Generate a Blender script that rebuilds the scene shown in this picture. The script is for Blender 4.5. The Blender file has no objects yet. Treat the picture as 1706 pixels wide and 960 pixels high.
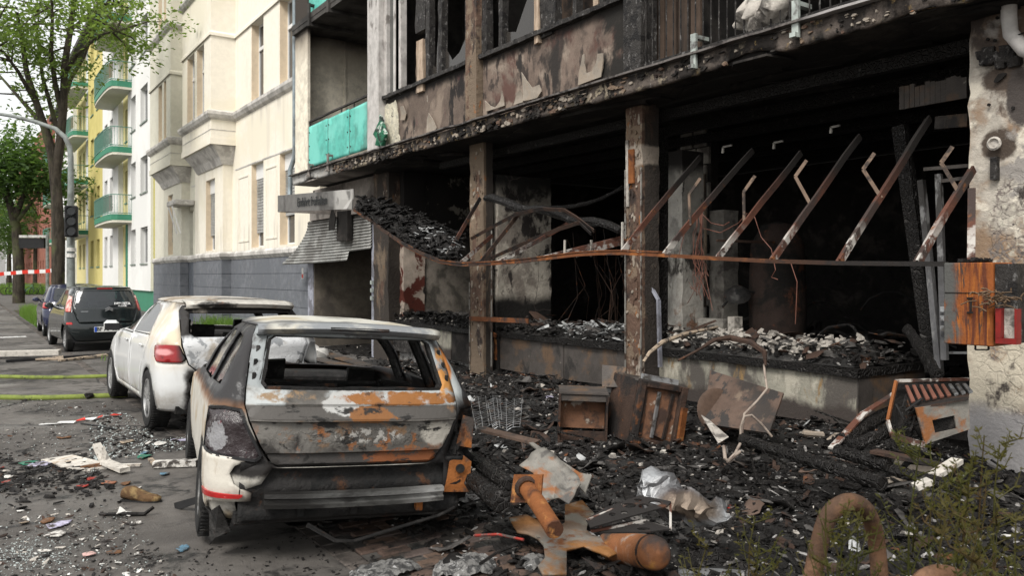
import bpy, math, random, numpy as np
from mathutils import Vector, Matrix, noise as mn
from mathutils.geometry import delaunay_2d_cdt
from math import sin, cos, pi, atan, radians, sqrt
R = random.Random(7)
SC = bpy.context.scene
# ---------------------------------------------------------------- camera
F_PX, CAM_H, CXP, HORIZ = 1330.0, 1.7, 853.0, 460.0
TH = atan(918 / F_PX); S_, C_ = sin(TH), cos(TH)
cd = bpy.data.cameras.new('camera'); cam = bpy.data.objects.new('camera', cd)
SC.collection.objects.link(cam); SC.camera = cam
cam.location = (0, 0, CAM_H); cam.rotation_euler = (radians(90), 0, -TH)
cd.sensor_width = 36; cd.lens = F_PX / 1706 * 36; cd.shift_y = -20 / 1706
cd.clip_start = .05; cd.clip_end = 900
cd.dof.use_dof = True; cd.dof.focus_distance = 6.5; cd.dof.aperture_fstop = 5.0
# ---------------------------------------------------------------- sky and sun (bright overcast day)
SUN_EL, SUN_AZ = radians(48), radians(-120)       # azimuth measured from +Y towards +X
W = bpy.data.worlds.new('World'); SC.world = W; W.use_nodes = True
nt = W.node_tree; nt.nodes.clear()
out = nt.nodes.new('ShaderNodeOutputWorld'); bg = nt.nodes.new('ShaderNodeBackground')
sky = nt.nodes.new('ShaderNodeTexSky'); sky.sky_type = 'NISHITA'; sky.sun_disc = False
sky.sun_elevation = SUN_EL; sky.sun_rotation = SUN_AZ; sky.air_density = 1.2; sky.dust_density = 3
bg.inputs[1].default_value = .12
bg2 = nt.nodes.new('ShaderNodeBackground'); bg2.inputs[1].default_value = .82
tc = nt.nodes.new('ShaderNodeTexCoord'); nz = nt.nodes.new('ShaderNodeTexNoise')
nz.inputs['Scale'].default_value = 2.2; nz.inputs['Detail'].default_value = 6
rp = nt.nodes.new('ShaderNodeValToRGB')
rp.color_ramp.elements[0].position = .35; rp.color_ramp.elements[0].color = (.88, .88, .87, 1)
rp.color_ramp.elements[1].position = .65; rp.color_ramp.elements[1].color = (1.0, .985, .95, 1)
ms = nt.nodes.new('ShaderNodeMixShader'); ms.inputs[0].default_value = .85
nt.links.new(tc.outputs['Generated'], nz.inputs[0]); nt.links.new(nz.outputs[0], rp.inputs[0])
nt.links.new(rp.outputs[0], bg2.inputs[0]); nt.links.new(sky.outputs[0], bg.inputs[0])
nt.links.new(bg.outputs[0], ms.inputs[1]); nt.links.new(bg2.outputs[0], ms.inputs[2]); nt.links.new(ms.outputs[0], out.inputs[0])
sd = bpy.data.lights.new('sun', 'SUN'); so = bpy.data.objects.new('sun', sd); SC.collection.objects.link(so)
sd.energy = 2.1; sd.angle = radians(22); sd.color = (1, .965, .91)
sdir = Vector((sin(SUN_AZ) * cos(SUN_EL), cos(SUN_AZ) * cos(SUN_EL), sin(SUN_EL)))
so.rotation_euler = sdir.to_track_quat('Z', 'Y').to_euler()
vs = SC.view_settings; vs.view_transform = 'Standard'; vs.look = 'None'; vs.exposure = 0.75; vs.gamma = 1
SC.cycles.max_bounces = 6; SC.cycles.diffuse_bounces = 3
# ---------------------------------------------------------------- measuring helpers (street frame: +Y along the street, +X towards the houses)
def YX(px, X):
    r = (px - CXP) / F_PX; return X * (C_ - r * S_) / (S_ + r * C_)
def XY(px, Y):
    r = (px - CXP) / F_PX; return Y * (S_ + r * C_) / (C_ - r * S_)
def ZX(px, py, X):
    Y = YX(px, X); return CAM_H - (py - HORIZ) / F_PX * (X * S_ + Y * C_)
def PX(px, py, X): return Vector((X, YX(px, X), ZX(px, py, X)))          # pixel on a plane parallel to the facades
def G(px, py, z=0.0):
    d = (CAM_H - z) * F_PX / (py - HORIZ); l = (px - CXP) / F_PX * d
    return Vector((l * C_ + d * S_, -l * S_ + d * C_, z))
def D(px, py, d):                                                      # pixel at distance d along the view
    l = (px - CXP) / F_PX * d
    return Vector((l * C_ + d * S_, -l * S_ + d * C_, CAM_H - (py - HORIZ) / F_PX * d))
# ---------------------------------------------------------------- mesh helpers
def lerp(a, b, t): return a + (b - a) * t
def interp(x, xs, ys):
    return float(np.interp(x, xs, ys))
class MB:
    def __init__(s): s.v = []; s.f = []
    def add(s, vs, fs):
        n = len(s.v); s.v += [Vector(v) for v in vs]; s.f += [tuple(i + n for i in f) for f in fs]; return s
    def box(s, a, b, M=None, bev=0):
        x0, y0, z0 = a; x1, y1, z1 = b
        if bev > 0:
            e = bev; vs = []
            for x, sx in ((x0, 1), (x1, -1)):
                for y, sy in ((y0, 1), (y1, -1)):
                    for z, sz in ((z0, 1), (z1, -1)):
                        vs += [(x, y + sy * e, z + sz * e), (x + sx * e, y, z + sz * e), (x + sx * e, y + sy * e, z)]
            def I(i, j, k, a): return ((i * 2 + j) * 2 + k) * 3 + a
            fs = []
            for i in (0, 1): fs.append([I(i, 0, 0, 0), I(i, 1, 0, 0), I(i, 1, 1, 0), I(i, 0, 1, 0)][::(-1 if i == 0 else 1)])
            for j in (0, 1): fs.append([I(0, j, 0, 1), I(1, j, 0, 1), I(1, j, 1, 1), I(0, j, 1, 1)][::(1 if j == 0 else -1)])
            for k in (0, 1): fs.append([I(0, 0, k, 2), I(1, 0, k, 2), I(1, 1, k, 2), I(0, 1, k, 2)][::(-1 if k == 0 else 1)])
            for j in (0, 1):
                for k in (0, 1): fs.append([I(0, j, k, 1), I(0, j, k, 2), I(1, j, k, 2), I(1, j, k, 1)][::(1 if j == k else -1)])
            for i in (0, 1):
                for k in (0, 1): fs.append([I(i, 0, k, 0), I(i, 0, k, 2), I(i, 1, k, 2), I(i, 1, k, 0)][::(-1 if i == k else 1)])
            for i in (0, 1):
                for j in (0, 1): fs.append([I(i, j, 0, 0), I(i, j, 0, 1), I(i, j, 1, 1), I(i, j, 1, 0)][::(1 if i == j else -1)])
            for i in (0, 1):
                for j in (0, 1):
                    for k in (0, 1): fs.append([I(i, j, k, 0), I(i, j, k, 1), I(i, j, k, 2)][::(1 if (i + j + k) % 2 == 0 else -1)])
        else:
            vs = [(x0, y0, z0), (x1, y0, z0), (x1, y1, z0), (x0, y1, z0), (x0, y0, z1), (x1, y0, z1), (x1, y1, z1), (x0, y1, z1)]
            fs = [(0, 3, 2, 1), (4, 5, 6, 7), (0, 1, 5, 4), (1, 2, 6, 5), (2, 3, 7, 6), (3, 0, 4, 7)]
        if M is not None: vs = [M @ Vector(v) for v in vs]
        return s.add(vs, fs)
    def tube(s, pts, r, n=8, cap=True):
        pts = [Vector(p) for p in pts]; rs = r if isinstance(r, (list, tuple)) else [r] * len(pts)
        base = len(s.v); up = Vector((0, 0, 1)); prev = None; fs = []
        for i, p in enumerate(pts):
            t = (pts[min(i + 1, len(pts) - 1)] - pts[max(i - 1, 0)]).normalized()
            if prev is None:
                a = t.cross(up)
                if a.length < .05: a = t.cross(Vector((1, 0, 0)))
                a.normalize()
            else: a = (prev - t * prev.dot(t)).normalized()
            prev = a; b = t.cross(a)
            for k in range(n):
                an = 2 * pi * k / n; s.v.append(p + (a * cos(an) + b * sin(an)) * rs[i])
        for i in range(len(pts) - 1):
            for k in range(n):
                k2 = (k + 1) % n; q = base + i * n
                s.f.append((q + k, q + k2, q + n + k2, q + n + k))
        if cap:
            s.f.append(tuple(base + k for k in range(n))[::-1]); q = base + (len(pts) - 1) * n
            s.f.append(tuple(q + k for k in range(n)))
        return s
    def beam(s, p, q, w, h, up=(0, 0, 1), w2=None, h2=None):
        p, q = Vector(p), Vector(q); t = (q - p).normalized(); u = Vector(up)
        a = t.cross(u)
        if a.length < .01: a = t.cross(Vector((1, 0, 0)))
        a.normalize(); b = a.cross(t)
        w2 = w if w2 is None else w2; h2 = h if h2 is None else h2
        vs = [c + a * (sx * ww / 2) + b * (sz * hh / 2) for c, ww, hh in ((p, w, h), (q, w2, h2)) for sx, sz in ((-1, -1), (1, -1), (1, 1), (-1, 1))]
        return s.add(vs, [(0, 1, 2, 3), (7, 6, 5, 4), (0, 4, 5, 1), (1, 5, 6, 2), (2, 6, 7, 3), (3, 7, 4, 0)])
    def poly(s, pts2, fn, t0, t1):
        """extrude polygon pts2 between fn(p,t0) and fn(p,t1)"""
        n = len(pts2); vs = [fn(p[0], p[1], t0) for p in pts2] + [fn(p[0], p[1], t1) for p in pts2]
        fs = [tuple(range(n))[::-1], tuple(range(n, 2 * n))] + [(i, (i + 1) % n, n + (i + 1) % n, n + i) for i in range(n)]
        return s.add(vs, fs)
    def lathe(s, prof, M=None, n=20, cap=False):
        """prof: (r, z) pairs turned about z"""
        base = len(s.v); vs = []
        for r, z in prof:
            for k in range(n): vs.append(Vector((r * cos(2 * pi * k / n), r * sin(2 * pi * k / n), z)))
        if M is not None: vs = [M @ v for v in vs]
        s.v += vs
        for i in range(len(prof) - 1):
            for k in range(n):
                k2 = (k + 1) % n; s.f.append((base + i * n + k, base + i * n + k2, base + (i + 1) * n + k2, base + (i + 1) * n + k))
        if cap:
            s.f.append(tuple(base + k for k in range(n))[::-1]); q = base + (len(prof) - 1) * n; s.f.append(tuple(q + k for k in range(n)))
        return s
    def wob(s, amp, sc=3.0, seed=0.0):
        for v in s.v:
            o = Vector((seed, seed * 1.7, -seed)); p = v * sc + o
            v += Vector((mn.noise(p), mn.noise(p + Vector((31, 7, 2))), mn.noise(p + Vector((3, 47, 9))))) * amp
        return s
    def build(s, name, m, parent=None, smooth=None, solid=0, M=None, bevel=0, local=False):
        me = bpy.data.meshes.new(name); vs = s.v
        if M is not None: vs = [M @ v for v in vs]
        if parent is not None and not local:
            Mi = MW[parent.name]; vs = [Mi @ v for v in vs]
        me.from_pydata([tuple(v) for v in vs], [], s.f); me.validate(); me.update()
        o = bpy.data.objects.new(name, me); SC.collection.objects.link(o)
        if m is not None: me.materials.append(m)
        if smooth is not None:
            me.polygons.foreach_set('use_smooth', [True] * len(me.polygons))
            if smooth < 180: me.set_sharp_from_angle(angle=radians(smooth))
        if parent is not None: o.parent = parent; MW[o.name] = MW[parent.name]
        else: MW[o.name] = Matrix.Identity(4)
        if solid:
            md = o.modifiers.new('thickness', 'SOLIDIFY'); md.thickness = abs(solid); md.offset = -1 if solid > 0 else 1
        if bevel:
            md = o.modifiers.new('bevel', 'BEVEL'); md.width = bevel; md.segments = 2; md.limit_method = 'ANGLE'
        return o
MW = {}
def tag(o, label=None, cat=None, group=None, kind=None):
    if label: o['label'] = label
    if cat: o['category'] = cat
    if group: o['group'] = group
    if kind: o['kind'] = kind
    return o
def E(name, loc, label=None, cat=None, group=None, M=None):
    o = bpy.data.objects.new(name, None); SC.collection.objects.link(o); o.empty_display_size = .2
    MM = Matrix.Translation(Vector(loc)) @ (M if M is not None else Matrix.Identity(4))
    o.matrix_world = MM; MW[o.name] = MM.inverted(); return tag(o, label, cat, group)
def inpoly(x, y, P):
    c = False; n = len(P); j = n - 1
    for i in range(n):
        xi, yi = P[i]; xj, yj = P[j]
        if (yi > y) != (yj > y) and x < (xj - xi) * (y - yi) / (yj - yi) + xi: c = not c
        j = i
    return c
def dense(P, step):
    o = []
    for i, p in enumerate(P):
        q = P[(i + 1) % len(P)]; d = math.hypot(q[0] - p[0], q[1] - p[1]); n = max(1, int(d / step + .5))
        for k in range(n): o.append((lerp(p[0], q[0], k / n), lerp(p[1], q[1], k / n)))
    return o
def tri2d(outline, holes=(), step=.05, grid=True, lines=()):
    loops = [dense(outline, step)] + [dense(h, step) for h in holes]
    vs, es = [], []
    for L in loops:
        n = len(vs); vs += L; es += [(n + i, n + (i + 1) % len(L)) for i in range(len(L))]
    for L in lines:
        n = len(vs); q = []
        for a, b in zip(L[:-1], L[1:]):
            k = max(1, int(math.hypot(b[0] - a[0], b[1] - a[1]) / step)); q += [(lerp(a[0], b[0], i / k), lerp(a[1], b[1], i / k)) for i in range(k)]
        q.append(L[-1]); q = [p for p in q if inpoly(p[0], p[1], outline) and not any(inpoly(p[0], p[1], h) for h in holes)]
        n = len(vs); vs += q; es += [(n + i, n + i + 1) for i in range(len(q) - 1) if math.hypot(q[i + 1][0] - q[i][0], q[i + 1][1] - q[i][1]) < step * 1.3]
    if grid:
        xs = [p[0] for p in outline]; ys = [p[1] for p in outline]
        x0, x1, y0, y1 = min(xs), max(xs), min(ys), max(ys)
        allp = np.array(vs)
        nx, ny = int((x1 - x0) / step), int((y1 - y0) / step)
        for i in range(1, nx + 1):
            for j in range(1, ny + 1):
                x = x0 + (i - .5 + .5 * (j % 2) * .6) * (x1 - x0) / nx; y = y0 + (j - .5) * (y1 - y0) / max(ny, 1)
                if inpoly(x, y, loops[0]) and not any(inpoly(x, y, h) for h in loops[1:]):
                    if ((allp[:, 0] - x) ** 2 + (allp[:, 1] - y) ** 2).min() > (step * .45) ** 2: vs.append((x, y))
    r = delaunay_2d_cdt([Vector(v) for v in vs], es, [], 0, 1e-5)
    V = [tuple(v) for v in r[0]]; Fc = []
    for f in r[2]:
        cx = sum(V[i][0] for i in f) / len(f); cy = sum(V[i][1] for i in f) / len(f)
        if inpoly(cx, cy, loops[0]) and not any(inpoly(cx, cy, h) for h in loops[1:]): Fc.append(tuple(f))
    return V, Fc
def sheet(outline, fn, holes=(), step=.05, grid=True, mb=None, lines=()):
    V, Fc = tri2d(outline, holes, step, grid, lines); mb = mb or MB()
    return mb.add([fn(x, y) for x, y in V], Fc)
def rnd_poly(cx, cy, rx, ry, n, jit=.3, rr=R):
    a0 = rr.random() * 6; return [(cx + rx * (1 + rr.uniform(-jit, jit)) * cos(a0 + 2 * pi * k / n), cy + ry * (1 + rr.uniform(-jit, jit)) * sin(a0 + 2 * pi * k / n)) for k in range(n)]
def rrect(x0, y0, x1, y1, r, n=4):
    P = []
    for cx, cy, a in ((x1 - r, y1 - r, 0), (x0 + r, y1 - r, 90), (x0 + r, y0 + r, 180), (x1 - r, y0 + r, 270)):
        for k in range(n + 1): an = radians(a + 90 * k / n); P.append((cx + r * cos(an), cy + r * sin(an)))
    return P
def rough_edge(P, step, amp, seed=0):
    Q = dense(P, step); return [(x + amp * mn.noise(Vector((x * 7, y * 7, seed))) * 2, y + amp * mn.noise(Vector((x * 7, y * 7, seed + 9))) * 2) for x, y in Q]
# ---------------------------------------------------------------- materials
def lin(h):
    h = h.lstrip('#'); c = [int(h[i:i + 2], 16) / 255 for i in (0, 2, 4)]
    return tuple((x / 12.92 if x <= .04045 else ((x + .055) / 1.055) ** 2.4) for x in c)
class NT:
    def __init__(s, name, coord='P'):
        s.m = bpy.data.materials.new(name); s.m.use_nodes = True; s.t = s.m.node_tree; s.t.nodes.clear()
        s.o = s.t.nodes.new('ShaderNodeOutputMaterial'); s.b = s.t.nodes.new('ShaderNodeBsdfPrincipled')
        s.t.links.new(s.b.outputs[0], s.o.inputs[0])
        if coord == 'P': s.c = s.t.nodes.new('ShaderNodeNewGeometry').outputs['Position']
        else: s.c = s.t.nodes.new('ShaderNodeTexCoord').outputs['Object']
    def L(s, a, b): s.t.links.new(a, b)
    def N(s, k): return s.t.nodes.new('ShaderNode' + k)
    def vec(s, st=(1, 1, 1), off=(0, 0, 0)):
        if tuple(st) == (1, 1, 1) and tuple(off) == (0, 0, 0): return s.c
        n = s.N('Mapping'); n.inputs['Scale'].default_value = st; n.inputs['Location'].default_value = off; s.L(s.c, n.inputs[0]); return n.outputs[0]
    def math(s, op, a, b=0.0, c=None, clamp=False):
        n = s.N('Math'); n.operation = op; n.use_clamp = clamp
        for i, v in enumerate((a, b, c)):
            if v is None: continue
            if isinstance(v, (int, float)): n.inputs[i].default_value = v
            else: s.L(v, n.inputs[i])
        return n.outputs[0]
    def mr(s, v, lo, hi, a=0.0, b=1.0, smooth=True):
        n = s.N('MapRange'); n.interpolation_type = 'SMOOTHSTEP' if smooth else 'LINEAR'
        s.L(v, n.inputs[0]); n.inputs[1].default_value = lo; n.inputs[2].default_value = hi; n.inputs[3].default_value = a; n.inputs[4].default_value = b
        return n.outputs[0]
    def noise(s, sc, det=5, rough=.6, st=(1, 1, 1), seed=0, dist=0):
        n = s.N('TexNoise'); n.inputs['Scale'].default_value = sc; n.inputs['Detail'].default_value = det
        n.inputs['Roughness'].default_value = rough; n.inputs['Distortion'].default_value = dist
        s.L(s.vec(st, (seed * 3.1, seed * 5.7, seed * 1.3)), n.inputs[0]); return n.outputs[0]
    def vor(s, sc, feat='F1', st=(1, 1, 1), seed=0, out='Distance'):
        n = s.N('TexVoronoi'); n.feature = feat; n.inputs['Scale'].default_value = sc
        s.L(s.vec(st, (seed * 3.1, seed * 5.7, seed * 1.3)), n.inputs[0]); return n.outputs[out]
    def mask(s, k):
        if not isinstance(k, tuple): return k
        if k[0] == 'n':                       # ('n', scale, lo, hi, stretch, seed, dist)
            return s.mr(s.noise(k[1], 6, .62, k[4] if len(k) > 4 else (1, 1, 1), k[5] if len(k) > 5 else 0, k[6] if len(k) > 6 else .3), k[2], k[3])
        if k[0] == 'v': return s.mr(s.vor(k[1], 'F1', k[4] if len(k) > 4 else (1, 1, 1), k[5] if len(k) > 5 else 0), k[2], k[3])
        if k[0] == 'vw':                      # warped crackle: ('vw', scale, lo, hi, warp, seed)
            nn = s.N('TexNoise'); nn.inputs['Scale'].default_value = k[1] * .6; nn.inputs['Detail'].default_value = 5; s.L(s.vec((1, 1, 1), (k[5], k[5], k[5])), nn.inputs[0])
            a = s.N('VectorMath'); a.operation = 'MULTIPLY_ADD'; s.L(nn.outputs['Color'], a.inputs[0]); a.inputs[1].default_value = (k[4],) * 3; s.L(s.c, a.inputs[2])
            v = s.N('TexVoronoi'); v.feature = 'DISTANCE_TO_EDGE'; v.inputs['Scale'].default_value = k[1]; s.L(a.outputs[0], v.inputs[0]); return s.mr(v.outputs['Distance'], k[2], k[3])
        if k[0] == 've': return s.mr(s.vor(k[1], 'DISTANCE_TO_EDGE', k[4] if len(k) > 4 else (1, 1, 1), k[5] if len(k) > 5 else 0), k[2], k[3])
        if k[0] == 'ax':                      # ('ax', axis, lo, hi, noise amp, noise scale): a ragged boundary along one axis
            sp = s.N('SeparateXYZ'); s.L(s.c, sp.inputs[0]); v = sp.outputs[k[1]]
            if len(k) > 4 and k[4]:
                nn = s.noise(k[5] if len(k) > 5 else 3, 5, .6, (1, 1, 1), 4); v = s.math('ADD', v, s.math('MULTIPLY', s.math('SUBTRACT', nn, .5), k[4] * 2))
            return s.mr(v, k[2], k[3])
        if k[0] == '*':
            r = s.mask(k[1])
            for q in k[2:]: r = s.math('MULTIPLY', r, s.mask(q))
            return r
        if k[0] == 'max': return s.math('MAXIMUM', s.mask(k[1]), s.mask(k[2]))
        if k[0] == 'inv': return s.math('SUBTRACT', 1.0, s.mask(k[1]))
        if k[0] == 'k': return s.math('MULTIPLY', s.mask(k[2]), k[1])
        if k[0] == 'blob':                    # ('blob', centre, radii, softness, noise)
            n = s.N('Mapping'); n.vector_type = 'POINT'
            n.inputs['Scale'].default_value = [1 / q for q in k[2]]; n.inputs['Location'].default_value = [-c / q for c, q in zip(k[1], k[2])]
            s.L(s.c, n.inputs[0]); ln = s.N('VectorMath'); ln.operation = 'LENGTH'; s.L(n.outputs[0], ln.inputs[0]); v = ln.outputs['Value']
            nn = s.noise(k[5] if len(k) > 5 else 7, 9, .72, (1, 1, 1), 2); v = s.math('ADD', v, s.math('MULTIPLY', s.math('SUBTRACT', nn, .5), k[4] * 2))
            return s.mr(v, 1 - k[3], 1 + k[3], 1.0, 0.0)
    def mixc(s, a, b, f):
        n = s.N('Mix'); n.data_type = 'RGBA'; n.clamp_factor = True
        for i, v in ((6, a), (7, b)):
            if isinstance(v, tuple): n.inputs[i].default_value = (*v[:3], 1)
            else: s.L(v, n.inputs[i])
        if isinstance(f, (int, float)): n.inputs[0].default_value = f
        else: s.L(f, n.inputs[0])
        return n.outputs[2]
def mat(name, base, layers=(), rough=.8, rl=(), metal=0.0, ml=(), bump=.0, bs=40, bdet=6, var=.12, vs=6, coord='P', spec=.22, bl=(), bst=(1, 1, 1), coat=0):
    """base colour, layers of (colour, mask); rl/ml change roughness/metal by mask; fine noise relief"""
    t = NT(name, coord); c = base
    if var:
        nn = t.noise(vs, 8, .7, seed=11); d = tuple(x * (1 - var * 2) for x in base); l = tuple(min(1, x * (1 + var * 1.4)) for x in base)
        c = t.mixc(d, l, t.mr(nn, .3, .7))
    cache = {}
    def MK(k):
        if k not in cache: cache[k] = t.mask(k)
        return cache[k]
    for col, k in layers: c = t.mixc(c, col, MK(k))
    if isinstance(c, tuple): t.b.inputs['Base Color'].default_value = (*c, 1)
    else: t.L(c, t.b.inputs['Base Color'])
    r = rough
    for val, k in rl:
        m_ = MK(k); n = t.N('Mix'); n.inputs[3].default_value = val
        if isinstance(r, (int, float)): n.inputs[2].default_value = r
        else: t.L(r, n.inputs[2])
        t.L(m_, n.inputs[0]); r = n.outputs[0]
    if isinstance(r, (int, float)): t.b.inputs['Roughness'].default_value = r
    else: t.L(r, t.b.inputs['Roughness'])
    q = metal
    for val, k in ml:
        m_ = MK(k); n = t.N('Mix'); n.inputs[3].default_value = val
        if isinstance(q, (int, float)): n.inputs[2].default_value = q
        else: t.L(q, n.inputs[2])
        t.L(m_, n.inputs[0]); q = n.outputs[0]
    if isinstance(q, (int, float)): t.b.inputs['Metallic'].default_value = q
    else: t.L(q, t.b.inputs['Metallic'])
    t.b.inputs['Specular IOR Level'].default_value = spec
    if coat: t.b.inputs['Coat Weight'].default_value = coat; t.b.inputs['Coat Roughness'].default_value = .08
    if bump or bl:
        hgt = t.math('MULTIPLY', t.noise(bs, bdet, .65, bst, seed=5), bump) if bump else None
        for amt, k in bl:
            h2 = t.math('MULTIPLY', MK(k), amt); hgt = h2 if hgt is None else t.math('ADD', hgt, h2)
        bn = t.N('Bump'); bn.inputs['Strength'].default_value = 1; bn.inputs['Distance'].default_value = .02
        t.L(hgt, bn.inputs['Height']); t.L(bn.outputs[0], t.b.inputs['Normal'])
    return t.m
def glassm(name, col=(.02, .025, .03), rough=.05, alpha=.7):
    t = NT(name); t.b.inputs['Base Color'].default_value = (*col, 1); t.b.inputs['Roughness'].default_value = rough
    t.b.inputs['Specular IOR Level'].default_value = .6; t.b.inputs['Alpha'].default_value = alpha; return t.m
RUST, RUSTD, RUSTL = (.215, .078, .026), (.075, .032, .018), (.33, .15, .05)
CHAR, CHAR2, SOOT, ASH, BONE = (.011, .010, .0095), (.035, .032, .03), (.017, .0155, .0145), (.30, .29, .28), (.62, .57, .49)
M = {}
M['asphalt'] = mat('asphalt', (.115, .106, .097), [((.068, .062, .057), ('n', .5, .42, .62)), ((.13, .125, .12), ('n', 60, .62, .7)), ((.035, .033, .032), ('*', ('ve', .45, .012, .003, (1, .6, 1)), ('n', 1.2, .4, .5))), ((.14, .13, .12), ('n', .22, .52, .56, (1, 1, 1), 17)), ((.02, .019, .018), ('*', ('n', 1.4, .5, .6, (1, 1, 1), 3), ('n', 7, .4, .6)))],
    rough=.75, rl=((.38, ('n', .8, .5, .62, (1, 1, 1), 8)),), bump=.35, bs=90)
M['paving'] = mat('paving', (.12, .112, .105), [((.085, .08, .075), ('n', 9, .5, .6)), ((.07, .065, .06), ('n', 1, .45, .6))], rough=.85, bump=.4, bs=60)
M['setts'] = mat('setts', (.11, .095, .085), [((.05, .045, .04), ('n', 5, .45, .6)), ((.03, .028, .026), ('n', 1.3, .5, .65))], rough=.8, bump=.5, bs=50)
M['kerb'] = mat('kerb', (.12, .112, .105), [((.08, .075, .07), ('n', 3, .5, .65))], rough=.85, bump=.3)
M['line'] = mat('line', (.6, .6, .59), [((.2, .19, .18), ('n', 14, .52, .6))], rough=.6)
M['char'] = mat('char', CHAR, [((.032, .029, .027), ('n', 9, .50, .68)), ((.15, .145, .14), ('n', 22, .67, .74))], rough=.7, rl=((.36, ('n', 5, .5, .65, (1, 1, 1), 2)),), bump=1.2, bs=26)
M['charwood'] = mat('charwood', CHAR, [((.05, .047, .045), ('ve', 24, .09, .02)), ((.22, .21, .2), ('n', 30, .68, .76))], rough=.45, bump=.6, bs=40, bl=((1.3, ('ve', 24, .0, .14)),))
M['soot'] = mat('soot', SOOT, [((.045, .04, .036), ('n', 2.2, .5, .68)), ((.010, .009, .009), ('n', 5, .5, .7, (1, 1, 1), 4))], rough=.95, bump=.6, bs=14)
M['rust'] = mat('rust', RUST, [(RUSTD, ('n', 4, .5, .62)), (RUSTL, ('n', 11, .56, .68, (1, 1, 1), 3)), ((.04, .035, .033), ('n', 2.5, .58, .66, (1, 1, 1), 7))], rough=.85, bump=.5, bs=60)
M['rust_dark'] = mat('rust_dark', (.058, .036, .027), [((.022, .019, .018), ('n', 3.5, .46, .6)), ((.15, .06, .026), ('n', 6, .58, .68, (1, 1, 1), 3)), ((.25, .24, .23), ('n', 16, .68, .75))], rough=.85, bump=.6, bs=50)
M['ash'] = mat('ash', (.34, .33, .32), [((.1, .095, .09), ('n', 9, .46, .62))], rough=.95, bump=.8, bs=30)
M['plaster_chip'] = mat('plaster_chip', (.42, .39, .35), [((.12, .11, .1), ('n', 5, .48, .64)), ((.55, .52, .47), ('n', 9, .58, .7, (1, 1, 1), 4))], rough=.95, bump=.6, bs=30)
M['alu'] = mat('alu', (.42, .43, .44), [((.14, .13, .12), ('n', 6, .5, .62)), ((.5, .45, .38), ('n', 4, .6, .7, (1, 1, 1), 3))], rough=.42, metal=.7, bump=.3, bs=30)
M['white'] = mat('white', (.62, .61, .58), [((.2, .19, .18), ('n', 7, .58, .7))], rough=.6)
M['tyre'] = mat('tyre', (.018, .018, .018), [((.05, .048, .045), ('n', 8, .55, .7))], rough=.75, coord='O')
M['black_plastic'] = mat('black_plastic', (.02, .02, .021), rough=.45, coord='O')
# ================================================================ ground
def grid_sheet(x0, x1, y0, y1, z, step, amp=0, sc=1.0):
    nx, ny = max(1, int((x1 - x0) / step)), max(1, int((y1 - y0) / step)); vs = []; fs = []
    for j in range(ny + 1):
        for i in range(nx + 1):
            x, y = lerp(x0, x1, i / nx), lerp(y0, y1, j / ny)
            vs.append((x, y, z + (amp * mn.noise(Vector((x * sc, y * sc, 3))) if amp else 0)))
    for j in range(ny):
        for i in range(nx): a = j * (nx + 1) + i; fs.append((a, a + 1, a + nx + 2, a + nx + 1))
    return MB().add(vs, fs)
tag(grid_sheet(-420, 420, -60, 700, -.03, 60).build('ground', M['asphalt']), kind='structure')
tag(grid_sheet(-14, 1.85, -8, 160, 0, 2).build('road', M['asphalt']), kind='structure')
g = MB()
for k in range(300):
    y = -2 + k * .2 if k < 300 else 0
    g.box((1.852, y + .006, -.02), (1.995, y + .194, .004 + R.uniform(-.002, .002)), bev=.008)
tag(g.build('gutter', M['setts']), kind='stuff')
tag(grid_sheet(2.0, 3.75, -6, 160, -.004, 2).build('parking_lane', M['paving']), kind='structure')
tag(grid_sheet(3.75, 7.4, -6, 160, .0, 2).build('pavement', M['paving']), kind='structure')
pv = bpy.data.objects['parking_lane']
# clinker pavers that show behind the wrecked estate car
cols = [mat('paver_%d' % i, c, [((.03, .028, .026), ('n', 6, .5, .66, (1, 1, 1), i)), ((.02, .02, .019), ('n', 2, .5, .6, (1, 1, 1), i + 3))], rough=.7, bump=.5, bs=40) for i, c in enumerate([(.105, .072, .058), (.08, .062, .055), (.09, .08, .072), (.12, .082, .062)])]
pm = []
for c in cols:
    for q in range(2): pm.append(MB().box((-.098, -.048, -.04), (.098, .048, .0), bev=.009).wob(.006, 9, q * 4 + 1).build('x', c).data)
for o in [o for o in SC.collection.objects if o.name.startswith('x')]: bpy.data.objects.remove(o)
n = 0
for j in range(26):
    for i in range(9):
        x = 1.99 + .11 + i * .204 + (j % 2) * .102; y = 2.7 + j * .104
        if x > 3.72: continue
        o = bpy.data.objects.new('paver', pm[R.randrange(8)]); SC.collection.objects.link(o); o.parent = pv
        o.location = (x, y, .006 + R.uniform(-.004, .006)); o.rotation_euler = (R.uniform(-.02, .02), R.uniform(-.02, .02), R.uniform(-.03, .03)); n += 1
# edge stones between lane and pavement, mostly buried in debris
k = MB()
for i in range(60): k.box((3.75, 2 + i * 1.0, -.05), (3.87, 2.99 + i * 1.0, .035), bev=.01)
tag(k.build('kerb', M['kerb']), kind='structure')
# painted lines on the road far left
for a, b, w in ((-3.5, 1.5, 25.9), (-3, 1.6, 49)):
    tag(MB().add([(a, w, .004), (b, w, .004), (b, w + .45, .004), (a, w + .45, .004)], [(0, 1, 2, 3)]).build('lane_marking', M['line']), kind='structure')
# asphalt patch seam
# verge
M['soil'] = mat('soil', (.07, .055, .04), [((.04, .05, .02), ('n', 3, .45, .6))], rough=1, bump=1, bs=20)
tag(grid_sheet(2.1, 4.6, 30, 46, .02, .5, .04, 2).build('verge', M['soil']), kind='structure')
tag(grid_sheet(3.0, 9, 84, 130, .03, 2, .04, 2).build('verge', M['soil']), kind='structure')
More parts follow.
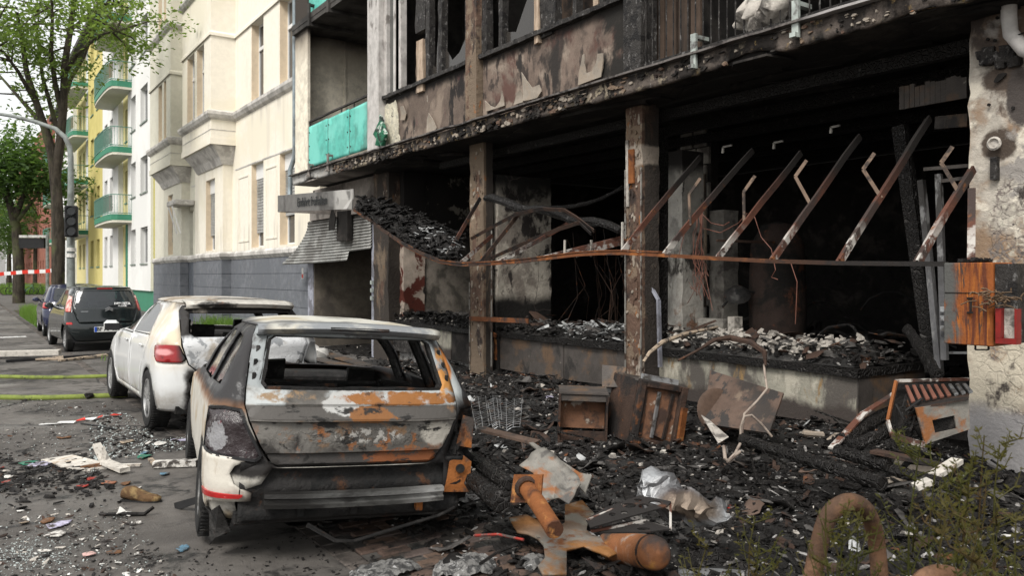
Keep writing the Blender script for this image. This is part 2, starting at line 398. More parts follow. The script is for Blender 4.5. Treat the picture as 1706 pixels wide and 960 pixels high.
# ================================================================ burnt apartment building with shops
XF, XU, XP, XS = 6.23, 6.33, 6.7, 7.0          # fascia, upper wall, pillar and shop planes
ZS, ZF = 3.77, 3.97                            # soffit and slab top
Y0, YE = -1.5, YX(487, XF)                     # right end (beyond the frame) and left end of the building
STK = (1, 1, .22)
M['fascia'] = mat('burnt_fascia', (.115, .095, .082), [((.028, .024, .022), ('n', 1.3, .48, .56)), ((.32, .27, .20), ('*', ('n', 8, .53, .6, (1, 1, 1), 3), ('n', 1.0, .46, .56, (1, 1, 1), 6))), ((.24, .17, .08), ('*', ('n', 11, .58, .64, (1, 1, 1), 13), ('n', 1.2, .5, .58, (1, 1, 1), 14))), ((.015, .014, .013), ('n', 2.4, .54, .66, (1, 1, .4), 9)), ((.34, .33, .31), ('k', .9, ('*', ('n', 6, .64, .67, (1, 1, 1), 5), ('n', 1.4, .5, .6, (1, 1, 1), 2)))),
    ((.42, .41, .39), ('*', ('ax', 1, 14.5, 16.5, 1, 1), ('n', 4, .3, .45)))], rough=.9, bump=.8, bs=22)
BLI = ('max', ('blob', (6.7, 2.72, 2.05), (.5, .34, .5), .06, .5, 3), ('blob', (6.7, 2.75, 1.0), (.5, .36, .45), .06, .5, 3))
M['pillar_c'] = mat('burnt_plaster', (.40, .365, .315), [((.26, .18, .12), ('n', 1.1, .48, .60)), ((.10, .075, .06), ('n', 2.6, .56, .64, (1, 1, .7), 31)), ((.62, .57, .48), ('n', 3, .5, .6, (1, 1, 1), 3)),
    ((.17, .145, .13), ('*', BLI, ('vw', 13, .12, .04, .12, 3), ('n', 4, .42, .55))), ((.46,.43,.36), ('*', BLI, ('vw', 13, .14, .22, .12, 3), ('n', 5, .4, .55))), ((.075, .058, .046), ('blob', tuple(PX(1664, 240, XP)), (.6, .13, .13), .15, .5, 8)), ((.085, .065, .052), ('blob', tuple(PX(1672, 128, XP)), (.6, .16, .10), .15, .5, 8)), ((.07, .06, .055), ('blob', tuple(PX(1700, 160, XP)), (.6, .10, .25), .15, .6, 6)), ((.14, .10, .075), ('blob', tuple(PX(1685, 40, XP)), (.6, .3, .25), .3, .6, 4)), ((.10, .085, .08), ('*', BLI, ('v', 15, .22, .16), ('n', 3, .5, .55))), ((.27, .25, .23), ('n', 1.9, .56, .62, (1, 1, 1), 18)), ((.50, .45, .36), ('*', ('ax', 2, .6, .75, .12, 3), ('inv', ('ax', 2, 1.25, 1.4, .2, 3)), ('n', 3, .38, .5, (1, 1, 1), 33))), ((.06, .05, .045), ('n', 2.4, .62, .69, (1, 1, .6), 8)),
    ((.3, .29, .29), ('inv', ('ax', 2, .55, .72, .15, 3))), ((.05, .04, .035), ('*', ('ax', 2, 3.0, 3.7, .3, 3), ('n', 3, .45, .6)))], rough=.92, bump=.7, bs=18, bl=((-.2, ('*', BLI, ('vw', 11, .10, .05, .10, 3))),))
M['pillar_ab'] = mat('scorched_pillar', (.12, .075, .055), [((.19, .14, .10), ('n', 4.2, .50, .56)), ((.04, .03, .026), ('n', 2.2, .52, .60, (1, 1, .5), 3)), ((.36, .31, .25), ('*', ('n', 13, .60, .65, (1, 1, .5), 5), ('n', 1.3, .44, .55))), ((.36, .31, .26), ('*', ('inv', ('ax', 2, .5, .9, .3, 3)), ('n', 7, .52, .58, (1, 1, .4), 25))), ((.165, .125, .09), ('*', ('ax', 1, 9, 9.2, 0, 1), ('n', 2.6, .46, .52, (1, 1, .5), 21))), ((.27, .11, .04), ('n', 7, .62, .68, (1, 1, .6), 7)),
    ((.045, .038, .033), ('*', ('ax', 0, 6.73, 6.75), ('n', 2.5, .35, .48, (1, 1, .4), 27))), ((.34, .29, .24), ('*', ('inv', ('ax', 1, 9, 9.2, 0, 1)), ('ax', 2, 3.02, 3.06, .07, 5), ('inv', ('ax', 2, 3.26, 3.3, .05, 6))))], rough=.85, bump=1.0, bs=22)
M['panel'] = mat('scorched_panel', (.13, .10, .082), [((.22, .175, .14), ('n', 1.1, .52, .62)), ((.022, .019, .018), ('*', ('n', 2.6, .50, .56, (1, 1, .42), 2), ('n', 1.0, .42, .55, (1, 1, 1), 7))), ((.10, .05, .05), ('n', 4, .6, .7, (1, 1, .4), 4)), ((.02, .018, .017), ('ax', 2, 4.72, 4.86, .12, 2.5)), ((.36, .33, .28), ('n', 5, .66, .70, (1, 1, .6), 12))], rough=.85, bump=.35, bs=26)
M['panel_r'] = mat('scorched_panel_pink', (.165, .125, .102), [((.26, .21, .17), ('n', 1.3, .50, .58)), ((.05, .04, .035), ('n', 3.5, .55, .62, (1, 1, .5), 24)), ((.10, .055, .045), ('n', 1.7, .52, .62, (1, 1, .7), 4)), ((.03, .026, .024), ('*', ('n', 2.2, .53, .57, (1, 1, .3), 14), ('n', 1.2, .45, .6, (1, 1, 1), 9))), ((.02, .018, .017), ('ax', 2, 4.74, 4.9, .1, 2.5)),
    ((.022, .02, .018), ('*', ('inv', ('ax', 1, 7.25, 7.5, .25, 2.5)), ('n', 1.6, .35, .5)))], rough=.85, bump=.3, bs=26)
M['charframe'] = mat('charred_frame', (.035, .032, .03), [((.16, .155, .15), ('n', 26, .56, .66, (1, 1, .5))), ((.012, .011, .011), ('n', 9, .5, .6))], rough=.6, bump=1.2, bs=45)
M['peelwood'] = mat('peeled_wood', (.42, .33, .25), [((.06, .05, .042), ('n', 3, .52, .6, (1, 1, .3), 4)), ((.3, .22, .16), ('n', 14, .5, .6, (1, 1, .1)))], rough=.8, bump=.3)
M['whitecol'] = mat('greyed_white_metal', (.46, .44, .42), [((.22, .2, .18), ('n', 2, .5, .65, (1, 1, .3))), ((.10, .085, .075), ('*', ('n', 5, .55, .66, (1, 1, .5), 3), ('ax', 2, 4.0, 7.5, 1, 1)))], rough=.6, bump=.1)
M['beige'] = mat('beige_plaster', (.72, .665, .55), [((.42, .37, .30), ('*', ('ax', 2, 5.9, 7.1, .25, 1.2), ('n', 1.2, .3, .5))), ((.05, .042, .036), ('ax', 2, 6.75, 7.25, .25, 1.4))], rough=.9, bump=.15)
M['darkgrey'] = mat('sooted_grey', (.07, .065, .06), [((.03, .028, .026), ('n', 1.4, .45, .6))], rough=.8, bump=.2)
M['slabgrey'] = mat('smoked_concrete', (.30, .27, .245), [((.12, .105, .095), ('n', 1.2, .48, .62)), ((.05, .044, .04), ('inv', ('ax', 1, 14.3, 15.6, .5, 1.5)))], rough=.9, bump=.3)
M['lilac'] = mat('lilac_grey_frame', (.30, .31, .36), [((.15, .15, .17), ('n', 2, .5, .62)), ((.05, .045, .045), ('n', 6, .62, .7, (1, 1, .4), 3))], rough=.7, bump=.15)
M['sootframe'] = mat('sooted_frame', (.12, .12, .125), [((.04, .038, .036), ('ax', 2, 1.3, 2.4, .3, 2)), ((.2, .2, .2), ('n', 6, .56, .64, (1, 1, .4)))], rough=.7, bump=.2)
M['turq'] = mat('turquoise_panel', (.09, .42, .35), [((.06, .16, .13), ('*', ('inv', ('ax', 1, 13.9, 15.2, .6, 2)), ('n', 2.2, .5, .6, (1, 1, .5), 9))), ((.16, .54, .46), ('n', .8, .45, .6)), ((.05, .26, .2), ('n', 3, .62, .72, (1, 1, .4))), ((.10, .13, .11), ('inv', ('ax', 1, 13.75, 14.15, .2, 2)))], rough=.45, bump=.05)
M['gut'] = mat('zinc', (.24, .28, .30), [((.12, .13, .135), ('n', 3, .5, .65, (1, 1, .3)))], rough=.5, metal=.3)
M['white_stub'] = mat('peeled_wall', (.42, .385, .33), [((.20, .175, .15), ('n', 1.6, .47, .58)), ((.035, .03, .028), ('n', 2.3, .53, .6, (1, 1, .7), 3)), ((.015, .014, .013), ('ax', 2, 2.6, 3.2, .25, 2)), ((.015, .014, .013), ('inv', ('ax', 2, 1.25, 1.45, .12, 3))), ((.06, .05, .045), ('*', ('vw', 1.8, .016, .0, .5, 3), ('n', 1.5, .45, .55, (1, 1, 1), 14)))], rough=.95, bump=.9, bs=16)
M['greycol'] = mat('grey_column', (.42, .40, .36), [((.22, .21, .19), ('n', 2, .46, .6)), ((.05, .045, .04), ('n', 3, .56, .64, (1, 1, .5), 3)), ((.02, .018, .017), ('ax', 2, 2.95, 3.2, .15, 3)), ((.2, .11, .07), ('*', ('inv', ('ax', 2, 1.0, 1.4, .3, 4)), ('n', 7, .5, .6)))], rough=.95, bump=.7, bs=18)
M['block'] = mat('grey_block', (.26, .245, .22), [((.10, .09, .082), ('n', 3, .48, .62)), ((.22, .21, .19), ('n', 5, .58, .68, (1, 1, 1), 3))], rough=.95, bump=.6)
M['cfront'] = mat('counter_face', (.30, .285, .235), [((.44, .41, .34), ('n', 4, .52, .62, (1, 1, .6))), ((.10, .09, .08), ('n', 2.2, .5, .6, (1, 1, .6), 3)), ((.26, .17, .08), ('n', 4, .6, .68, (1, 1, .4), 6)), ((.06, .05, .045), ('inv', ('ax', 2, .38, .48, .12, 4)))], rough=.85, bump=.4)
M['cpanel'] = mat('scorched_board', (.075, .066, .06), [((.13, .085, .055), ('n', 2, .5, .62)), ((.035, .032, .03), ('n', 4, .55, .65, (1, 1, .5), 3)), ((.34, .31, .27), ('*', ('n', 9, .66, .70), ('n', 2, .5, .6, (1, 1, 1), 5)))], rough=.6, bump=.3)
M['greywin'] = glassm('smoked_glass', (.10, .10, .095), .25, .92)
M['shard'] = glassm('sooty_glass', (.05, .045, .04), .15, .8)
M['innerw'] = mat('smoked_inner_wall', (.30, .265, .225), [((.11, .10, .085), ('n', 1.2, .48, .6)), ((.02, .018, .017), ('ax', 2, 1.9, 2.6, .3, 2)), ((.22, .2, .17), ('n', 3, .56, .64))], rough=.95, bump=.6)
M['innerr'] = mat('peeled_red_wall', (.50, .42, .35), [((.12, .035, .025), ('n', 2.4, .47, .53)), ((.03, .025, .022), ('n', 2, .54, .62, (1, 1, 1), 5)), ((.02, .018, .017), ('ax', 2, 2.0, 2.6, .3, 2))], rough=.95, bump=.6)
M['passage'] = mat('passage_wall', (.15, .13, .105), [((.08, .07, .06), ('n', .9, .45, .6)), ((.035, .03, .027), ('ax', 2, 1.9, 2.8, .4, 1))], rough=.9, bump=.2)
M['tank'] = mat('sooty_tank', (.035, .024, .02), [((.012, .011, .010), ('n', 2.5, .45, .6)), ((.09, .035, .02), ('n', 4, .58, .68))], rough=.9, bump=.4)
M['galv_'] = mat('sooty_galvanised', (.24, .23, .21), [((.07, .05, .04), ('n', 7, .48, .58))], rough=.6, metal=.2)
M['flake'] = mat('blistered_render', (.31, .27, .225), [((.3, .25, .2), ('n', 5, .5, .6))], rough=.8, bump=.2)
b = E('burnt_apartment_building', (XU, 8, 0), 'fire gutted apartment building with sooty facade and open black shop fronts', 'building')
BR = b
def part(mb, name, m, parent=b, **k): return mb.build(name, m, parent, **k)
# slabs, ragged fascia
def fascia(name, ya, yb, zt, zb, m, rag):
    top = [(ya, zt), (yb, zt)]; n = int((yb - ya) / .09); bot = []
    for i in range(n + 1):
        y = lerp(yb, ya, i / n); c = max(0, mn.noise(Vector((y * 1.1, 3, 1))) - .05) * .22 + abs(mn.noise(Vector((y * 6, 1, 7)))) * .035
        bot.append((y, zb + rag * c))
    P = top[:1] + top[1:] + bot
    m1 = sheet(P, lambda y, z: (XF + .012 * mn.noise(Vector((y * 5, z * 5, 1))) + .008 * mn.noise(Vector((y * 19, z * 19, 1))), y, z), step=.07)
    return part(m1, name, m, solid=-.05, smooth=50)
fascia('slab_edge', Y0, YE, ZF, ZS, M['fascia'], 1)
part(MB().box((XF + .05, Y0, ZS + .02), (13.2, YE - .02, ZF - .004)), 'floor_slab', M['soot'])
part(MB().box((XF + .03, 13.4, ZS - .0), (XP + .1, YE - .01, ZS + .03)), 'balcony_soffit', M['slabgrey'])
# soffit strips and peeled plaster hanging near the front
mb = MB()
for i in range(70):
    y = R.uniform(0, 14); x = R.uniform(XF + .1, XP + 2.4); P = rnd_poly(x, y, R.uniform(.1, .5), R.uniform(.2, .9), 7)
    dz = R.uniform(.01, .05); mb.poly(P, lambda a, c, t: (a, c, ZS + .02 - t - .04 * mn.noise(Vector((a * 3, c * 3, 0)))), 0, dz)
tag(part(mb, 'soffit_flakes', M['soot']), kind='stuff')
for k in range(5):     # charred battens under the soffit
    x = XP + .35 + k * .75; part(MB().beam((x, 2.6, ZS - .12 - .03 * k), (x + R.uniform(-.1, .1), 12.5, ZS - .1), .09, .12).wob(.03, 1.5, k), 'ceiling_batten', M['charwood'])
# tile strip at the lintel beyond the right bay
for k in range(13):
    y = YX(1500 + k * 8.6, 7.3); part(MB().box((7.28, y - .045, 3.27), (7.31, y, 3.27 + .2 + R.uniform(-.02, .02))), 'lintel_tile', M['cpanel'])
# thin metal drip edge / gutter on the slab
mb = MB(); pts = []
for i in range(90):
    y = lerp(1.5, 17.9, i / 89); pts.append((XF - .03 + .02 * mn.noise(Vector((y * 2, 0, 5))), y, ZF + .02 + .022 * mn.noise(Vector((y * 1.7, 4, 0)))))
for a, c in zip(pts[:-1], pts[1:]): mb.beam(a, c, .10, .022)
M['drip'] = mat('scorched_zinc', (.15, .135, .125), [((.035, .03, .028), ('n', 5, .48, .6)), ((.38, .36, .35), ('*', ('inv', ('ax', 1, 4.1, 4.5, .2, 2)), ('n', 2, .3, .5)))], rough=.5, metal=.35, bump=.3)
part(mb, 'drip_edge', M['drip'])
# flakes of old render still clinging to the slab edge and the pillars
for nm, m_, cnt, sd_ in (('render_flakes', M['flake'], 150, 1), ('soot_flakes', M['soot'], 420, 2), ('brown_flakes', M['pillar_ab'], 260, 3)):
    rr = random.Random(sd_); mb = MB()
    for _ in range(cnt):
        y = rr.uniform(2.2, 15.5); z = rr.uniform(ZS + .02, ZF - .01)
        if mn.noise(Vector((y * 1.5, sd_ * 4.0, 0))) < .0: continue
        P = rnd_poly(y, z, rr.uniform(.01, .07) * min(1, y / 9), rr.uniform(.008, .035) * min(1, y / 9), 7, .4, rr); P = [(a, min(ZF - .005, max(ZS + .01, c_))) for a, c_ in P]; mb.poly(P, lambda a, c_, t: (XF - t, a, c_), -.01, rr.uniform(.012, .03))
    tag(part(mb, nm, m_), kind='stuff')
for nm, m_, cnt, sd_ in (('render_flakes', M['flake'], 60, 4), ('brown_flakes', M['pillar_ab'], 60, 5)):
    rr = random.Random(sd_); mb = MB()
    for _ in range(cnt):
        p0, p1 = rr.choice(((1043, 1070), (783, 806), (1043, 1070))); y1_, y0_ = YX(p0, XP), YX(p1, XP); y = rr.uniform(y0_ + .02, y1_ - .02); z = rr.uniform(.4, 3.7); w_ = rr.uniform(.005, .022)
        P = rnd_poly(y, z, w_, w_ * rr.uniform(1, 3), 7, .4, rr); P = [(min(y1_, max(y0_, a)), c_) for a, c_ in P]; mb.poly(P, lambda a, c_, t: (XP - t, a, c_), -.01, rr.uniform(.008, .02))
    tag(part(mb, nm, m_), kind='stuff')
# ---- upper storey wall
ZW = 4.90; ZT = 8.0
ya, yb_ = YX(802, XU), YX(1043, XU)
bayL = (YX(781, XU), YX(641, XU)); bayR = (YX(1043, XU), YX(802, XU))
def wpanel(name, y0, y1, m, seed):
    P = [(y0, ZF - .0), (y1, ZF), (y1, ZW), (y0, ZW)]
    return part(sheet(P, lambda y, z: (XU + .03 + .006 * mn.noise(Vector((y * 4, z * 4, seed))), y, z), step=.12), name, m, solid=-.12)
wpanel('spandrel_panel', bayL[0], bayL[1], M['panel'], 1)
wpanel('spandrel_panel', bayR[0], bayR[1], M['panel_r'], 2)
# cream pocked end of the left panel
M['cream_pock'] = mat('pocked_cream', (.60, .56, .44), [((.05, .045, .04), ('n', 6, .62, .66)), ((.42, .4, .33), ('n', 14, .5, .6))], rough=.9, bump=1.2, bs=24)
y0, y1 = YX(665, XU), YX(636, XU)
part(sheet(rough_edge([(y0, 3.99), (y1, 3.99), (y1, 4.8), (y0 + .1, 4.8)], .08, .04, 3), lambda y, z: (XU + .0, y, z), step=.08), 'render_patch', M['cream_pock'], solid=-.02)
# blistered render flakes that curl off the right panel (pale shapes)
fl = [[(872, 168), (874, 121), (880, 134), (888, 146), (900, 141), (903, 152), (896, 163), (884, 166)],
      [(964, 142), (966, 122), (976, 92), (980, 90), (977, 106), (978, 122), (988, 118), (996, 104), (1000, 90), (1009, 89), (1006, 108), (1002, 128), (985, 134)],
      [(810, 186), (811, 168), (818, 176), (826, 179), (835, 168), (841, 152), (841, 176)],
      [(711, 221), (714, 200), (719, 189), (724, 201), (728, 213), (726, 218)], [(668, 200), (671, 178), (676, 177), (678, 190), (675, 200)], [(856, 175), (864, 156), (872, 150), (872, 170)]]
for i, q in enumerate(fl):
    P = [(YX(x, XU), ZX(x, y, XU)) for x, y in q]; cy = sum(p[0] for p in P) / len(P); zt = max(p[1] for p in P); z0 = min(p[1] for p in P)
    part(sheet(P, lambda y, z: (XU - .012 - .045 * ((z - z0) / (zt - z0)) ** 2, y, z), step=.04), 'render_flake', M['flake'], solid=-.012)
# window bands: sills, mullions
def vbar(px0, px1, m, z0=ZW, z1=ZT, x0=XU - .01, x1=XU + .1, name='window_mullion', wob=.0, parent=None):
    y1, y0 = YX(px0, XU), YX(px1, XU); mb = MB(); n = 14 if wob else 1
    for i in range(n): mb.box((x0, y0, lerp(z0, z1, i / n)), (x1, y1, lerp(z0, z1, (i + 1) / n)))
    if wob: mb.wob(wob, 7, px0)
    return part(mb, name, m, parent=parent or BR)
for (a, c) in (bayL, bayR):
    mb = MB()
    n = 30
    for i in range(n): mb.box((XU - .06, lerp(a, c, i / n), ZW), (XU + .12, lerp(a, c, (i + 1) / n), ZW + .055 + .01 * R.random()))
    part(mb.wob(.012, 9, a), 'window_sill', M['charframe'])
vbar(622, 641, M['whitecol'], ZF, ZT + .2, XU - .12, XU + .12, 'column')
for p in ((641, 645, 'whitecol'), (656, 660, 'whitecol'), (660, 664, 'darkgrey'), (665, 669, 'whitecol')): vbar(p[0], p[1], M[p[2]], name='window_frame')
for p in ((710, 716), (731, 737), (776, 782), (803, 812), (832, 838), (920, 926), (955, 961), (1000, 1006), (1036, 1043)): vbar(p[0], p[1], M['charframe'], wob=.018)
vbar(661, 664, M['charframe'], ZW, ZT)
vbar(693, 709, M['charframe'], ZW + .9, ZT, wob=.02); vbar(695, 706, M['peelwood'], ZW - .12, ZW + .75, XU - .02, XU + .06, wob=.01)
vbar(893, 900, M['peelwood'], ZW - .1, ZT, XU - .03, XU + .1, wob=.012); vbar(900, 920, M['charframe'], ZW - .05, ZT, XU - .0, XU + .12, wob=.02)
vbar(978, 986, M['peelwood'], ZW + .1, ZT, XU + .1, XU + .16, wob=.01)
def pane(px0, px1, m, z0=ZW + .07, z1=ZT, x=XU + .06, rag=0, name='window_pane'):
    y1, y0 = YX(px0, XU), YX(px1, XU)
    P = [(y0, z0), (y1, z0), (y1, z1), (y0, z1)]
    if rag: P = [(y0, z0), (y1, z0), (y1, z0 + .35 * R.random() + .1), (lerp(y0, y1, .7), z0 + .15), (lerp(y0, y1, .4), z0 + .7 * R.random() + .2), (y0, z0 + rag)]
    return part(sheet(P, lambda y, z: (x, y, z), grid=False, step=9), name, m)
pane(645, 656, M['greywin']); pane(737, 776, M['shard'], z1=ZW + .6, rag=.5); pane(716, 731, M['shard'], rag=.3); pane(838, 893, M['shard'], rag=.9)
pane(737, 776, M['cpanel'], z0=ZW + .07, z1=ZT, x=XU + .75, name='inner_board'); pane(745, 760, M['peelwood'], z0=ZW + .9, x=XU + .7, name='inner_board'); pane(669, 673, M['beige'], x=XU + .5, name='curtain')
M['rustwall'] = mat('sooty_brown_wall', (.07, .05, .038), [((.02, .018, .017), ('n', 2, .45, .6)), ((.16, .075, .03), ('n', 4, .56, .66, (1, 1, 1), 3)), ((.3, .28, .25), ('n', 9, .68, .72))], rough=.9, bump=.5)
pane(825, 905, M['rustwall'], z0=ZW - .4, x=XU + 1.2, name='inner_wall')
# pillars of the upper storey
vbar(783, 801, M['pillar_ab'], ZF, ZT, XU - .08, XU + .14, 'column', wob=.006)
vbar(1044, 1073, M['charframe'], ZF, ZT, XU - .05, XU + .2, 'column', wob=.01)
# dark room behind the windows
mb = MB().box((XU + 4, Y0, ZF), (XU + 4.1, YE, ZT)).box((XU + .2, Y0, ZT - .3), (XU + 4, YX(622, XU), ZT - .2)).box((XU + .2, YX(625, XU), ZF), (XU + 4, YX(622, XU), ZT))
for yy in (bayL[0] - .15, bayR[0] - .1): mb.box((XU + .2, yy, ZF), (XU + 4, yy + .12, ZT))
part(mb, 'burnt_room', M['soot'])
# ---- right balcony: bars, boards
yA, yB = YX(1073, XU), 1.5
for k in range(5):
    y = lerp(YX(1076, XU + .3), YX(1165, XU + .3), k / 4.6)
    part(MB().box((XU + .28, y - .14, ZF - .0), (XU + .31, y, ZT)).wob(.004, 3, k), 'balcony_board', M['boardwood'] if 'boardwood' in M else M.setdefault('boardwood', mat('smoked_board', (.085, .06, .045), [((.03, .025, .022), ('n', 3, .5, .62, (1, 1, .1))), ((.14, .10, .07), ('n', 5, .56, .66, (1, 1, .1), 3))], rough=.8, bump=.2)))
nb = int((yA - yB) / .105)
bar = MB().tube([(0, 0, ZF + .06), (0, 0, ZF + 1.15)], .008, 6).build('balcony_bar', M['charframe'], b, local=True)
bar.location = (XF + .1 - XU, yA - .03 - 8, 0)
for k in range(1, nb):
    o = bar.copy(); SC.collection.objects.link(o); o.parent = b; o.location = (XF + .1 - XU, yA - .03 - k * .105 - 8, 0)
part(MB().beam((XF + .1, yA, ZF + .1), (XF + .1, yB, ZF + .1), .03, .03), 'balcony_rail', M['charframe'])
part(MB().beam((XF + .1, yA, ZF + 1.15), (XF + .1, yB, ZF + 1.15), .05, .04), 'balcony_rail', M['charframe'])
def bracket(px, m, z0, up, lo, x=XF):
    y = YX(px, x); mb = MB().box((x - .05, y - .035, z0 - lo), (x - .02, y + .035, z0 + up)).box((x - .02, y - .03, z0 + up - .05), (x + .16, y + .03, z0 + up - .01)).box((x - .09, y - .03, z0 - lo), (x - .05, y + .03, z0 - lo + .04))
    return part(mb, 'rail_bracket', m)
M['galv'] = mat('galvanised', (.42, .46, .43), [((.18, .18, .17), ('n', 6, .52, .62)), ((.06, .05, .05), ('n', 3, .6, .68))], rough=.5, metal=.3)
bracket(1160, M['galv'], ZF, .22, .14); bracket(1330, M['galv'], ZF, .22, .12)
bracket(517, M['slabgrey'], ZF, .17, .12); bracket(549, M['slabgrey'], ZF, .24, .12)
# burnt pale bundle behind the bars
mb = MB()
for k in range(9): mb.lathe([(.01, -.2), (.13, -.1), (.16, 0), (.1, .14), (.01, .2)], Matrix.Translation((XU + .15 + R.uniform(-.1, .1), YX(1255 + R.uniform(-30, 35), XU), ZF + .2 + R.uniform(0, .2))) @ Matrix.Rotation(R.uniform(0, 3), 4, (1, 1, .3)), 10)
mb.wob(.12, 6, 2)
o = mb.build('scorched_bundle', M['plaster_chip'], smooth=60); tag(o, 'pale scorched bundle of cloth lying behind the balcony bars', 'bundle')
# ---- left loggia with turquoise balustrade
yl0, yl1 = YX(622, XU), YE
zs2 = 7.19
part(MB().box((8.2, yl0 - .2, ZF), (8.3, YE, zs2 + .1)), 'loggia_back_wall', M['darkgrey'])
part(MB().box((XU, YE - .32, ZF), (8.2, YE - .06, zs2 + 3)), 'loggia_side_wall', M['beige'])
part(MB().box((XU + .12, yl0 - .1, ZF), (8.2, yl0 - .02, zs2)), 'loggia_inner_wall', M['darkgrey'])
part(MB().box((8.02, YE - .40, ZF), (8.12, YE - .33, zs2 - .02)), 'door_frame', M['whitecol'])
part(MB().box((7.35, YE - .345, ZF), (7.40, YE - .322, zs2 - .02)), 'wall_strip', M['beige'])
mb = MB().box((XF, yl0 - .2, zs2), (8.3, YE, zs2 + .1)).box((XF - .01, 10, zs2 + .1), (XF + .06, YE + .02, zs2 + .22)); part(mb, 'upper_slab', M['darkgrey'])
for px in (517, 549):
    y = YX(px + 0, XF); part(MB().box((XF, y - .05, zs2 - .07), (XF + 1.0, y + .05, zs2 - .002)).box((XF - .05, y - .05, zs2 - .07), (XF - .01, y + .05, zs2 + .42)).box((XF - .01, y - .04, zs2 + .36), (XF + .2, y + .04, zs2 + .41)), 'rail_bracket', M['darkgrey'])
yb0, yb1 = YX(622, 6.3), YX(514, 6.3)
for i in range(3):
    c0, c1 = lerp(yb1, yb0, i / 3), lerp(yb1, yb0, (i + 1) / 3)
    mb = sheet([(c1 + .012, 4.09), (c0 - .012, 4.09), (c0 - .012, 5.0 - .02), (c1 + .012, 5.0)], lambda y, z: (6.3 + (.05 * max(0, 1 - (y - yb0) / .7) ** 2 * sin(z * 7)), y, z), step=.12)
    pn = part(mb, 'balustrade_panel', M['turq'], solid=-.008, smooth=60)
    for yy in (c0 - .07, c1 + .07):
        for zz in (4.25, 4.55, 4.85): part(MB().tube([(6.285, yy, zz), (6.30, yy, zz)], .014, 6), 'screw', M['darkgrey'], parent=pn)
for px in (497.0,):
    part(MB().box((6.30, YX(513, 6.3) + .02, 4.05), (6.36, YE - .0, zs2 + 3)), 'facade_strip', M['beige'])
part(MB().beam((6.33, yb1, 5.1), (6.33, yb0 + .1, 5.12), .05, .035), 'handrail', M['darkgrey'])
for px in (516, 569, 590): y = YX(px, 6.33); part(MB().box((6.32, y - .02, 4.9), (6.34, y + .02, 5.1)), 'rail_post', M['darkgrey'])
for i in range(2): part(MB().box((6.31, lerp(yb1, yb0, i / 2) - 2.0, zs2 + .3), (6.32, lerp(yb1, yb0, i / 2), zs2 + 1.3)), 'balustrade_panel', M['turq'])
# green and white melted rags at the column foot
mb = MB()
for k in range(9): mb.tube([PX(632 + R.uniform(-3, 5), 240, XU - .12), PX(631 + R.uniform(-6, 8), 225, XU - .16), PX(633 + R.uniform(-4, 4), 195 + 14 * R.random(), XU - .1)], [.03, .05, .015], 7)
mb.wob(.1, 7, 1); M['greenrag'] = mat('melted_green', (.02, .13, .07), [((.45, .5, .45), ('n', 9, .55, .62)), ((.01, .02, .015), ('n', 7, .5, .6, (1, 1, 1), 3))], rough=.4, bump=.5)
o = mb.build('melted_lantern', M['greenrag'], smooth=60); o.location += Vector((-0.0, 0, 0)); tag(o, 'melted green and white lump clinging to the foot of the white column', 'melted plastic')
# ---- soot black ground floor interior
part(MB().box((13, Y0, -.02), (13.1, 14.5, ZS)).box((9.6, 14.2, 0), (13, 14.3, ZS)).box((XP + .4, Y0, 0), (13, Y0 + .1, ZS)), 'interior_wall', M['soot'])
part(MB().box((XS, Y0, -.02), (13, 18.2, .02)), 'shop_floor', M['char'])
def wpart(name, x0, x1, y0, y1, z0, z1, m, wob=.012, step=.18, seed=0):
    """rough masonry block with broken faces"""
    mb = MB(); nx, ny, nz_ = [max(1, int((q) / step)) for q in (x1 - x0, y1 - y0, z1 - z0)]
    def face(fn, na, nb_):
        vs = [fn(i / na, j / nb_) for j in range(nb_ + 1) for i in range(na + 1)]
        mb.add(vs, [(j * (na + 1) + i, j * (na + 1) + i + 1, (j + 1) * (na + 1) + i + 1, (j + 1) * (na + 1) + i) for j in range(nb_) for i in range(na)])
    face(lambda u, v: (x0, lerp(y1, y0, u), lerp(z0, z1, v)), ny, nz_); face(lambda u, v: (x1, lerp(y0, y1, u), lerp(z0, z1, v)), ny, nz_)
    face(lambda u, v: (lerp(x0, x1, u), y0, lerp(z0, z1, v)), nx, nz_); face(lambda u, v: (lerp(x1, x0, u), y1, lerp(z0, z1, v)), nx, nz_)
    face(lambda u, v: (lerp(x0, x1, u), lerp(y0, y1, v), z1), nx, ny)
    for v in mb.v:
        p = v * 6 + Vector((seed, 0, 0)); v.x += mn.noise(p) * wob; v.y += mn.noise(p + Vector((9, 9, 9))) * wob; v.z += 0
    return part(mb, name, m, smooth=40)
wpart('pillar', XP, XP + .17, YX(806, XP), YX(783, XP), 0, ZS + .02, M['pillar_ab'], .02, .09)
wpart('pillar', XP, XP + .28, YX(1070, XP), YX(1043, XP), 0, ZS + .02, M['pillar_ab'], .02, .09, 5)
wpart('pillar', XP, XP + .9, -1.2, YX(1615, XP), 0, ZS + .02, M['pillar_c'], .03, .1, 9)
wpart('pillar', XS - .1, XS + .15, YX(655, XS), YX(630, XS), 0, ZS, M['pillar_ab'], .02, .12, 3)
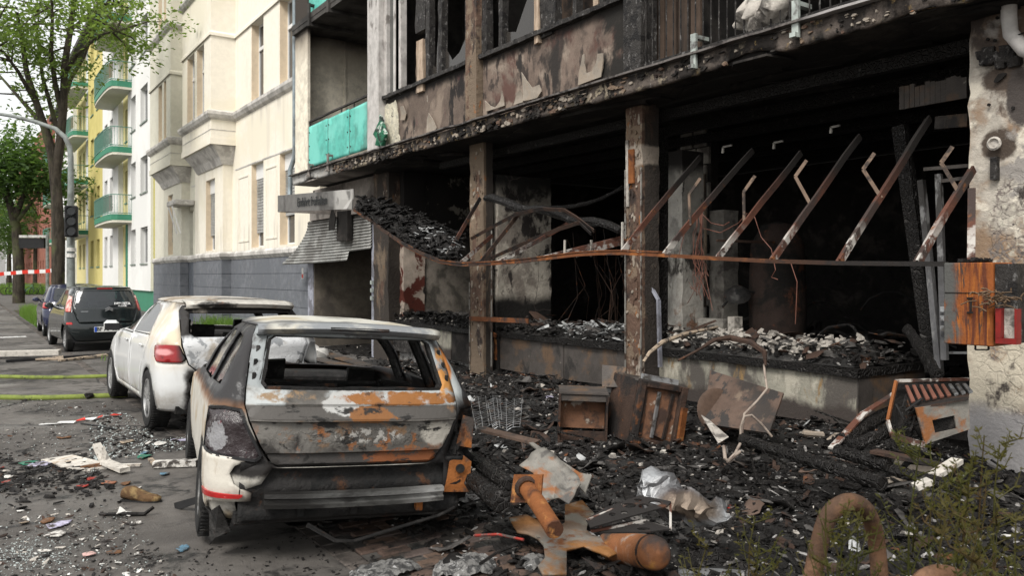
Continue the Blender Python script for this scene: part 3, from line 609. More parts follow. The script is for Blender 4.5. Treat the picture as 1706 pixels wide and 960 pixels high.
# plaster pulled away round the right pillar: scars, bolts, round junction box
Yc = YX(1615, XP)
for (px, py, r, m) in ((1672, 128, .035, 'soot'), ):
    P = rough_edge(rnd_poly(YX(px, XP), ZX(px, py, XP), r, r * 1.2, 10, .2), .05, .03, px); part(sheet(P, lambda y, z: (XP - .022, y, z), step=.05), 'soot_scar', M['soot'], solid=.012)
part(MB().lathe([(.001, 0), (.045, 0), (.055, -.03), (.04, -.04), (.03, -.02), (.001, -.02)], Matrix.Translation(PX(1662, 240, XP) + Vector((-.03, 0, 0))) @ Matrix.Rotation(pi / 2, 4, 'Y'), 14), 'junction_box', M['plaster_chip'])
part(MB().box(PX(1660, 300, XP) - Vector((.05, .025, 0)), PX(1660, 262, XP) + Vector((0, .025, 0))), 'cable_duct', M['charframe'])
for (px, py) in ((1648, 66), (1660, 68), (1664, 30), (1672, 100), (1650, 175), (1690, 180)): part(MB().tube([PX(px, py, XP) - Vector((.03, 0, 0)), PX(px, py, XP) - Vector((.018, 0, 0))], .013, 8), 'bolt_hole', M['soot'])
# broken masonry ridge near the pillar head
mb = MB()
for k in range(26):
    p = PX(1640 + R.uniform(0, 55), 100 + R.uniform(-8, 10) - (k % 3) * 3, XP); s = R.uniform(.015, .045); mb.box(p - Vector((.05, s, s)), p + Vector((.01, s, s)), bev=.008)
part(mb.wob(.03, 9, 4), 'broken_render', M['charframe'])
# white downpipe at the right edge
part(MB().tube([PX(1680, -40, XP - .1), PX(1681, 30, XP - .1), PX(1684, 56, XP - .1), PX(1706, 82, XP - .12), PX(1760, 100, XP - .1)], .055, 14), 'downpipe', M['whitecol'], smooth=60)
tag(MB().tube([PX(1678, 92, XP - .12), PX(1690, 60, XP - .14), PX(1730, 45, XP - .14)], .006, 6).build('cable', M['black_plastic'] if 0 else M['soot']), 'thin black cable looping off the top of the right pillar', 'cable')
# inner walls and columns that catch light
yw = YX(822, XP + .17)
wpart('wall_stub', XP + .25, XY(918, yw), yw, yw + .18, 0, 3.3, M['white_stub'], .03, .12, 2)
yb = YX(1098, 8.0)
wpart('column', 7.75, 8.15, YX(1137, 7.75), YX(1103, 7.75), 0, 3.35, M['greycol'], .02, .12, 4)
part(MB().box((7.15, YX(1098, 7.15), 0), (7.3, YX(1086, 7.15), 3.5)).wob(.02, 5, 1), 'charred_post', M['charwood'])
y1, y0 = YX(1137, 8.6), YX(1182, 8.6); 
for j in range(12):
    for i in range(2):
        a, c = lerp(y0, y1, i / 2 + (.12 if j % 2 else 0)), lerp(y0, y1, (i + 1) / 2 + (.12 if j % 2 else 0))
        part(MB().box((8.6, a + .012, .78 + j * .25), (8.8, min(c, y1 + .2) - .012, 1.015 + j * .25), bev=.01), 'block', M['block'])
part(MB().box((8.64, y0, .7), (8.78, y1 + .15, 3.75)), 'mortar', M['soot'])
wpart('column', 8.5, 8.8, YX(1205, 8.5), YX(1182, 8.5), 0, 2.6, M['block'], .02, .12, 8)
for px in (1163, 1174): part(MB().tube([PX(px, 512, 8.45), PX(px + 1, 430, 8.45), PX(px, 290, 8.45)], .022, 8), 'conduit', M['peelwood'])
part(MB().lathe([(.34, .78), (.36, 1.4), (.33, 2.1), (.2, 2.35), (.02, 2.4)], Matrix.Translation(PX(1295, 460, 8.6) * 1 - Vector((0, 0, 1.7))), 24), 'boiler_shell', M['tank'], smooth=50)
part(MB().box((7.25, YX(1200, 7.3), 2.1), (8.3, YX(1200, 7.3) + .02, 2.13)), 'rail', M['rust_dark'])
wpart('inner_wall', 7.15, 7.62, 14.1, 14.28, 0, ZS, M['innerr'], .03, .12, 22); wpart('inner_wall', 7.621, 9.61, 14.14, 14.3, 0, ZS, M['innerw'], .03, .15, 21)
for px_, z0_, z1_ in ((1043.6, .3, 3.0), (1069.5, .3, 3.0), (783.8, .2, 1.6), (820, .3, 2.4)):
    y_ = YX(px_, XP); part(MB().box((XP - .022, y_ - .008, z0_), (XP - .008, y_ + .008, z1_)).wob(.006, 4, px_), 'corner_bead', M['galv_'])
part(MB().box(PX(1059, 305, XP) - Vector((.035, 0, 0)), PX(1050, 250, XP) + Vector((-.015, 0, 0))), 'rust_plate', M['rust'])
part(MB().box(PX(1049, 345, XP) - Vector((.03, 0, 0)), PX(1045, 235, XP) + Vector((-.015, 0, 0))).wob(.02, 5), 'peeled_strip', M['plaster_chip'])
# counters (shop window plinths)
def counter(name, px0, px1, x0, x1, m, panels, top=.815, low=.24, seed=0):
    y1, y0 = YX(px0, x0), YX(px1, x0); c = y0
    part(MB().box((x0 + .14, y0, 0), (x1, y1, low + .02)), 'counter_base', M['pillar_c'] if seed else M['ash'])
    for (f0, f1, mm, dz) in panels:
        part(sheet([(lerp(y1, y0, f1), low + dz), (lerp(y1, y0, f0), low), (lerp(y1, y0, f0), top - .06), (lerp(y1, y0, f1), top - .06)], lambda y, z: (x0 + .008 * mn.noise(Vector((y * 2, z * 2, seed))), y, z), step=.15), 'counter_panel', mm, solid=-.03)
    part(MB().box((x0 + .05, y0 + .01, low + .02), (x1, y1 - .01, top - .06)), 'counter_core', M['soot'])
    mb = MB(); n = int((y1 - y0) / .12)
    for i in range(n):
        a, c2 = lerp(y0 - .03, y1, i / n), lerp(y0 - .03, y1, (i + 1) / n)
        for j in range(5): xa, xb = lerp(x0 - .05, x1, (j / 5) ** 2), lerp(x0 - .05, x1, ((j + 1) / 5) ** 2); mb.box((xa, a, top - .075), (xb, c2, top + .0))
    for v in mb.v:
        q = Vector((v.x * 9, v.y * 9, 2)); v.z += mn.noise(q) * .012; v.x += mn.noise(q + Vector((5, 5, 5))) * .014
    part(mb, 'counter_top', M['charwood'])
counter('a', 655, 783, 7.0, 8.2, M['cfront'], [(0, .35, M['charframe'], 0), (.36, .78, M['cfront'], 0), (.79, 1, M['soot'], 0)], seed=0)
counter('b', 826, 1040, 7.0, 8.3, M['cpanel'], [(0, .58, M['cpanel'], -.02), (.586, 1, M['cpanel'], .03)], seed=0)
counter('c', 1085, 1428, 7.0, 8.22, M['cfront'], [(0, 1, M['cfront'], .0)], seed=1)
yk = YX(1428, 7.0)
part(sheet([(7.0, .24), (8.2, .24), (8.2, .755), (7.0, .755)], lambda x, z: (x, yk - .012, z), step=.2), 'counter_side', M['cpanel'], solid=.02)
# leaning frames at the doorway on the right
part(MB().beam(PX(1556, 620, 7.35), PX(1500, 210, 7.35), .10, .12).wob(.01, 4), 'charred_post', M['charwood'])
part(MB().beam(PX(1566, 622, 7.2), PX(1535, 300, 7.2), .06, .05), 'door_frame', M['sootframe'])
part(MB().beam(PX(1574, 600, 7.1), PX(1564, 290, 7.1), .045, .05), 'door_frame', M['sootframe'])
part(MB().beam(PX(1540, 282, 7.1), PX(1614, 276, 7.1), .035, .03), 'door_frame', M['cpanel'])
part(MB().beam(PX(1566, 302, 7.1), PX(1614, 296, 7.1), .03, .03), 'door_frame', M['cpanel'])
part(MB().beam(PX(1560, 205, 7.6), PX(1614, 200, 7.6), .06, .12), 'lintel', M['cpanel'])
for py in (520, 535, 552): part(MB().box(PX(1576, py, 7.02), PX(1572, py - 9, 7.02) + Vector((.02, .03, 0))), 'door_lock', M['alu'])
part(MB().beam(PX(1578, 588, 7.3), PX(1612, 588, 7.3), .03, .02), 'step_edge', M['alu'])
# zinc angle pieces standing beside pillars
part(MB().beam(PX(1100, 612, 6.9), PX(1097, 500, 6.9), .05, .03).beam(PX(1097, 500, 6.9), PX(1076, 462, 6.85), .05, .03), 'window_profile', M['lilac'])
part(MB().beam(PX(813, 605, 6.95), PX(814, 470, 6.95), .045, .03), 'window_profile', M['lilac'])
part(MB().beam(PX(826, 600, 6.95), PX(826, 557, 6.95), .07, .03), 'rust_strip', M['rust'])
# ---- garage entrance: posts, beam, walls (shutter is its own part set)
yg1, yg0 = YX(503, XS), YX(628, XS)
part(MB().box((XS, YX(513, XS), 0), (XS + .42, 18.6, 3.02)), 'gate_post', M['lilac'])
part(MB().box((XS, yg0 - .0, 0), (XS + .12, YX(619, XS), 3.2)), 'gate_post', M['lilac'])
for py in (474, 487, 500): part(MB().box(PX(622, py, XS) - Vector((.05, .03, .0)), PX(622, py, XS) + Vector((0, .05, .08))), 'hinge', M['galv'])
part(MB().box((XS - .12, YX(626, XS), 3.02), (XS + .6, 18.5, 3.35)), 'gate_beam', M['slabgrey'])
part(MB().box((XS, YX(628, XS), 3.351), (XS + .3, 18.5, ZS)), 'gate_lintel', M['slabgrey'])
mb = MB().box((XS - .02, YX(590, XS), 3.35), (XS, YX(573, XS), 3.62)); part(mb.wob(.05, 3), 'torn_sheet', M['whitecol'])
part(MB().box((XS + .02, 18.55, 0), (13, 18.66, ZS)), 'party_wall', M['passage'])
part(MB().box((XS + 2.2, yg0 - .3, 0), (XS + 2.3, yg1 - .0, ZS)), 'passage_wall', M['passage'])
part(MB().box((XS + .12, yg0 - .14, 0), (XS + 2.2, yg0 - .05, ZS)), 'passage_wall', M['soot'])
part(MB().box((XS + .5, yg1 - .30, 0), (XS + 2.2, yg1 - .2, 3.1)), 'passage_wall', M['passage'])
# roller shutter, bulged and torn: every slat a piece
M['slat'] = mat('shutter_slat', (.33, .33, .315), [((.18, .175, .165), ('n', 2, .48, .6)), ((.08, .075, .07), ('ax', 2, 2.75, 3.1, .12, 4))], rough=.5, metal=.25)
sh = E('roller_shutter', (XS, (yg0 + yg1) / 2, 2), 'crumpled grey roller shutter hanging half open under the driveway sign', 'roller shutter')
ns = 15
for k in range(ns):
    t = k / (ns - 1); z = lerp(2.95, 1.98, t); ys0 = YX(621, XS) ; ys1 = lerp(yg1 - .65, yg1 + .1, t ** 1.5); pts = []
    out_ = .05 + .36 * t ** 2
    pr = []
    for i in range(9):
        s = i / 8; y = lerp(ys0, ys1, s); zz = z + .0 * s + (.10 * (1 - s) ** 2 * t); bulge = out_ * (s ** 1.3)
        if k >= ns - 3 and s < .18: continue
        pr.append(Vector((XS - .03 - bulge, y, zz)))
    mb = MB(); hs = .072
    for q in pr:
        w_ = .008 * mn.noise(Vector((q.y * 1.5, k * .2, 2)))
        mb.v += [q + Vector((w_ - .012, 0, 0)), q + Vector((w_ - .020, 0, hs * .45)), q + Vector((w_ + .002, 0, hs * .85)), q + Vector((w_ + .014, 0, hs))]
    mb.f = [(i * 4 + j, i * 4 + j + 1, i * 4 + j + 5, i * 4 + j + 4) for i in range(len(pr) - 1) for j in range(3)]
    mb.build('slat', M['slat'], sh, solid=.004, smooth=50)
mb = MB().box(PX(574, 402, XS - .2) - Vector((0, .16, 0)), PX(566, 352, XS - .2) + Vector((.12, .16, 0))); tag(mb.wob(.03, 4).build('burnt_motor_box', M['soot']), 'black burnt box hanging beneath the driveway sign in front of the shutter', 'motor box')
mb = MB(); P = [(0, 0), (.16, .02), (.2, .3), (.1, .5), (.02, .25)]; mb.poly([(p[0], p[1]) for p in P], lambda a, c, t: PX(547, 385, XS - .3) + Vector((t, -a * 2, c)), 0, .02)
tag(mb.build('charred_rag', M['soot']), 'torn charred scrap hanging from the left underside of the driveway sign', 'scrap')
st = E('notice_sticker', PX(502.5, 458, XS), 'small white and red notice stuck on the lilac gate post', 'sticker')
q = PX(502.5, 465, XS); MB().box((XS - .006, q.y - .14, 2.35 - .72), (XS - .002, q.y - .02, 2.62 - .72)).build('plate', M['white'], st); MB().box((XS - .009, q.y - .13, 2.35 - .70), (XS - .0065, q.y - .03, 2.37 - .62)).build('band', mat('sign_red', (.5, .05, .04), rough=.5), st)
# zinc downpipe at the party wall
dp = MB().tube([(XF + .1, YE + .12, 10.5), (XF + .1, YE + .12, 4.45), (XF + .02, YE + .2, 4.15), (XF + .02, YE + .22, 3.35), (XF - .1, YE + .1, 3.2)], .055, 12)
tag(dp.build('rainwater_pipe', M['gut'], smooth=60), 'grey zinc downpipe between the cream house and the burnt building', 'downpipe')
# ================================================================ helper: lettering
def text(s, size, M_, name, m, parent, ext=.002, align='CENTER', bold=0):
    c = bpy.data.curves.new('t', 'FONT'); c.body = s; c.size = size; c.extrude = ext; c.align_x = align; c.align_y = 'CENTER'; c.resolution_u = 2; c.offset = bold
    o = bpy.data.objects.new('t', c); SC.collection.objects.link(o); bpy.context.view_layer.update()
    me = bpy.data.meshes.new_from_object(o.evaluated_get(bpy.context.evaluated_depsgraph_get())); bpy.data.objects.remove(o); bpy.data.curves.remove(c)
    mb = MB(); mb.add([M_ @ v.co for v in me.vertices], [tuple(p.vertices) for p in me.polygons]); bpy.data.meshes.remove(me)
    return mb.build(name, m, parent)
def face_X(p, tilt=0): # text standing on a facade plane, read from the street (-X side): local x -> -Y, local y -> Z
    return Matrix.Translation(p) @ Matrix(((0, 0, -1, 0), (-1, 0, 0, 0), (0, 1, 0, 0), (0, 0, 0, 1)))
# ================================================================ cream houses with bays

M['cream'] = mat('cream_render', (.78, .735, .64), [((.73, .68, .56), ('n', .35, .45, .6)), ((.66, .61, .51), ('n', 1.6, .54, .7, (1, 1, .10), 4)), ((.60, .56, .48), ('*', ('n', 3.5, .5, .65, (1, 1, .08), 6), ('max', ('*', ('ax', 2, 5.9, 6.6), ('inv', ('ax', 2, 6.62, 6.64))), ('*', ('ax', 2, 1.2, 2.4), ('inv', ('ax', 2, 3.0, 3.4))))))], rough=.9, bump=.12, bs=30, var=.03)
M['cream2'] = mat('greyed_cream_render', (.60, .58, .49), [((.53, .51, .43), ('n', .35, .45, .6))], rough=.9, bump=.12, bs=30, var=.04)
M['reveal'] = mat('peach_reveal', (.68, .56, .41), rough=.9, var=.04)
M['cornice'] = mat('weathered_cornice', (.55, .53, .50), [((.34, .325, .305), ('n', 1.6, .48, .62))], rough=.9, bump=.2)
M['plinth'] = mat('grey_plinth_block', (.15, .158, .175), [((.128, .136, .152), ('n', .9, .45, .6)), ((.16, .165, .17), ('n', 5, .6, .7))], rough=.85, bump=.1)
M['plinth_joint'] = mat('plinth_joint', (.09, .10, .118), rough=.9)
M['blind'] = mat('roller_blind', (.34, .34, .33), [((.22, .22, .21), ('n', 1.5, .5, .6))], rough=.6)
M['wframe'] = mat('white_frame', (.7, .7, .69), rough=.4, var=0)
M['wglass'] = glassm('house_glass', (.05, .055, .06), .06, 1.0)
def wall_open(parent, X, y0, y1, z0, z1, holes, m, th=.3, name='wall'):
    hs = [[(a, c), (b_, c), (b_, d), (a, d)] for a, b_, c, d in holes]
    return sheet([(y0, z0), (y1, z0), (y1, z1), (y0, z1)], lambda y, z: (X, y, z), hs, step=99, grid=False).build(name, m, parent, solid=-th)
def window(parent, X, a, b_, c, d, kind, dep=.22, shut=None):
    w = MB(); fw = .06; x = X + dep
    w.box((x, a, c), (x + .06, a + fw, d)).box((x, b_ - fw, c), (x + .06, b_, d)).box((x, a + fw, c), (x + .06, b_ - fw, c + fw)).box((x, a + fw, d - fw), (x + .06, b_ - fw, d))
    if kind != 'plain': zz = c + (d - c) * .68; w.box((x - .02, a + fw, zz - .05), (x + .07, b_ - fw, zz + .05)); w.box((x, (a + b_) / 2 - .03, c + fw), (x + .06, (a + b_) / 2 + .03, zz))
    wo = w.build('window', M['wframe'], parent)
    MB().add([(x + .03, a, c), (x + .03, b_, c), (x + .03, b_, d), (x + .03, a, d)], [(0, 1, 2, 3)]).build('pane', M['wglass'], wo)
    if shut is not None:
        MB().box((x - .08, a + .01, d - .45), (x - .01, b_ - .01, d)).build('blind_box', M['wframe'], wo)
        n = int((d - .45 - shut) / .09)
        for i in range(n): MB().box((x - .06, a + .02, d - .45 - (i + 1) * .09 + .014), (x - .035 - .01 * (i % 2), b_ - .02, d - .45 - i * .09)).build('slat', M['blind'], wo)
    return wo
def cornice(parent, pts, z0, z1, pr, m, name='cornice'):
    """moulding along the polyline pts (X, Y) facing the street"""
    mb = MB()
    n = len(pts); off = []
    for i in range(n):
        d = []
        if i > 0: d.append(Vector((pts[i][0] - pts[i - 1][0], pts[i][1] - pts[i - 1][1])).normalized())
        if i < n - 1: d.append(Vector((pts[i + 1][0] - pts[i][0], pts[i + 1][1] - pts[i][1])).normalized())
        nn = sum([Vector((-q.y, q.x)) for q in d], Vector((0, 0))); nn = nn / max(.3, nn.length_squared) * (2 if len(d) == 2 else 1) if len(d) == 2 else nn
        off.append(nn)
    prof = [(0, z1 + .04), (pr * .7, z1), (pr, z1 - .03), (pr, z1 - .12), (pr * .6, z0 + .06), (0, z0)]
    vs = []
    for (x, y), o in zip(pts, off):
        for r, z in prof: vs.append((x + o.x * r, y + o.y * r, z))
    k = len(prof); fs = []
    for i in range(n - 1):
        for j in range(k - 1): fs.append((i * k + j, i * k + j + 1, (i + 1) * k + j + 1, (i + 1) * k + j))
    fs += [tuple(range(k)), tuple(range((n - 1) * k, n * k))[::-1]]
    return mb.add(vs, fs).build(name, m, parent)
XW = 7.2
def bay_house(name, y0, y1, by0, by1, wm, label, wins, bw, bg, door=None, th=17.0):
    """y0<y1 along the street, by0..by1 the bay; wins: flat-wall window spans; bw: bay window spans; bg: ground floor windows below the bay"""
    h = E(name, (XW, (y0 + y1) / 2, 0), label, 'house')
    fl = [(2.55, 5.05), (6.95, 9.27), (11.3, 13.6)]
    holes = [(a, c, z0, z1) for a, c in wins for z0, z1 in fl]
    wall_open(h, XW, y0, y1, 0, th, holes + ([(door[0], door[1], .2, 4.2)] if door else []), wm)
    for i, (a, c) in enumerate(wins):
        for j, (z0, z1) in enumerate(fl): window(h, XW, a, c, z0, z1, 'x', shut=(z0 + .35 * (1 + i % 2) if j == 0 else None))
        for z0, z1 in fl: MB().box((XW + .004, c - .006, z0), (XW + .22, c + .0, z1)).build('reveal', M['reveal'], h)
    XB = 6.44; mb = MB()
    # ground floor projection under the bay
    XG = 6.9; g0, g1 = by0 + .35, by1 - .35
    wall_open(h, XG, g0, g1, 2.3, 5.6, [(a, c, 2.55, 4.95) for a, c in bg], wm, name='wall')
    for yy in (g0 - .004, g1 - .016): MB().box((XG + .003, yy, 2.3), (XW, yy + .02, 5.597)).build('wall_return', wm, h)
    for a, c in bg:
        window(h, XG, a, c, 2.55, 4.95, 'x', shut=3.0); MB().box((XG + .004, c - .006, 2.55), (XG + .22, c, 4.95)).build('reveal', M['reveal'], h)
    # pilaster strips with panels on the flat ground floor wall
    # bay: front, returns, corbel
    for (z0, z1, ww) in ((6.0, th, 1),):
        wall_open(h, XB, by0, by1, 5.85, th, [(a, c, 6.95, 9.2) for a, c in bw] + [(a, c, 11.3, 13.6) for a, c in bw], wm, .25, 'bay_wall')
    for a, c in bw:
        for z0, z1 in ((6.95, 9.2), (11.3, 13.6)): window(h, XB, a, c, z0, z1, 'x', .18); MB().box((XB + .004, c - .006, z0), (XB + .18, c, z1)).build('reveal', M['reveal'], h)
    for yy, s in ((by0, -.004), (by1, -.016)): MB().box((XB + .003, yy + s, 5.853), (XW, yy + s + .02, th - .003)).build('bay_return', wm, h)
    cb = MB(); q0 = [(XB, by0, 5.85), (XW + .02, by0, 5.85), (XW + .02, by1, 5.85), (XB, by1, 5.85)]; q1 = [(XG, g0, 5.25), (XW + .02, g0, 5.25), (XW + .02, g1, 5.25), (XG, g1, 5.25)]
    cb.add([(XB + .05, by0 + .05, 5.846), (XW + .02, by0 + .05, 5.846), (XW + .02, by1 - .05, 5.846), (XB + .05, by1 - .05, 5.846), (XG - .15, g0 - .15, 5.5), (XW + .02, g0 - .15, 5.5), (XW + .02, g1 + .15, 5.5), (XG - .15, g1 + .15, 5.5)] + [(XG - .04, g0 - .04, 5.27), (XW + .02, g0 - .04, 5.27), (XW + .02, g1 + .04, 5.27), (XG - .04, g1 + .04, 5.27)],
           [(0, 1, 5, 4), (3, 7, 6, 2), (0, 4, 7, 3), (4, 5, 9, 8), (7, 11, 10, 6), (4, 8, 11, 7), (8, 9, 10, 11)]); cb.build('corbel', M['cornice'], h)
    MB().box((XB - .03, by0 - .03, 5.85), (XB + .02, by1 + .03, 6.05)).box((XB + .021, by0 - .03, 5.85), (XW, by0 - .001, 6.05)).build('bay_band', wm, h)
    for z in (6.3, ): MB().box((XB - .012, by0 - .012, z), (XB - .001, by1, z + .02)).box((XB, by0 - .012, z), (XW, by0 - .001, z + .02)).build('band_line', M['cornice'], h)
    P = [(XW, y0), (XW, by0), (XB, by0), (XB, by1), (XW, by1), (XW, y1)]
    cornice(h, P, 6.62, 6.90, .14, M['cornice'], 'sill_cornice'); cornice(h, P, 9.28, 9.38, .05, wm, 'string_course'); cornice(h, P, 10.95, 11.22, .14, M['cornice'], 'sill_cornice')
    MB().box((XW - .012, y0, 5.06), (XW + .0, by0, 5.1)).build('string_line', M['cornice'], h)
    # ledge and block plinth
    XL = XW - .06; P2 = [(XL, y0), (XL, g0 - .06), (XG - .06, g0 - .06), (XG - .06, g1 + .06), (XL, g1 + .06), (XL, y1)]
    cornice(h, P2, 2.22, 2.44, .08, M['cornice'], 'ledge')
    segs = [('x', XL, y0, g0 - .06), ('x', XG - .06, g0 - .06, g1 + .06), ('x', XL, g1 + .06, y1)]
    if door: segs = [s for s in segs]
    MB().box((XL + .012, y0, 0), (XW, y1, 2.22)).box((XG - .05, g0 - .05, 0), (XL + .011, g1 + .05, 2.22)).build('plinth_core', M['plinth_joint'], h)
    for _, x, a, c in segs:
        if c - a < .3: continue
        nb = max(1, round((c - a) / 1.25))
        for r in range(5):
            for i in range(nb + (r % 2)):
                s0 = a + (i - .5 * (r % 2)) * (c - a) / nb; s1 = s0 + (c - a) / nb; s0, s1 = max(a, s0), min(c, s1)
                if s1 - s0 > .1 and not (door and s0 < door[1] and s1 > door[0] and x > 7): MB().box((x, s0 + .003, .014 + r * .44), (x + .06, s1 - .003, .012 + (r + 1) * .44 - .012)).build('plinth_block', M['plinth'], h)
    for r in range(5): MB().box((XG - .058, g0 - .062, .02 + r * .44), (XL, g0 - .045, .44 * (r + 1))).build('plinth_block', M['plinth'], h)
    return h
def ys(*px, X=XW): return tuple(sorted(YX(p, X) for p in px))
yA0, yA1 = 18.67, YX(325, XW)
h1 = bay_house('cream_house', yA0, yA1, YX(392.5, XW), YX(304, 6.44), M['cream'], 'cream plastered house with bay window and grey block plinth next to the burnt building',
    [ys(419, 439), ys(466, 491)], [ys(312, 324, X=6.44), ys(328, 340, X=6.44)], [ys(343, 358, X=6.9)], door=None)
# panelled strips on the ground floor
for p0, p1 in ((396, 418), (441, 465)):
    a, c = ys(p0, p1)
    for u0, u1 in ((.12, .9),):
        MB().box((XW - .02, lerp(a, c, u0), 2.75), (XW - .001, lerp(a, c, u1), 2.8)).box((XW - .02, lerp(a, c, u0), 4.75), (XW - .001, lerp(a, c, u1), 4.8)).box((XW - .02, lerp(a, c, u0), 2.8), (XW - .001, lerp(a, c, u0) + .04, 4.75)).box((XW - .02, lerp(a, c, u1) - .04, 2.8), (XW - .001, lerp(a, c, u1), 4.75)).build('panel_frame', M['cream'], h1)
yB0, yB1 = yA1 + .004, YX(258, XW)
h2 = bay_house('cream_house', yB0, yB1, YX(284, 6.44), YX(250, 6.44), M['cream2'], 'greyish cream house with bay window, between cream house and white apartment block',
    [], [ys(264, 270, X=6.44), ys(273, 277, X=6.44)], [ys(280, 288, X=6.9)], door=(yB0 + .3, yB0 + 1.25))
# little door canopy with glass
cn = E('door_canopy', (6.9, yB0 + .6, 3.9), 'small grey canopy slab with tilted glass above the doorway between the two bays', 'canopy')
MB().box((6.5, yB0 + .05, 4.35), (XW, yB0 + 1.5, 4.55), bev=.03).build('slab', M['cornice'], cn)
MB().beam((6.75, yB0 + .3, 3.3), (6.45, yB0 + .3, 4.3), .03, .05).beam((6.75, yB0 + .9, 3.3), (6.45, yB0 + .9, 4.3), .03, .05).build('bracket', M['wframe'], cn)
# ================================================================ block with green balconies
M['whitewall'] = mat('white_render', (.74, .74, .72), [((.68, .68, .66), ('n', .3, .45, .6))], rough=.9, var=.02)
M['yellow'] = mat('yellow_render', (.60, .52, .20), [((.52, .45, .16), ('n', .3, .45, .6))], rough=.9, var=.02)
M['yellow2'] = mat('pale_yellow_render', (.62, .55, .27), rough=.9, var=.03)
M['ochre'] = mat('ochre_render', (.42, .38, .10), rough=.9, var=.03)
M['green'] = mat('green_paint', (.05, .21, .13), rough=.6, var=.05)
M['greenbar'] = mat('green_metal', (.12, .24, .19), rough=.6, var=.05)
M['netting'] = mat('balcony_screen', (.18, .22, .19), [((.32, .34, .31), ('n', 4, .5, .6))], rough=.8)
M['wood_screen'] = mat('wood_screen', (.22, .15, .09), rough=.8); M['reed'] = mat('reed_screen', (.2, .19, .17), rough=.9)
def balcony(parent, yc, w, z, fill, dep=1.1, X=XW):
    pts = [(X, yc - w / 2)] + [(X - dep * .62 - dep * .38 * sin(pi * k / 10) ** .45, yc - w / 2 + w * (1 - abs(cos(pi * k / 10)) ** .7 * (1 if k < 5 else -1)) / 2) for k in range(11)] + [(X, yc + w / 2)]
    mb = MB(); mb.poly(pts[::-1], lambda a, c, t: (a, c, t), z, z + .3)
    s = mb.build('balcony', M['green'], parent)
    MB().poly([(X + (a - X) * .97, c) for a, c in pts][::-1], lambda a, c, t: (a, c, t), z - .12, z - .004).build('balcony_underside', M['cream2'], s)
    r = MB()
    for zz in (z + .36, z + 1.3):
        for a, c in zip(pts[:-1], pts[1:]): r.beam((a[0], a[1], zz), (c[0], c[1], zz), .04, .04)
    L = 0
    for a, c in zip(pts[:-1], pts[1:]):
        n = max(1, int(math.dist(a, c) / .13))
        for k in range(n): r.beam((lerp(a[0], c[0], k / n), lerp(a[1], c[1], k / n), z + .36), (lerp(a[0], c[0], k / n), lerp(a[1], c[1], k / n), z + 1.3), .018, .018)
    r.build('railing', M['greenbar'], s)
    if fill:
        f = MB()
        for a, c in zip(pts[2:-2], pts[3:-1]): f.add([(a[0] + .04, a[1], z + .45), (c[0] + .04, c[1], z + .45), (c[0] + .04, c[1], z + 1.25), (a[0] + .04, a[1], z + 1.25)], [(0, 1, 2, 3)])
        f.build('screen', fill, s)
def block_house(name, y0, y1, label, secs, bals, th, top=None):
    h = E(name, (XW, (y0 + y1) / 2, 0), label, 'apartment block')
    zf = [2.3, 5.7, 9.07, 12.4, 15.7]
    for (a, c, m, wins, rec) in secs:
        x = XW + rec
        nf = [z for z in zf if z + 2 < th]
        wall_open(h, x, a, c, 1.0, th, [(p, q, z, z + 1.75) for p, q in wins for z in nf], m)
        for p, q in wins:
            for z in nf:
                window(h, x, p, q, z, z + 1.75, 'plain', .2); MB().box((x - .05, p, z - .06), (x + .2, q, z - .0)).build('sill', M['greenbar'] if m != M['whitewall'] else M['netting'], h)
    MB().box((XW + .1, y0, 0), (XW + .3, y1, 1.0)).build('green_plinth', M['green'], h)
    for (yc, w, zs, fl) in bals:
        for k, z in enumerate(zs): balcony(h, yc, w, z, fl[k % len(fl)])
    MB().box((XW - .5, y0, th), (XW + 8, y1, th + .3)).build('roof', M['darkgrey'], h)
    return h
c0 = yB1 + .01
s1 = (c0 + .0, ys(250, 250)[0]); a213 = YX(213, XW); a197 = YX(197, XW); a171 = YX(171, XW)
bz = [4.55, 8.0, 11.35, 14.7]
h3 = block_house('balcony_house', c0, a171, 'white apartment block with round green balconies beside the cream houses',
    [(c0, YX(251, XW), M['ochre'], [], .12), (YX(251, XW), a213, M['whitewall'], [ys(218, 226), ys(234, 246)], 0), (a213, a197, M['yellow2'], [ys(200, 204), ys(206, 210)], .25), (a197, a171, M['whitewall'], [ys(174, 179), ys(183, 188)], 0)],
    [(YX(203, XW), 6.2, bz, [M['reed'], M['netting'], M['wood_screen'], None])], 19)
MB().box((XW - .06, a213 + .0, 0), (XW + .25, a213 + .3, 4.4)).build('door_frame', M['green'], h3)
d0, d1 = a171 + .02, YX(113, XW)
h4 = block_house('balcony_house', d0, d1, 'pale yellow apartment block with green balconies behind the traffic light',
    [(d0, YX(147, XW), M['yellow'], [ys(151, 156), ys(161, 166)], 0), (YX(147, XW), YX(138, XW), M['whitewall'], [], .2), (YX(138, XW), YX(122, XW), M['yellow2'], [ys(126, 129), ys(132, 135)], .25), (YX(122, XW), d1, M['whitewall'], [ys(115, 118)], 0)],
    [(YX(135, XW), 8.0, bz, [M['netting'], None, M['wood_screen'], None])], 18)
e0, e1 = d1 + .02, YX(92, XW)
h5 = block_house('white_house', e0, e1, 'far white apartment block half hidden behind the tree trunk', [(e0, e1, M['whitewall'], [ys(95, 98), ys(103, 106)], 0)], [(e1 - 3, 6, bz[:3], [None, M['netting']])], 16)
M['brickwall'] = mat('brick_red_wall', (.24, .085, .06), [((.30, .12, .08), ('n', 2, .45, .6)), ((.2, .17, .15), ('ve', 3, .03, .0, (1, 1, 3)))], rough=.9)
f0, f1 = e1 + .03, e1 + 60
hb = E('brick_house', (XW - .3, (f0 + f1) / 2, 0), 'red brick apartment house at the far end of the row', 'house')
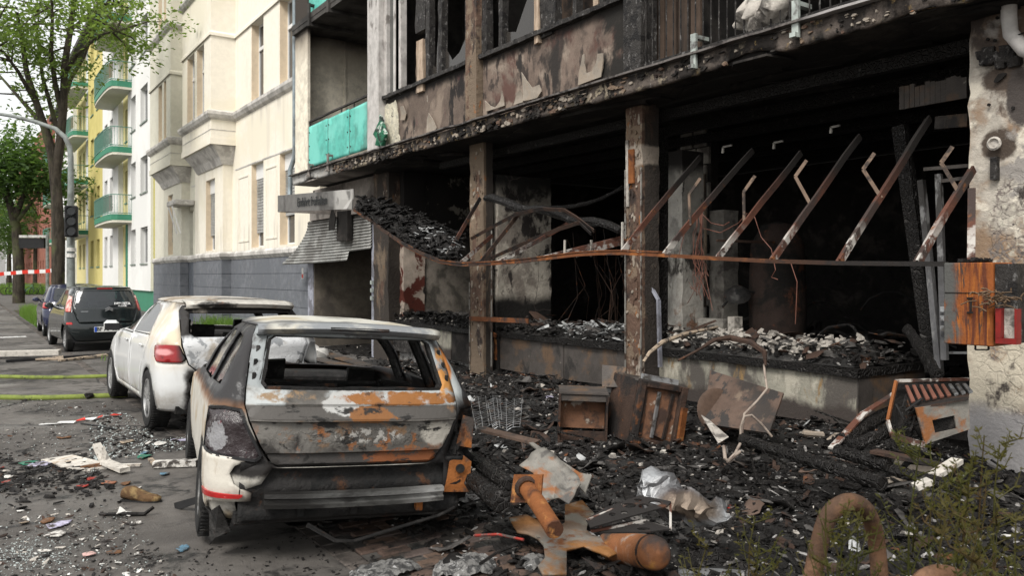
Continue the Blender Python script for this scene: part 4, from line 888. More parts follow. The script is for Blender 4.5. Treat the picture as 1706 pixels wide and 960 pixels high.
wn = [(f0 + 2 + k * 3.2, f0 + 3.3 + k * 3.2) for k in range(17)]
wall_open(hb, XW - .3, f0, f1, 0, 17, [(a, c, z, z + 1.7) for a, c in wn for z in (1.6, 4.9, 8.2, 11.5)], M['brickwall'], name='wall')
for a, c in wn[:10]:
    for z in (1.6, 4.9, 8.2, 11.5): window(hb, XW - .3, a, c, z, z + 1.7, 'plain', .15)
MB().box((XW - .3, f0 - .01, 0), (XW + 8, f0 + .2, 17)).build('gable', M['brickwall'], hb)
# row closing the street far away, left of the trees
M['farwall'] = mat('pale_far_wall', (.42, .41, .40), rough=.9)
for i, (x0, x1, y, hgt, m, lb) in enumerate(((-75, -48, 190, 13, 'farwall', 'pale grey house closing the far end of the street on the left'), (-47, -20, 196, 15, 'yellow2', 'pale yellow house closing the far end of the street'), (-19, 8, 205, 14, 'farwall', 'grey house far behind the barrier tape and bicycles'))):
    hh = E('far_house', ((x0 + x1) / 2, y, 0), lb, 'house')
    hs = [[(x0 + 1.5 + k * 3, z), (x0 + 3 + k * 3, z), (x0 + 3 + k * 3, z + 1.8), (x0 + 1.5 + k * 3, z + 1.8)] for k in range(8) for z in (1.4, 4.8, 8.2)]
    sheet([(x0, 0), (x1, 0), (x1, hgt), (x0, hgt)], lambda a, z: (a, y, z), hs, step=999, grid=False).build('wall', M[m], hh, solid=.3)
    for q in hs: MB().box((q[0][0], y + .2, q[0][1]), (q[1][0], y + .25, q[2][1])).build('window', M['wglass'], hh)
    MB().add([(x0 - .3, y - .4, hgt), (x1 + .3, y - .4, hgt), (x1 + .3, y + 5, hgt + 4), (x0 - .3, y + 5, hgt + 4), (x0 - .3, y + 10, hgt), (x1 + .3, y + 10, hgt)], [(0, 1, 2, 3), (3, 2, 5, 4)]).build('roof', M['brickwall'], hh)
    MB().box((x0, y + .31, 0), (x1, y + 9.5, hgt - .02)).build('body', M[m], hh)
# ================================================================ cars
class Car:
    """body surface as stacked plan outlines: rear R(z), front F(z), half width w(z), rounded corners of depth Dr / Df"""
    def __init__(s, zs, Rr, Ff, Ww, Dr=.45, nr=3.2, Df=.9, nf=2.4, dent=None):
        s.zs, s.R_, s.F_, s.W_ = zs, Rr, Ff, Ww; s.Dr, s.nr, s.Df, s.nf = Dr, nr, Df, nf; s.dent = dent
    def R(s, z): return interp(z, s.zs, s.R_)
    def F(s, z): return interp(z, s.zs, s.F_)
    def w(s, z): return interp(z, s.zs, s.W_)
    def rear(s, x, z, off=0):
        w = s.w(z); a = min(abs(x) / w, .999); y = s.R(z) + s.Dr * (1 - (1 - a ** s.nr) ** (1 / s.nr)); v = Vector((x, y, z))
        if off: v += s.nrm(v) * off
        return v
    def front(s, x, z, off=0):
        w = s.w(z); a = min(abs(x) / w, .999); y = s.F(z) - s.Df * (1 - (1 - a ** s.nf) ** (1 / s.nf)); v = Vector((x, y, z))
        if off: v += Vector((0, off, 0))
        return v
    def side(s, y, z, sg=-1, off=0):
        w = s.w(z); d = y - s.R(z); e = s.F(z) - y; k = 1
        if d < s.Dr: a = max(0, min(1, (s.Dr - d) / s.Dr)); k = max(0, 1 - a ** s.nr) ** (1 / s.nr)
        if e < s.Df: a = max(0, min(1, (s.Df - e) / s.Df)); k = min(k, max(0, 1 - a ** s.nf) ** (1 / s.nf))
        v = Vector((sg * w * k, y, z))
        if off: v.x += sg * off
        return v
    def nrm(s, v):
        x, z = v.x, v.z; e = .01
        a = s.rear(x + e, z) - s.rear(x - e, z); b_ = s.rear(x, z + e) - s.rear(x, z - e); return a.cross(b_).normalized() * 1
    def split(s, z): xc = s.w(z) * .9; return xc, s.rear(xc, z).y
    def wrap(s, u, z, off=0):
        """u: across the rear, running on round the corner along the side"""
        xc, yc = s.split(z); sg = 1 if u > 0 else -1
        if abs(u) <= xc: return s.rear(u, z, off)
        v = s.side(yc + abs(u) - xc, z, sg); 
        if off: v += Vector((sg * off, -off * .3, 0))
        return v
    def U(s, y, z): xc, yc = s.split(z); return xc + y - yc   # u of a side point
def arch(yc, r, z0=.2, n=12): return [(yc + r * cos(pi * k / n), .30 + r * sin(pi * k / n)) for k in range(n + 1)]
def wheel(parent, pos, r, w, side, rimm, tyrem, spokes=5, deflate=0, rim=True, name='wheel', steer=0):
    """pos centre; side -1 left, +1 right"""
    Mx = Matrix.Translation(pos) @ Matrix.Rotation(steer, 4, 'Z') @ Matrix.Rotation(pi / 2 * side, 4, 'Y')
    g = MB(); ri = r * .66
    if tyrem is not None:
        prof = [(ri, -w / 2 + .01), (r * .80, -w / 2 - .004), (r * .93, -w / 2 + .004), (r * .985, -w * .36)]
        for q in (-.22, -.19, -.02, .02, .19, .22): prof.append((r * (1 if abs(q) not in (.19, .02) or True else .98), w * q))
        prof += [(r * .985, w * .36), (r * .93, w / 2 - .004), (r * .80, w / 2 + .004), (ri, w / 2 - .01), (ri, -w / 2 + .01)]
        g.lathe(prof, Mx, 36)
        for k in range(60):
            a = 2 * pi * k / 60
            for sx in (-1, 1): g.box((r * .99, -.006, sx * w * .1 - .0 if sx > 0 else -w * .44), (r * 1.012, .006, w * .44 if sx > 0 else -w * .1), Mx @ Matrix.Rotation(a, 4, 'Z'))
        if deflate:
            for v in g.v:
                dz = v.z - (pos[2] - r)
                if dz < deflate: v.z = pos[2] - r + deflate; v.x += (v.x - pos[0]) * .3
    root = (g.build('tyre', tyrem, parent, smooth=40, local=True) if False else None)
    wn = MB()
    wn.lathe([(ri + .008, -w / 2 + .02), (ri + .012, w / 2 - .012), (ri - .012, w / 2 - .008), (ri - .02, w / 2 - .04), (ri - .03, -w / 2 + .03)], Mx, 32)
    wn.lathe([(.001, w / 2 - .03), (.05, w / 2 - .03), (.06, w / 2 - .05), (.06, .0)], Mx, 20)
    for k in range(spokes):
        for dv in (-.13, .13):
            a = 2 * pi * k / spokes; Mk = Mx @ Matrix.Rotation(a, 4, 'Z')
            wn.beam(Mk @ Vector((.045, dv * .15, w / 2 - .035)), Mk @ Vector((ri - .005, dv * ri, w / 2 - .03)), .028, .03, up=Mx.to_3x3() @ Vector((0, 0, 1)))
    wo = wn.build(name, rimm, parent, smooth=35)
    if tyrem is not None: g.build('tyre', tyrem, wo, smooth=40)
    MB().lathe([(.001, -.02), (ri * .8, -.02), (ri * .8, .0), (.001, .0)], Mx, 24).build('brake_disc', M['brake'], wo, smooth=35)
    return wo
M['brake'] = mat('brake_disc', (.1, .09, .085), [((.16, .07, .03), ('n', 6, .5, .6))], rough=.5, metal=.5, coord='O')
M['sootshade_glass'] = glassm('soot_shade_car_glass', (.012, .012, .013), .12, .93)  # near-black for soot, and to paint in the darkness of the cabins
def car_frame(name, X, Y, hd, roll, sc, label, cat='car', pitch=0, z=0):
    Mr = Matrix.Rotation(radians(hd), 4, 'Z') @ Matrix.Rotation(radians(pitch), 4, 'X') @ Matrix.Rotation(radians(roll), 4, 'Y')
    o = bpy.data.objects.new(name, None); SC.collection.objects.link(o); o.location = (X, Y, z); o.rotation_euler = Mr.to_euler(); o.scale = (sc, sc, sc)
    MW[o.name] = Matrix.Identity(4); tag(o, label, cat); return o         # children built in car coordinates
def seats(p, m, y_list, zs=.45, w=.46):
    for (y, x, hh) in y_list:
        g = MB().box((x - w / 2, y, zs - .15), (x + w / 2, y + .48, zs), bev=.04).beam((x, y + .05, zs), (x, y - .12, zs + hh), w * .95, .09, up=(0, 1, 0)).beam((x, y - .12, zs + hh), (x, y - .15, zs + hh + .18), .22, .07, up=(0, 1, 0))
        g.wob(.02, 6, x + y).build('seat', m, p)
def shell(c, p, m, side_holes, rear_holes, zlo=.24, ztop=1.40, step=.055, thick=.012, roof_h=.05, bumper_cut=None, dmg=0, seed=0, zhood=.86, roofm=None, frontm=None, lines=(), zf0=None):
    """body side+rear skin with holes given in (u, z) coordinates, hood/nose, roof"""
    nz = 26; zz = [lerp(zlo, ztop, i / nz) for i in range(nz + 1)]
    zmin = lambda u: zlo
    L = [( c.U(c.F(z) - c.Df * (1 - (1 - .9 ** c.nf) ** (1 / c.nf)), z), z) for z in zz]
    outl = [(-u, z) for u, z in L] + [(u, z) for u, z in L[::-1]]
    def fn(u, z):
        v = c.wrap(u, z)
        if dmg: q = v * 5 + Vector((seed, 0, 0)); v = v + Vector((mn.noise(q), mn.noise(q + Vector((7, 7, 7))), 0)) * dmg
        return v
    body = sheet(outl, fn, side_holes + rear_holes, step, lines=lines).build('body', m, p, smooth=42, solid=thick)
    # front: nose, bonnet
    g = MB(); zz = sorted(set([lerp(zlo, ztop, i / 30) for i in range(31)])); 
    zz = [z for z in zz if z <= zhood_top(c) + .001]
    nx = 20; rows = []
    for z in zz: w = c.w(z) * .9; rows.append([c.front(lerp(-w, w, i / nx), z) for i in range(nx + 1)])
    vs = [v for r in rows for v in r]; g.add(vs, [(j * (nx + 1) + i, j * (nx + 1) + i + 1, (j + 1) * (nx + 1) + i + 1, (j + 1) * (nx + 1) + i) for j in range(len(zz) - 1) for i in range(nx)])
    g.build('bonnet', frontm or m, p, smooth=42, solid=-thick)
    # roof cap
    y0, y1 = c.R(ztop), c.F(ztop); w = c.w(ztop)
    def ring(q, k, n=48):
        a = 2 * pi * k / n; ex = 2 / 3.6; cx, sx = cos(a), sin(a); X = w * abs(sx) ** ex * (1 if sx > 0 else -1) * q; Yc = (y0 + y1) / 2; yy = (y1 - y0) / 2 * abs(cx) ** ex * (1 if cx > 0 else -1) * q + Yc
        return X, yy
    g = MB(); n = 48; qs = [1, .97, .92, .84, .7, .5, .25, .02]
    for q in qs:
        for k in range(n):
            X, yy = ring(q, k)
            # snap the outer ring to the body outline
            if q == 1:
                v = c.side(yy, ztop, 1 if X > 0 else -1); X = v.x if abs(v.x) > abs(X) * .8 else X
            zr = ztop + roof_h * (1 - q ** 2.6) ** .75
            if dmg: zr += dmg * 1.5 * mn.noise(Vector((X * 3, yy * 3, seed)))
            g.v.append(Vector((X, yy, zr)))
    for i in range(len(qs) - 1):
        for k in range(n): k2 = (k + 1) % n; g.f.append((i * n + k, i * n + k2, (i + 1) * n + k2, (i + 1) * n + k))
    g.f.append(tuple((len(qs) - 1) * n + k for k in range(n)))
    g.build('roof', roofm or m, p, smooth=50, solid=.012)
    return body
def zhood_top(c): return c.zt
def interior(c, p, m, y0, y1, zf=.32):
    MB().box((-.68, y0, zf - .04), (.68, y1, zf), bev=.01).build('floor_pan', m, p)
    g = MB()
    for yy in (y1 - .1,): g.box((-.66, yy, zf), (.66, yy + .35, .92), bev=.05)
    g.wob(.03, 4).build('dashboard', m, p)
# ---------------------------------------------------------------- burnt estate car in front
P_RW = [(-.56, 1.025), (.56, 1.025), (.585, 1.06), (.535, 1.325), (.50, 1.355), (-.50, 1.355), (-.535, 1.325), (-.585, 1.06)]
sk = Car([.2, .30, .45, .58, .62, .85, .90, .98, 1.03, 1.15, 1.33, 1.385, 1.42], [.14, .08, .04, .05, .05, .03, .055, .10, .125, .19, .31, .35, .44],
         [4.15, 4.22, 4.25, 4.2, 4.18, 3.98, 3.7, 3.15, 3.05, 2.82, 2.45, 2.3, 2.15], [.79, .84, .86, .865, .868, .862, .858, .83, .805, .755, .665, .625, .56], Dr=.42, nr=3.4)
sk.zt = .98
car1 = car_frame('burnt_estate_car', 1.91, 4.43, -11.0, 3.6, .968, 'burnt out white estate car nearest the camera with rusty glassless tailgate', pitch=-1.5, z=.012)
WHT, CRM = (.60, .58, .53), (.50, .45, .36)
def sheetmask(*a): return a
M['skoda_side'] = mat('burnt_estate_paint', (.46, .44, .395), [((.34, .27, .18), ('n', 2.2, .5, .64, (1, 1, 1), 3)), ((.20, .10, .05), ('ax', 2, .84, .93, .05, 6)), ((.028, .027, .028), ('ax', 2, .88, .97, .05, 5)), ((.16, .16, .16), ('*', ('ax', 2, .95, 1.0, .05, 6), ('n', 5, .56, .64, (1, .4, 1), 19))),
    ((.055, .055, .057), ('*', ('ax', 2, .95, 1.02, .05, 6), ('n', 2.2, .5, .6, (1, 1, .5), 9))), ((.30, .32, .32), ('blob', (.66, .2, 1.02), (.08, .3, .3), .08, .5, 5)), ((.34, .13, .035), ('blob', (.64, .2, 1.2), (.06, .3, .12), .2, .3)),
    ((.02, .019, .018), ('blob', (0, .05, .30), (.78, .5, .26), .2, .3)), ((.015, .014, .014), ('*', ('ax', 0, .3, .5, .1, 3), ('inv', ('ax', 2, .9, 1.0, .1, 3)))), ((.02, .018, .017), ('blob', (-.62, .05, .62), (.2, .3, .12), .2, .4))],
    rough=.6, rl=((.35, ('n', 2, .5, .6, (1, 1, 1), 5)),), bump=.18, bs=18, coord='O', var=.06)
M['skoda_gate'] = mat('burnt_tailgate', (.085, .08, .073), [((.15, .142, .13), ('n', 1.5, .50, .60, (1, 1, .8), 1)), ((.22, .21, .195), ('*', ('ax', 0, .25, .5, .2, 3), ('n', 2.5, .45, .55, (1, 1, .8), 41))), ((.032, .029, .027), ('n', 2.6, .50, .62, (1, 1, 1.3), 7)), ((.16, .10, .06), ('*', ('n', 7, .52, .62, (1, 1, 1.5), 22), ('n', 2, .45, .6, (1, 1, 1), 23))),
    ((.045, .042, .04), ('*', ('inv', ('ax', 2, .64, .66, .01, 6)), ('n', 3, .3, .5))), ((.07, .065, .06), ('*', ('ax', 2, .845, .86, .008, 6), ('inv', ('ax', 2, .93, .945, .012, 6)), ('n', 2.3, .3, .45, (1, 1, 1), 12))),
    ((.36, .38, .38), ('*', ('ax', 2, .93, .945, .01, 6), ('n', 2.6, .42, .56, (1, 1, 1), 5))), ((.36, .36, .35), ('blob', (-.06, .1, .95), (.16, .3, .075), .07, .55, 9)),
    ((.235, .10, .032), ('*', ('blob', (.28, .1, .978), (.40, .4, .042), .06, .55, 9), ('n', 9, .36, .50))), ((.09, .05, .03), ('*', ('blob', (.28, .1, .978), (.40, .4, .05), .1, .4, 9), ('n', 13, .56, .62, (1, 1, 1), 44))), ((.19, .085, .032), ('blob', (.08, .1, .88), (.15, .3, .055), .05, .8, 9)), ((.22, .15, .09), ('*', ('blob', (-.45, .1, .99), (.16, .3, .035), .2, .8, 8), ('n', 14, .45, .6))),
    ((.22, .09, .035), ('*', ('blob', (-.02, .05, .73), (.62, .4, .1), .4, .7, 7), ('n', 8, .53, .6))), ((.17, .06, .024), ('*', ('blob', (.35, .05, .62), (.32, .4, .05), .06, .8, 9), ('n', 9, .42, .5))),
    ((.30, .29, .27), ('*', ('blob', (.06, .05, .755), (.23, .4, .045), .2, .3, 8), ('n', 24, .50, .56, (1, 1, 1), 3))), ((.36, .34, .30), ('blob', (.52, .05, .76), (.10, .4, .07), .2, .8, 6)), ((.02, .019, .018), ('*', ('n', 5, .56, .62, (1, 1, 2), 31), ('inv', ('ax', 2, .93, .97, .02, 6)))), ((.24, .26, .265), ('ax', 2, 1.03, 1.06, .05, 7)), ((.10, .10, .10), ('*', ('ax', 2, 1.03, 1.06, .05, 7), ('n', 5, .54, .62, (1, 1, 1), 33))), ((.42, .20, .06), ('*', ('blob', (.62, .2, 1.12), (.07, .4, .2), .2, .5), ('n', 7, .4, .5)))],
    rough=.62, rl=((.42, ('n', 3, .5, .6, (1, 1, 1), 5)),), bump=.25, bs=26, coord='O', var=.1, bl=((.16, ('*', ('blob', (.0, .05, .75), (.5, .4, .06), .3, .4), ('n', 30, .45, .6))),))
M['skoda_roof'] = mat('burnt_roof', (.50, .49, .44), [((.38, .33, .24), ('n', 1.3, .5, .62)), ((.12, .12, .12), ('n', 2.6, .56, .66, (.6, 1, 1), 4)), ((.055, .055, .06), ('inv', ('ax', 0, -.60, -.46, .10, 3))), ((.2, .21, .22), ('*', ('inv', ('ax', 1, .36, .55, .06, 4)), ('n', 3, .35, .5))), ((.05, .045, .04), ('ax', 1, 1.7, 2.1, .3, 2))], rough=.55, bump=.2, bs=20, coord='O', var=.05)
M['cinder'] = mat('charred_metal', (.018, .017, .0165), [((.062, .06, .058), ('n', 4, .54, .68)), ((.07, .032, .016), ('n', 5, .58, .68, (1, 1, 1), 3)), ((.010, .010, .010), ('n', 7, .5, .6, (1, 1, 1), 5))], rough=.7, bump=.7, bs=24, coord='O')
M['beam_al'] = mat('sooty_aluminium', (.10, .10, .096), [((.035, .034, .033), ('n', 3, .48, .62, (1, 1, 3))), ((.34, .34, .33), ('*', ('ax', 0, .2, .5, .15, 3), ('n', 3, .35, .5, (1, 1, 3)))), ((.028, .027, .026), ('inv', ('ax', 0, -.42, -.1, .15, 2)))], rough=.45, metal=.5, bump=.2, coord='O')
M['lens_burnt'] = mat('melted_lens', (.03, .022, .024), [((.24, .24, .25), ('blob', (-.80, .3, .74), (.06, .2, .1), .05, .8, 9)), ((.14, .02, .03), ('n', 9, .6, .66)), ((.16, .15, .15), ('n', 12, .58, .64, (1, 1, 1), 4))], rough=.18, bump=.8, bs=14, coord='O', spec=.6)
M['redlens'] = mat('red_lens', (.40, .018, .018), [((.6, .3, .3), ('n', 30, .66, .72))], rough=.12, coord='O', coat=.6, bump=.1, bs=70)
def mirror(P): return [(-x, z) for x, z in P][::-1]
def sidehole(c, P): # (y,z) -> both sides in (u,z)
    Q = [(c.U(y, z), z) for y, z in P]; return [Q, [(-u, z) for u, z in Q][::-1]]
holes = []
DW1 = [(2.02, 1.00), (2.95, 1.00), (2.80, 1.08), (2.36, 1.32), (2.02, 1.35)]; DW2 = [(1.12, 1.00), (1.94, 1.00), (1.94, 1.35), (1.30, 1.355), (1.12, 1.30)]; QW = [(.42, 1.03), (1.04, 1.01), (1.04, 1.30), (1.00, 1.345), (.62, 1.33), (.50, 1.24)]
holes += sidehole(sk, DW1) + sidehole(sk, DW2) + sidehole(sk, QW)
def archhole(c, yc, r, zb): return [(yc + r * cos(a), .30 + r * sin(a)) for a in [pi * k / 14 for k in range(15)]] + [(yc - r, zb + .001), (yc + r, zb + .001)]
def archholes(c, yc, r, zlo):
    P = [(yc + r * cos(pi * k / 14), .30 + r * sin(pi * k / 14)) for k in range(15)]; P = [p for p in P if p[1] > zlo]; P += [(yc - r, zlo + .012), (yc + r, zlo + .012)]; return sidehole(c, P)
holes += archholes(sk, .80, .35, .24) + archholes(sk, 3.33, .35, .24)
GATE = [(-.46, .575), (.46, .575), (.51, .60), (.575, .70), (.645, .845), (.67, .93), (.665, 1.02), (.62, 1.335), (.585, 1.40), (-.585, 1.40), (-.62, 1.335), (-.665, 1.02), (-.67, .93), (-.645, .845), (-.575, .70), (-.51, .60)]
def grow(P, d):
    cx = sum(p[0] for p in P) / len(P); cz = sum(p[1] for p in P) / len(P)
    return [(x + (d if x > cx else -d), z + (d if z > cz else -d)) for x, z in P]
LAMP = [(-.735, .70), (-.77, .62), (-1.06, .66), (-1.10, .72), (-1.04, .90), (-.98, .925), (-.76, .915), (-.725, .86)]
lampL = [(-.655, .665), (-.665, .60), (-.90, .62), (-1.015, .655), (-.985, .80), (-.93, .895), (-.80, .91), (-.735, .905), (-.705, .83)]
lampL = [(-.565, .635), (-.595, .61), (-.99, .655), (-.98, .80), (-.935, .90), (-.78, .915), (-.69, .905), (-.665, .83)]
lampR = [(x * -1, z) for x, z in lampL][::-1]
# the tailgate is wide: below the beltline the gap between gate and lamps closes
bumpU = [(-.60, .26), (.60, .26), (.62, .53), (-.60, .53)]
shell(sk, car1, M['skoda_side'], holes, [grow(GATE, .008), lampL, [(.60, .61), (.72, .25), (.97, .25), (1.0, .62), (.975, .80), (.93, .90), (.80, .915), (.70, .905), (.67, .83)], [(-.575, .26), (.59, .26), (.585, .562), (-.50, .562), (-.56, .47), (-.64, .44), (-.70, .36), (-.68, .28)]], roofm=M['skoda_roof'], dmg=.006, seed=2, roof_h=.055)
# tailgate with pressed ledges
def gz(z): return interp(z, [.57, .585, .645, .658, .838, .848, .862, .93, .947, .975, 1.0, 1.4], [.0, .018, .010, .032, .014, .046, .052, .022, .036, .032, .014, .012])
gate = sheet(GATE, lambda x, z: sk.rear(x, z) - Vector((0, gz(z) * (1 - (abs(x) / .72) ** 6) + .004 * mn.noise(Vector((x * 5, z * 5, 1))), 0)), [P_RW], .032,
    lines=[[(-.665, z), (.665, z)] for z in (.645, .658, .838, .848, .862, .93, .947)]).build('tailgate', M['skoda_gate'], car1, smooth=28, solid=.02)
# frame lip round the opening, with holes pressed in
mb = MB(); Q = dense(P_RW, .06)
for a, q in zip(Q, Q[1:] + Q[:1]): mb.beam(sk.rear(a[0] * .985, a[1]) + Vector((0, .03, 0)), sk.rear(q[0] * .985, q[1]) + Vector((0, .03, 0)), .03, .05, up=(0, 1, 0))
mb.wob(.008, 9).build('window_channel', M['cinder'], gate)
for sx in (-1, 1):
    for x, z in ((.622, 1.10), (.612, 1.18), (.595, 1.26)): MB().box(sk.rear(sx * x, z) - Vector((.012, .020, .022)), sk.rear(sx * x, z) + Vector((.012, -.008, .022)), bev=.004).build('hole', M['cinder'], gate)
# spoiler lip
mb = MB(); n = 24
for i in range(n):
    for k, (yo, z) in enumerate(((.0, 0),)): pass
prof = [(.36, 1.435), (.27, 1.425), (.245, 1.405), (.27, 1.385), (.36, 1.375)]
vs = [(x, y + .10 * (abs(x) / .62) ** 3, z - .025 * (abs(x) / .62) ** 2) for x in [lerp(-.6, .6, i / n) for i in range(n + 1)] for y, z in prof]
mb.add(vs, [(i * 5 + j, i * 5 + j + 1, i * 5 + j + 6, i * 5 + j + 5) for i in range(n) for j in range(4)]); mb.build('spoiler', M['skoda_roof'], car1, smooth=40, solid=-.01)
MB().box((-.17, .238, 1.392), (.22, .262, 1.414), bev=.006).build('brake_light_slot', M['cinder'], car1)
# melted left lamp
V = sheet(lampL, lambda u, z: sk.wrap(u, z, 0) + Vector((-.004, -.012, 0)) + Vector((mn.noise(Vector((u * 14, z * 14, 1))), mn.noise(Vector((u * 14, z * 14, 5))), 0)) * .012, step=.022)
V.build('tail_lamp', M['lens_burnt'], car1, smooth=60, solid=.02)
mb = MB(); Q = dense(lampL, .05)
for a, q in zip(Q, Q[1:] + Q[:1]): mb.beam(sk.wrap(*a) + Vector((-.006, -.016, 0)), sk.wrap(*q) + Vector((-.006, -.016, 0)), .016, .02, up=(0, 1, 0))
mb.build('lamp_rim', M['black_plastic'], car1)
# burnt hollow behind the right lamp, twisted bits, rusty bracket
mb = MB(); rw = random.Random(11)
for k in range(46):
    z = rw.uniform(.3, .9); p = sk.wrap(rw.uniform(.68, .98), z) + Vector((-.05, .07, 0)); s = rw.uniform(.02, .06); mb.box(p - Vector((s, s, s * 1.4)), p + Vector((s, s, s)), Matrix.Translation(p) @ Matrix.Rotation(rw.uniform(0, 2), 4, (rw.random(), 1, rw.random())) @ Matrix.Translation(-p))
mb.wob(.05, 7, 3).build('burnt_lamp_housing', M['cinder'], car1, smooth=50)
MB().poly([(.60, .37), (.78, .36), (.785, .56), (.73, .60), (.63, .57)], lambda x, z, t: Vector((x, .085 + t + .12 * max(0, x - .68), z)), 0, .015).poly([(.69, .66), (.80, .64), (.81, .84), (.73, .86)], lambda x, z, t: Vector((x, .15 + t, z)), 0, .012).build('corner_bracket', M['rust'] if 0 else mat('car_rust', (.28, .10, .028), [((.06, .05, .045), ('n', 4, .46, .58)), (RUSTD, ('n', 9, .55, .65, (1, 1, 1), 3))], rough=.8, bump=.4, coord='O'), car1)
MB().lathe([(.0225, 0), (.03, 0), (.03, .012), (.0, .012)], Matrix.Translation((.70, .083, .52)) @ Matrix.Rotation(pi / 2, 4, 'X'), 14).build('hole', M['cinder'], car1)
# bumper beam and rear panel
mb = MB(); prof = [(-.02, .335), (-.05, .34), (-.055, .365), (-.035, .375), (-.035, .39), (-.055, .40), (-.05, .425), (-.02, .43), (.03, .425), (.03, .34)]
n = 20; vs = [(lerp(-.545, .565, i / n), y + .05 * (abs(lerp(-1, 1, i / n)) ** 2.5) - .005, z) for i in range(n + 1) for y, z in prof]; k = len(prof)
mb.add(vs, [(i * k + j, i * k + (j + 1) % k, (i + 1) * k + (j + 1) % k, (i + 1) * k + j) for i in range(n) for j in range(k)] + [tuple(range(k))[::-1], tuple(n * k + j for j in range(k))]); mb.build('bumper_beam', M['beam_al'], car1, smooth=30)
sheet([(-.68, .24), (.70, .24), (.72, .60), (-.68, .60)], lambda x, z: Vector((x, .105 + .02 * sin(z * 40) + .01 * mn.noise(Vector((x * 6, z * 6, 0))), z)), step=.04).build('rear_panel', M['cinder'], car1, smooth=50, solid=.01)
for x in (-.32, .0, .42): MB().box((x - .022, .03, .27), (x + .022, .085, .38), bev=.006).build('tow_bracket', M['cinder'] if x < .4 else bpy.data.materials['car_rust'], car1)
MB().lathe([(.16, 0), (.17, .1), (.17, .34), (.1, .4), (.01, .41)], Matrix.Translation((-.30, .25, .32)) @ Matrix.Rotation(-pi / 2, 4, 'X'), 20).build('silencer', M['cinder'], car1, smooth=40)
mb = MB(); P = [(-.30, -.02, .245), (-.12, -.08, .155), (-.02, -.08, .15), (.25, -.04, .18), (.55, .04, .235), (.66, .05, .27)]
for a, q in zip(P[:-1], P[1:]): mb.beam(a, q, .03, .008)
mb.wob(.02, 9).build('hanging_trim', M['cinder'], car1)
MB().box((-.70, .12, .22), (.70, 2.9, .30), bev=.01).build('underbody', M['cinder'], car1)
# left bumper corner in scorched cream with reflector
M['bumpc'] = mat('scorched_bumper', (.54, .51, .45), [((.30, .24, .17), ('n', 3, .52, .64)), ((.10, .08, .065), ('ax', 0, -.72, -.60, .06, 8)), ((.03, .028, .026), ('ax', 0, -.66, -.58, .05, 8))], rough=.5, bump=.25, bs=12, coord='O', var=.04)
BC = [(-1.08, .30), (-.95, .26), (-.88, .34), (-.80, .355), (-.70, .36), (-.60, .37), (-.60, .42), (-.66, .44), (-.70, .47), (-.725, .53), (-.70, .575), (-.64, .605), (-.66, .622), (-1.0, .65), (-1.08, .64)]
MB_ = sheet(BC, lambda u, z: sk.wrap(u, z, 0) + Vector((-.014, -.022, 0)) + Vector((0, .05 * max(0, u + .78) * 1, 0)) + Vector((0, mn.noise(Vector((u * 9, z * 9, 3))), 0)) * .02 * max(0, min(1, (u + .85) * 5)), step=.03)
bc = MB_.build('bumper_corner', M['bumpc'], car1, smooth=50, solid=.012)
RF = [(-.985, .415), (-.97, .375), (-.66, .385), (-.64, .398), (-.64, .408)]
sheet(RF, lambda u, z: sk.wrap(u, z, 0) + Vector((-.022, -.036, 0)), step=.04).build('reflector', M['redlens'], bc, solid=.01)
mb = MB(); mb.add([sk.wrap(u, z) + Vector((-.01, -.02, 0)) for u, z in ((-.98, .30), (-.90, .27), (-.78, .29), (-.70, .16), (-.80, .09), (-.86, .02), (-.92, .16))], [(0, 1, 6), (1, 5, 6), (1, 2, 4, 5), (2, 3, 4)]); mb.wob(.05, 6, 1).build('torn_arch_liner', M['cinder'], car1, solid=.008)
# wheels: left ones keep their tyres, right ones are bare
M['rim1'] = mat('sooty_rim', (.20, .20, .20), [((.06, .058, .055), ('n', 4, .46, .6))], rough=.5, metal=.5, coord='O')
wheel(car1, Vector((-.77, .80, .315)), .315, .20, -1, M['rim1'], M['tyre']); wheel(car1, Vector((-.77, 3.33, .315)), .315, .20, -1, M['rim1'], M['tyre'])
wheel(car1, Vector((.75, .80, .335)), .26, .19, 1, M['cinder'], M['cinder']); wheel(car1, Vector((.75, 3.33, .335)), .26, .19, 1, M['cinder'], M['cinder'])
for Wd in (DW1, DW2, QW): sheet(rough_edge([(y, z) for y, z in Wd], .06, .03, 3), lambda y, z: sk.side(y, z, -1, -.02), step=.12).build('side_window', M['sootshade_glass'], car1, smooth=60)
for cc, kk, yy_ in ((sk, car1, (1.08, 1.98)), ):
    for y_ in yy_:
        for sg in (-1, 1): MB().tube([cc.side(y_, z_, sg, -.045) for z_ in (.95, 1.05, 1.15, 1.25, 1.33, 1.39)], .038, 8).build('door_pillar', M['cinder'], kk)
interior(sk, car1, M['cinder'], .2, 2.9)
seats(car1, M['cinder'], [(1.75, -.36, .48), (1.75, .36, .42)]); 
MB().beam((-.58, .98, .45), (-.58 + 1.16, .98, .45), .12, .05).beam((0, 1.0, .48), (0, .86, .98), 1.12, .07, up=(0, 1, 0)).wob(.05, 5).build('rear_bench', M['cinder'], car1)
mb = MB()
for k in range(60): x, y, z = rw.uniform(-.6, .6), rw.uniform(.35, 1.2), rw.uniform(.78, .95) if k > 20 else rw.uniform(.9, 1.0); s = rw.uniform(.02, .07); mb.box((x - s * 2, y - s, z - s * .4), (x + s * 2, y + s, z + s * .3), Matrix.Translation((x, y, z)) @ Matrix.Rotation(rw.uniform(-.5, .5), 4, (rw.random(), rw.random(), 1)) @ Matrix.Translation((-x, -y, -z)))
tag(mb.wob(.03, 8).build('burnt_load', M['cinder'], car1), kind='stuff')
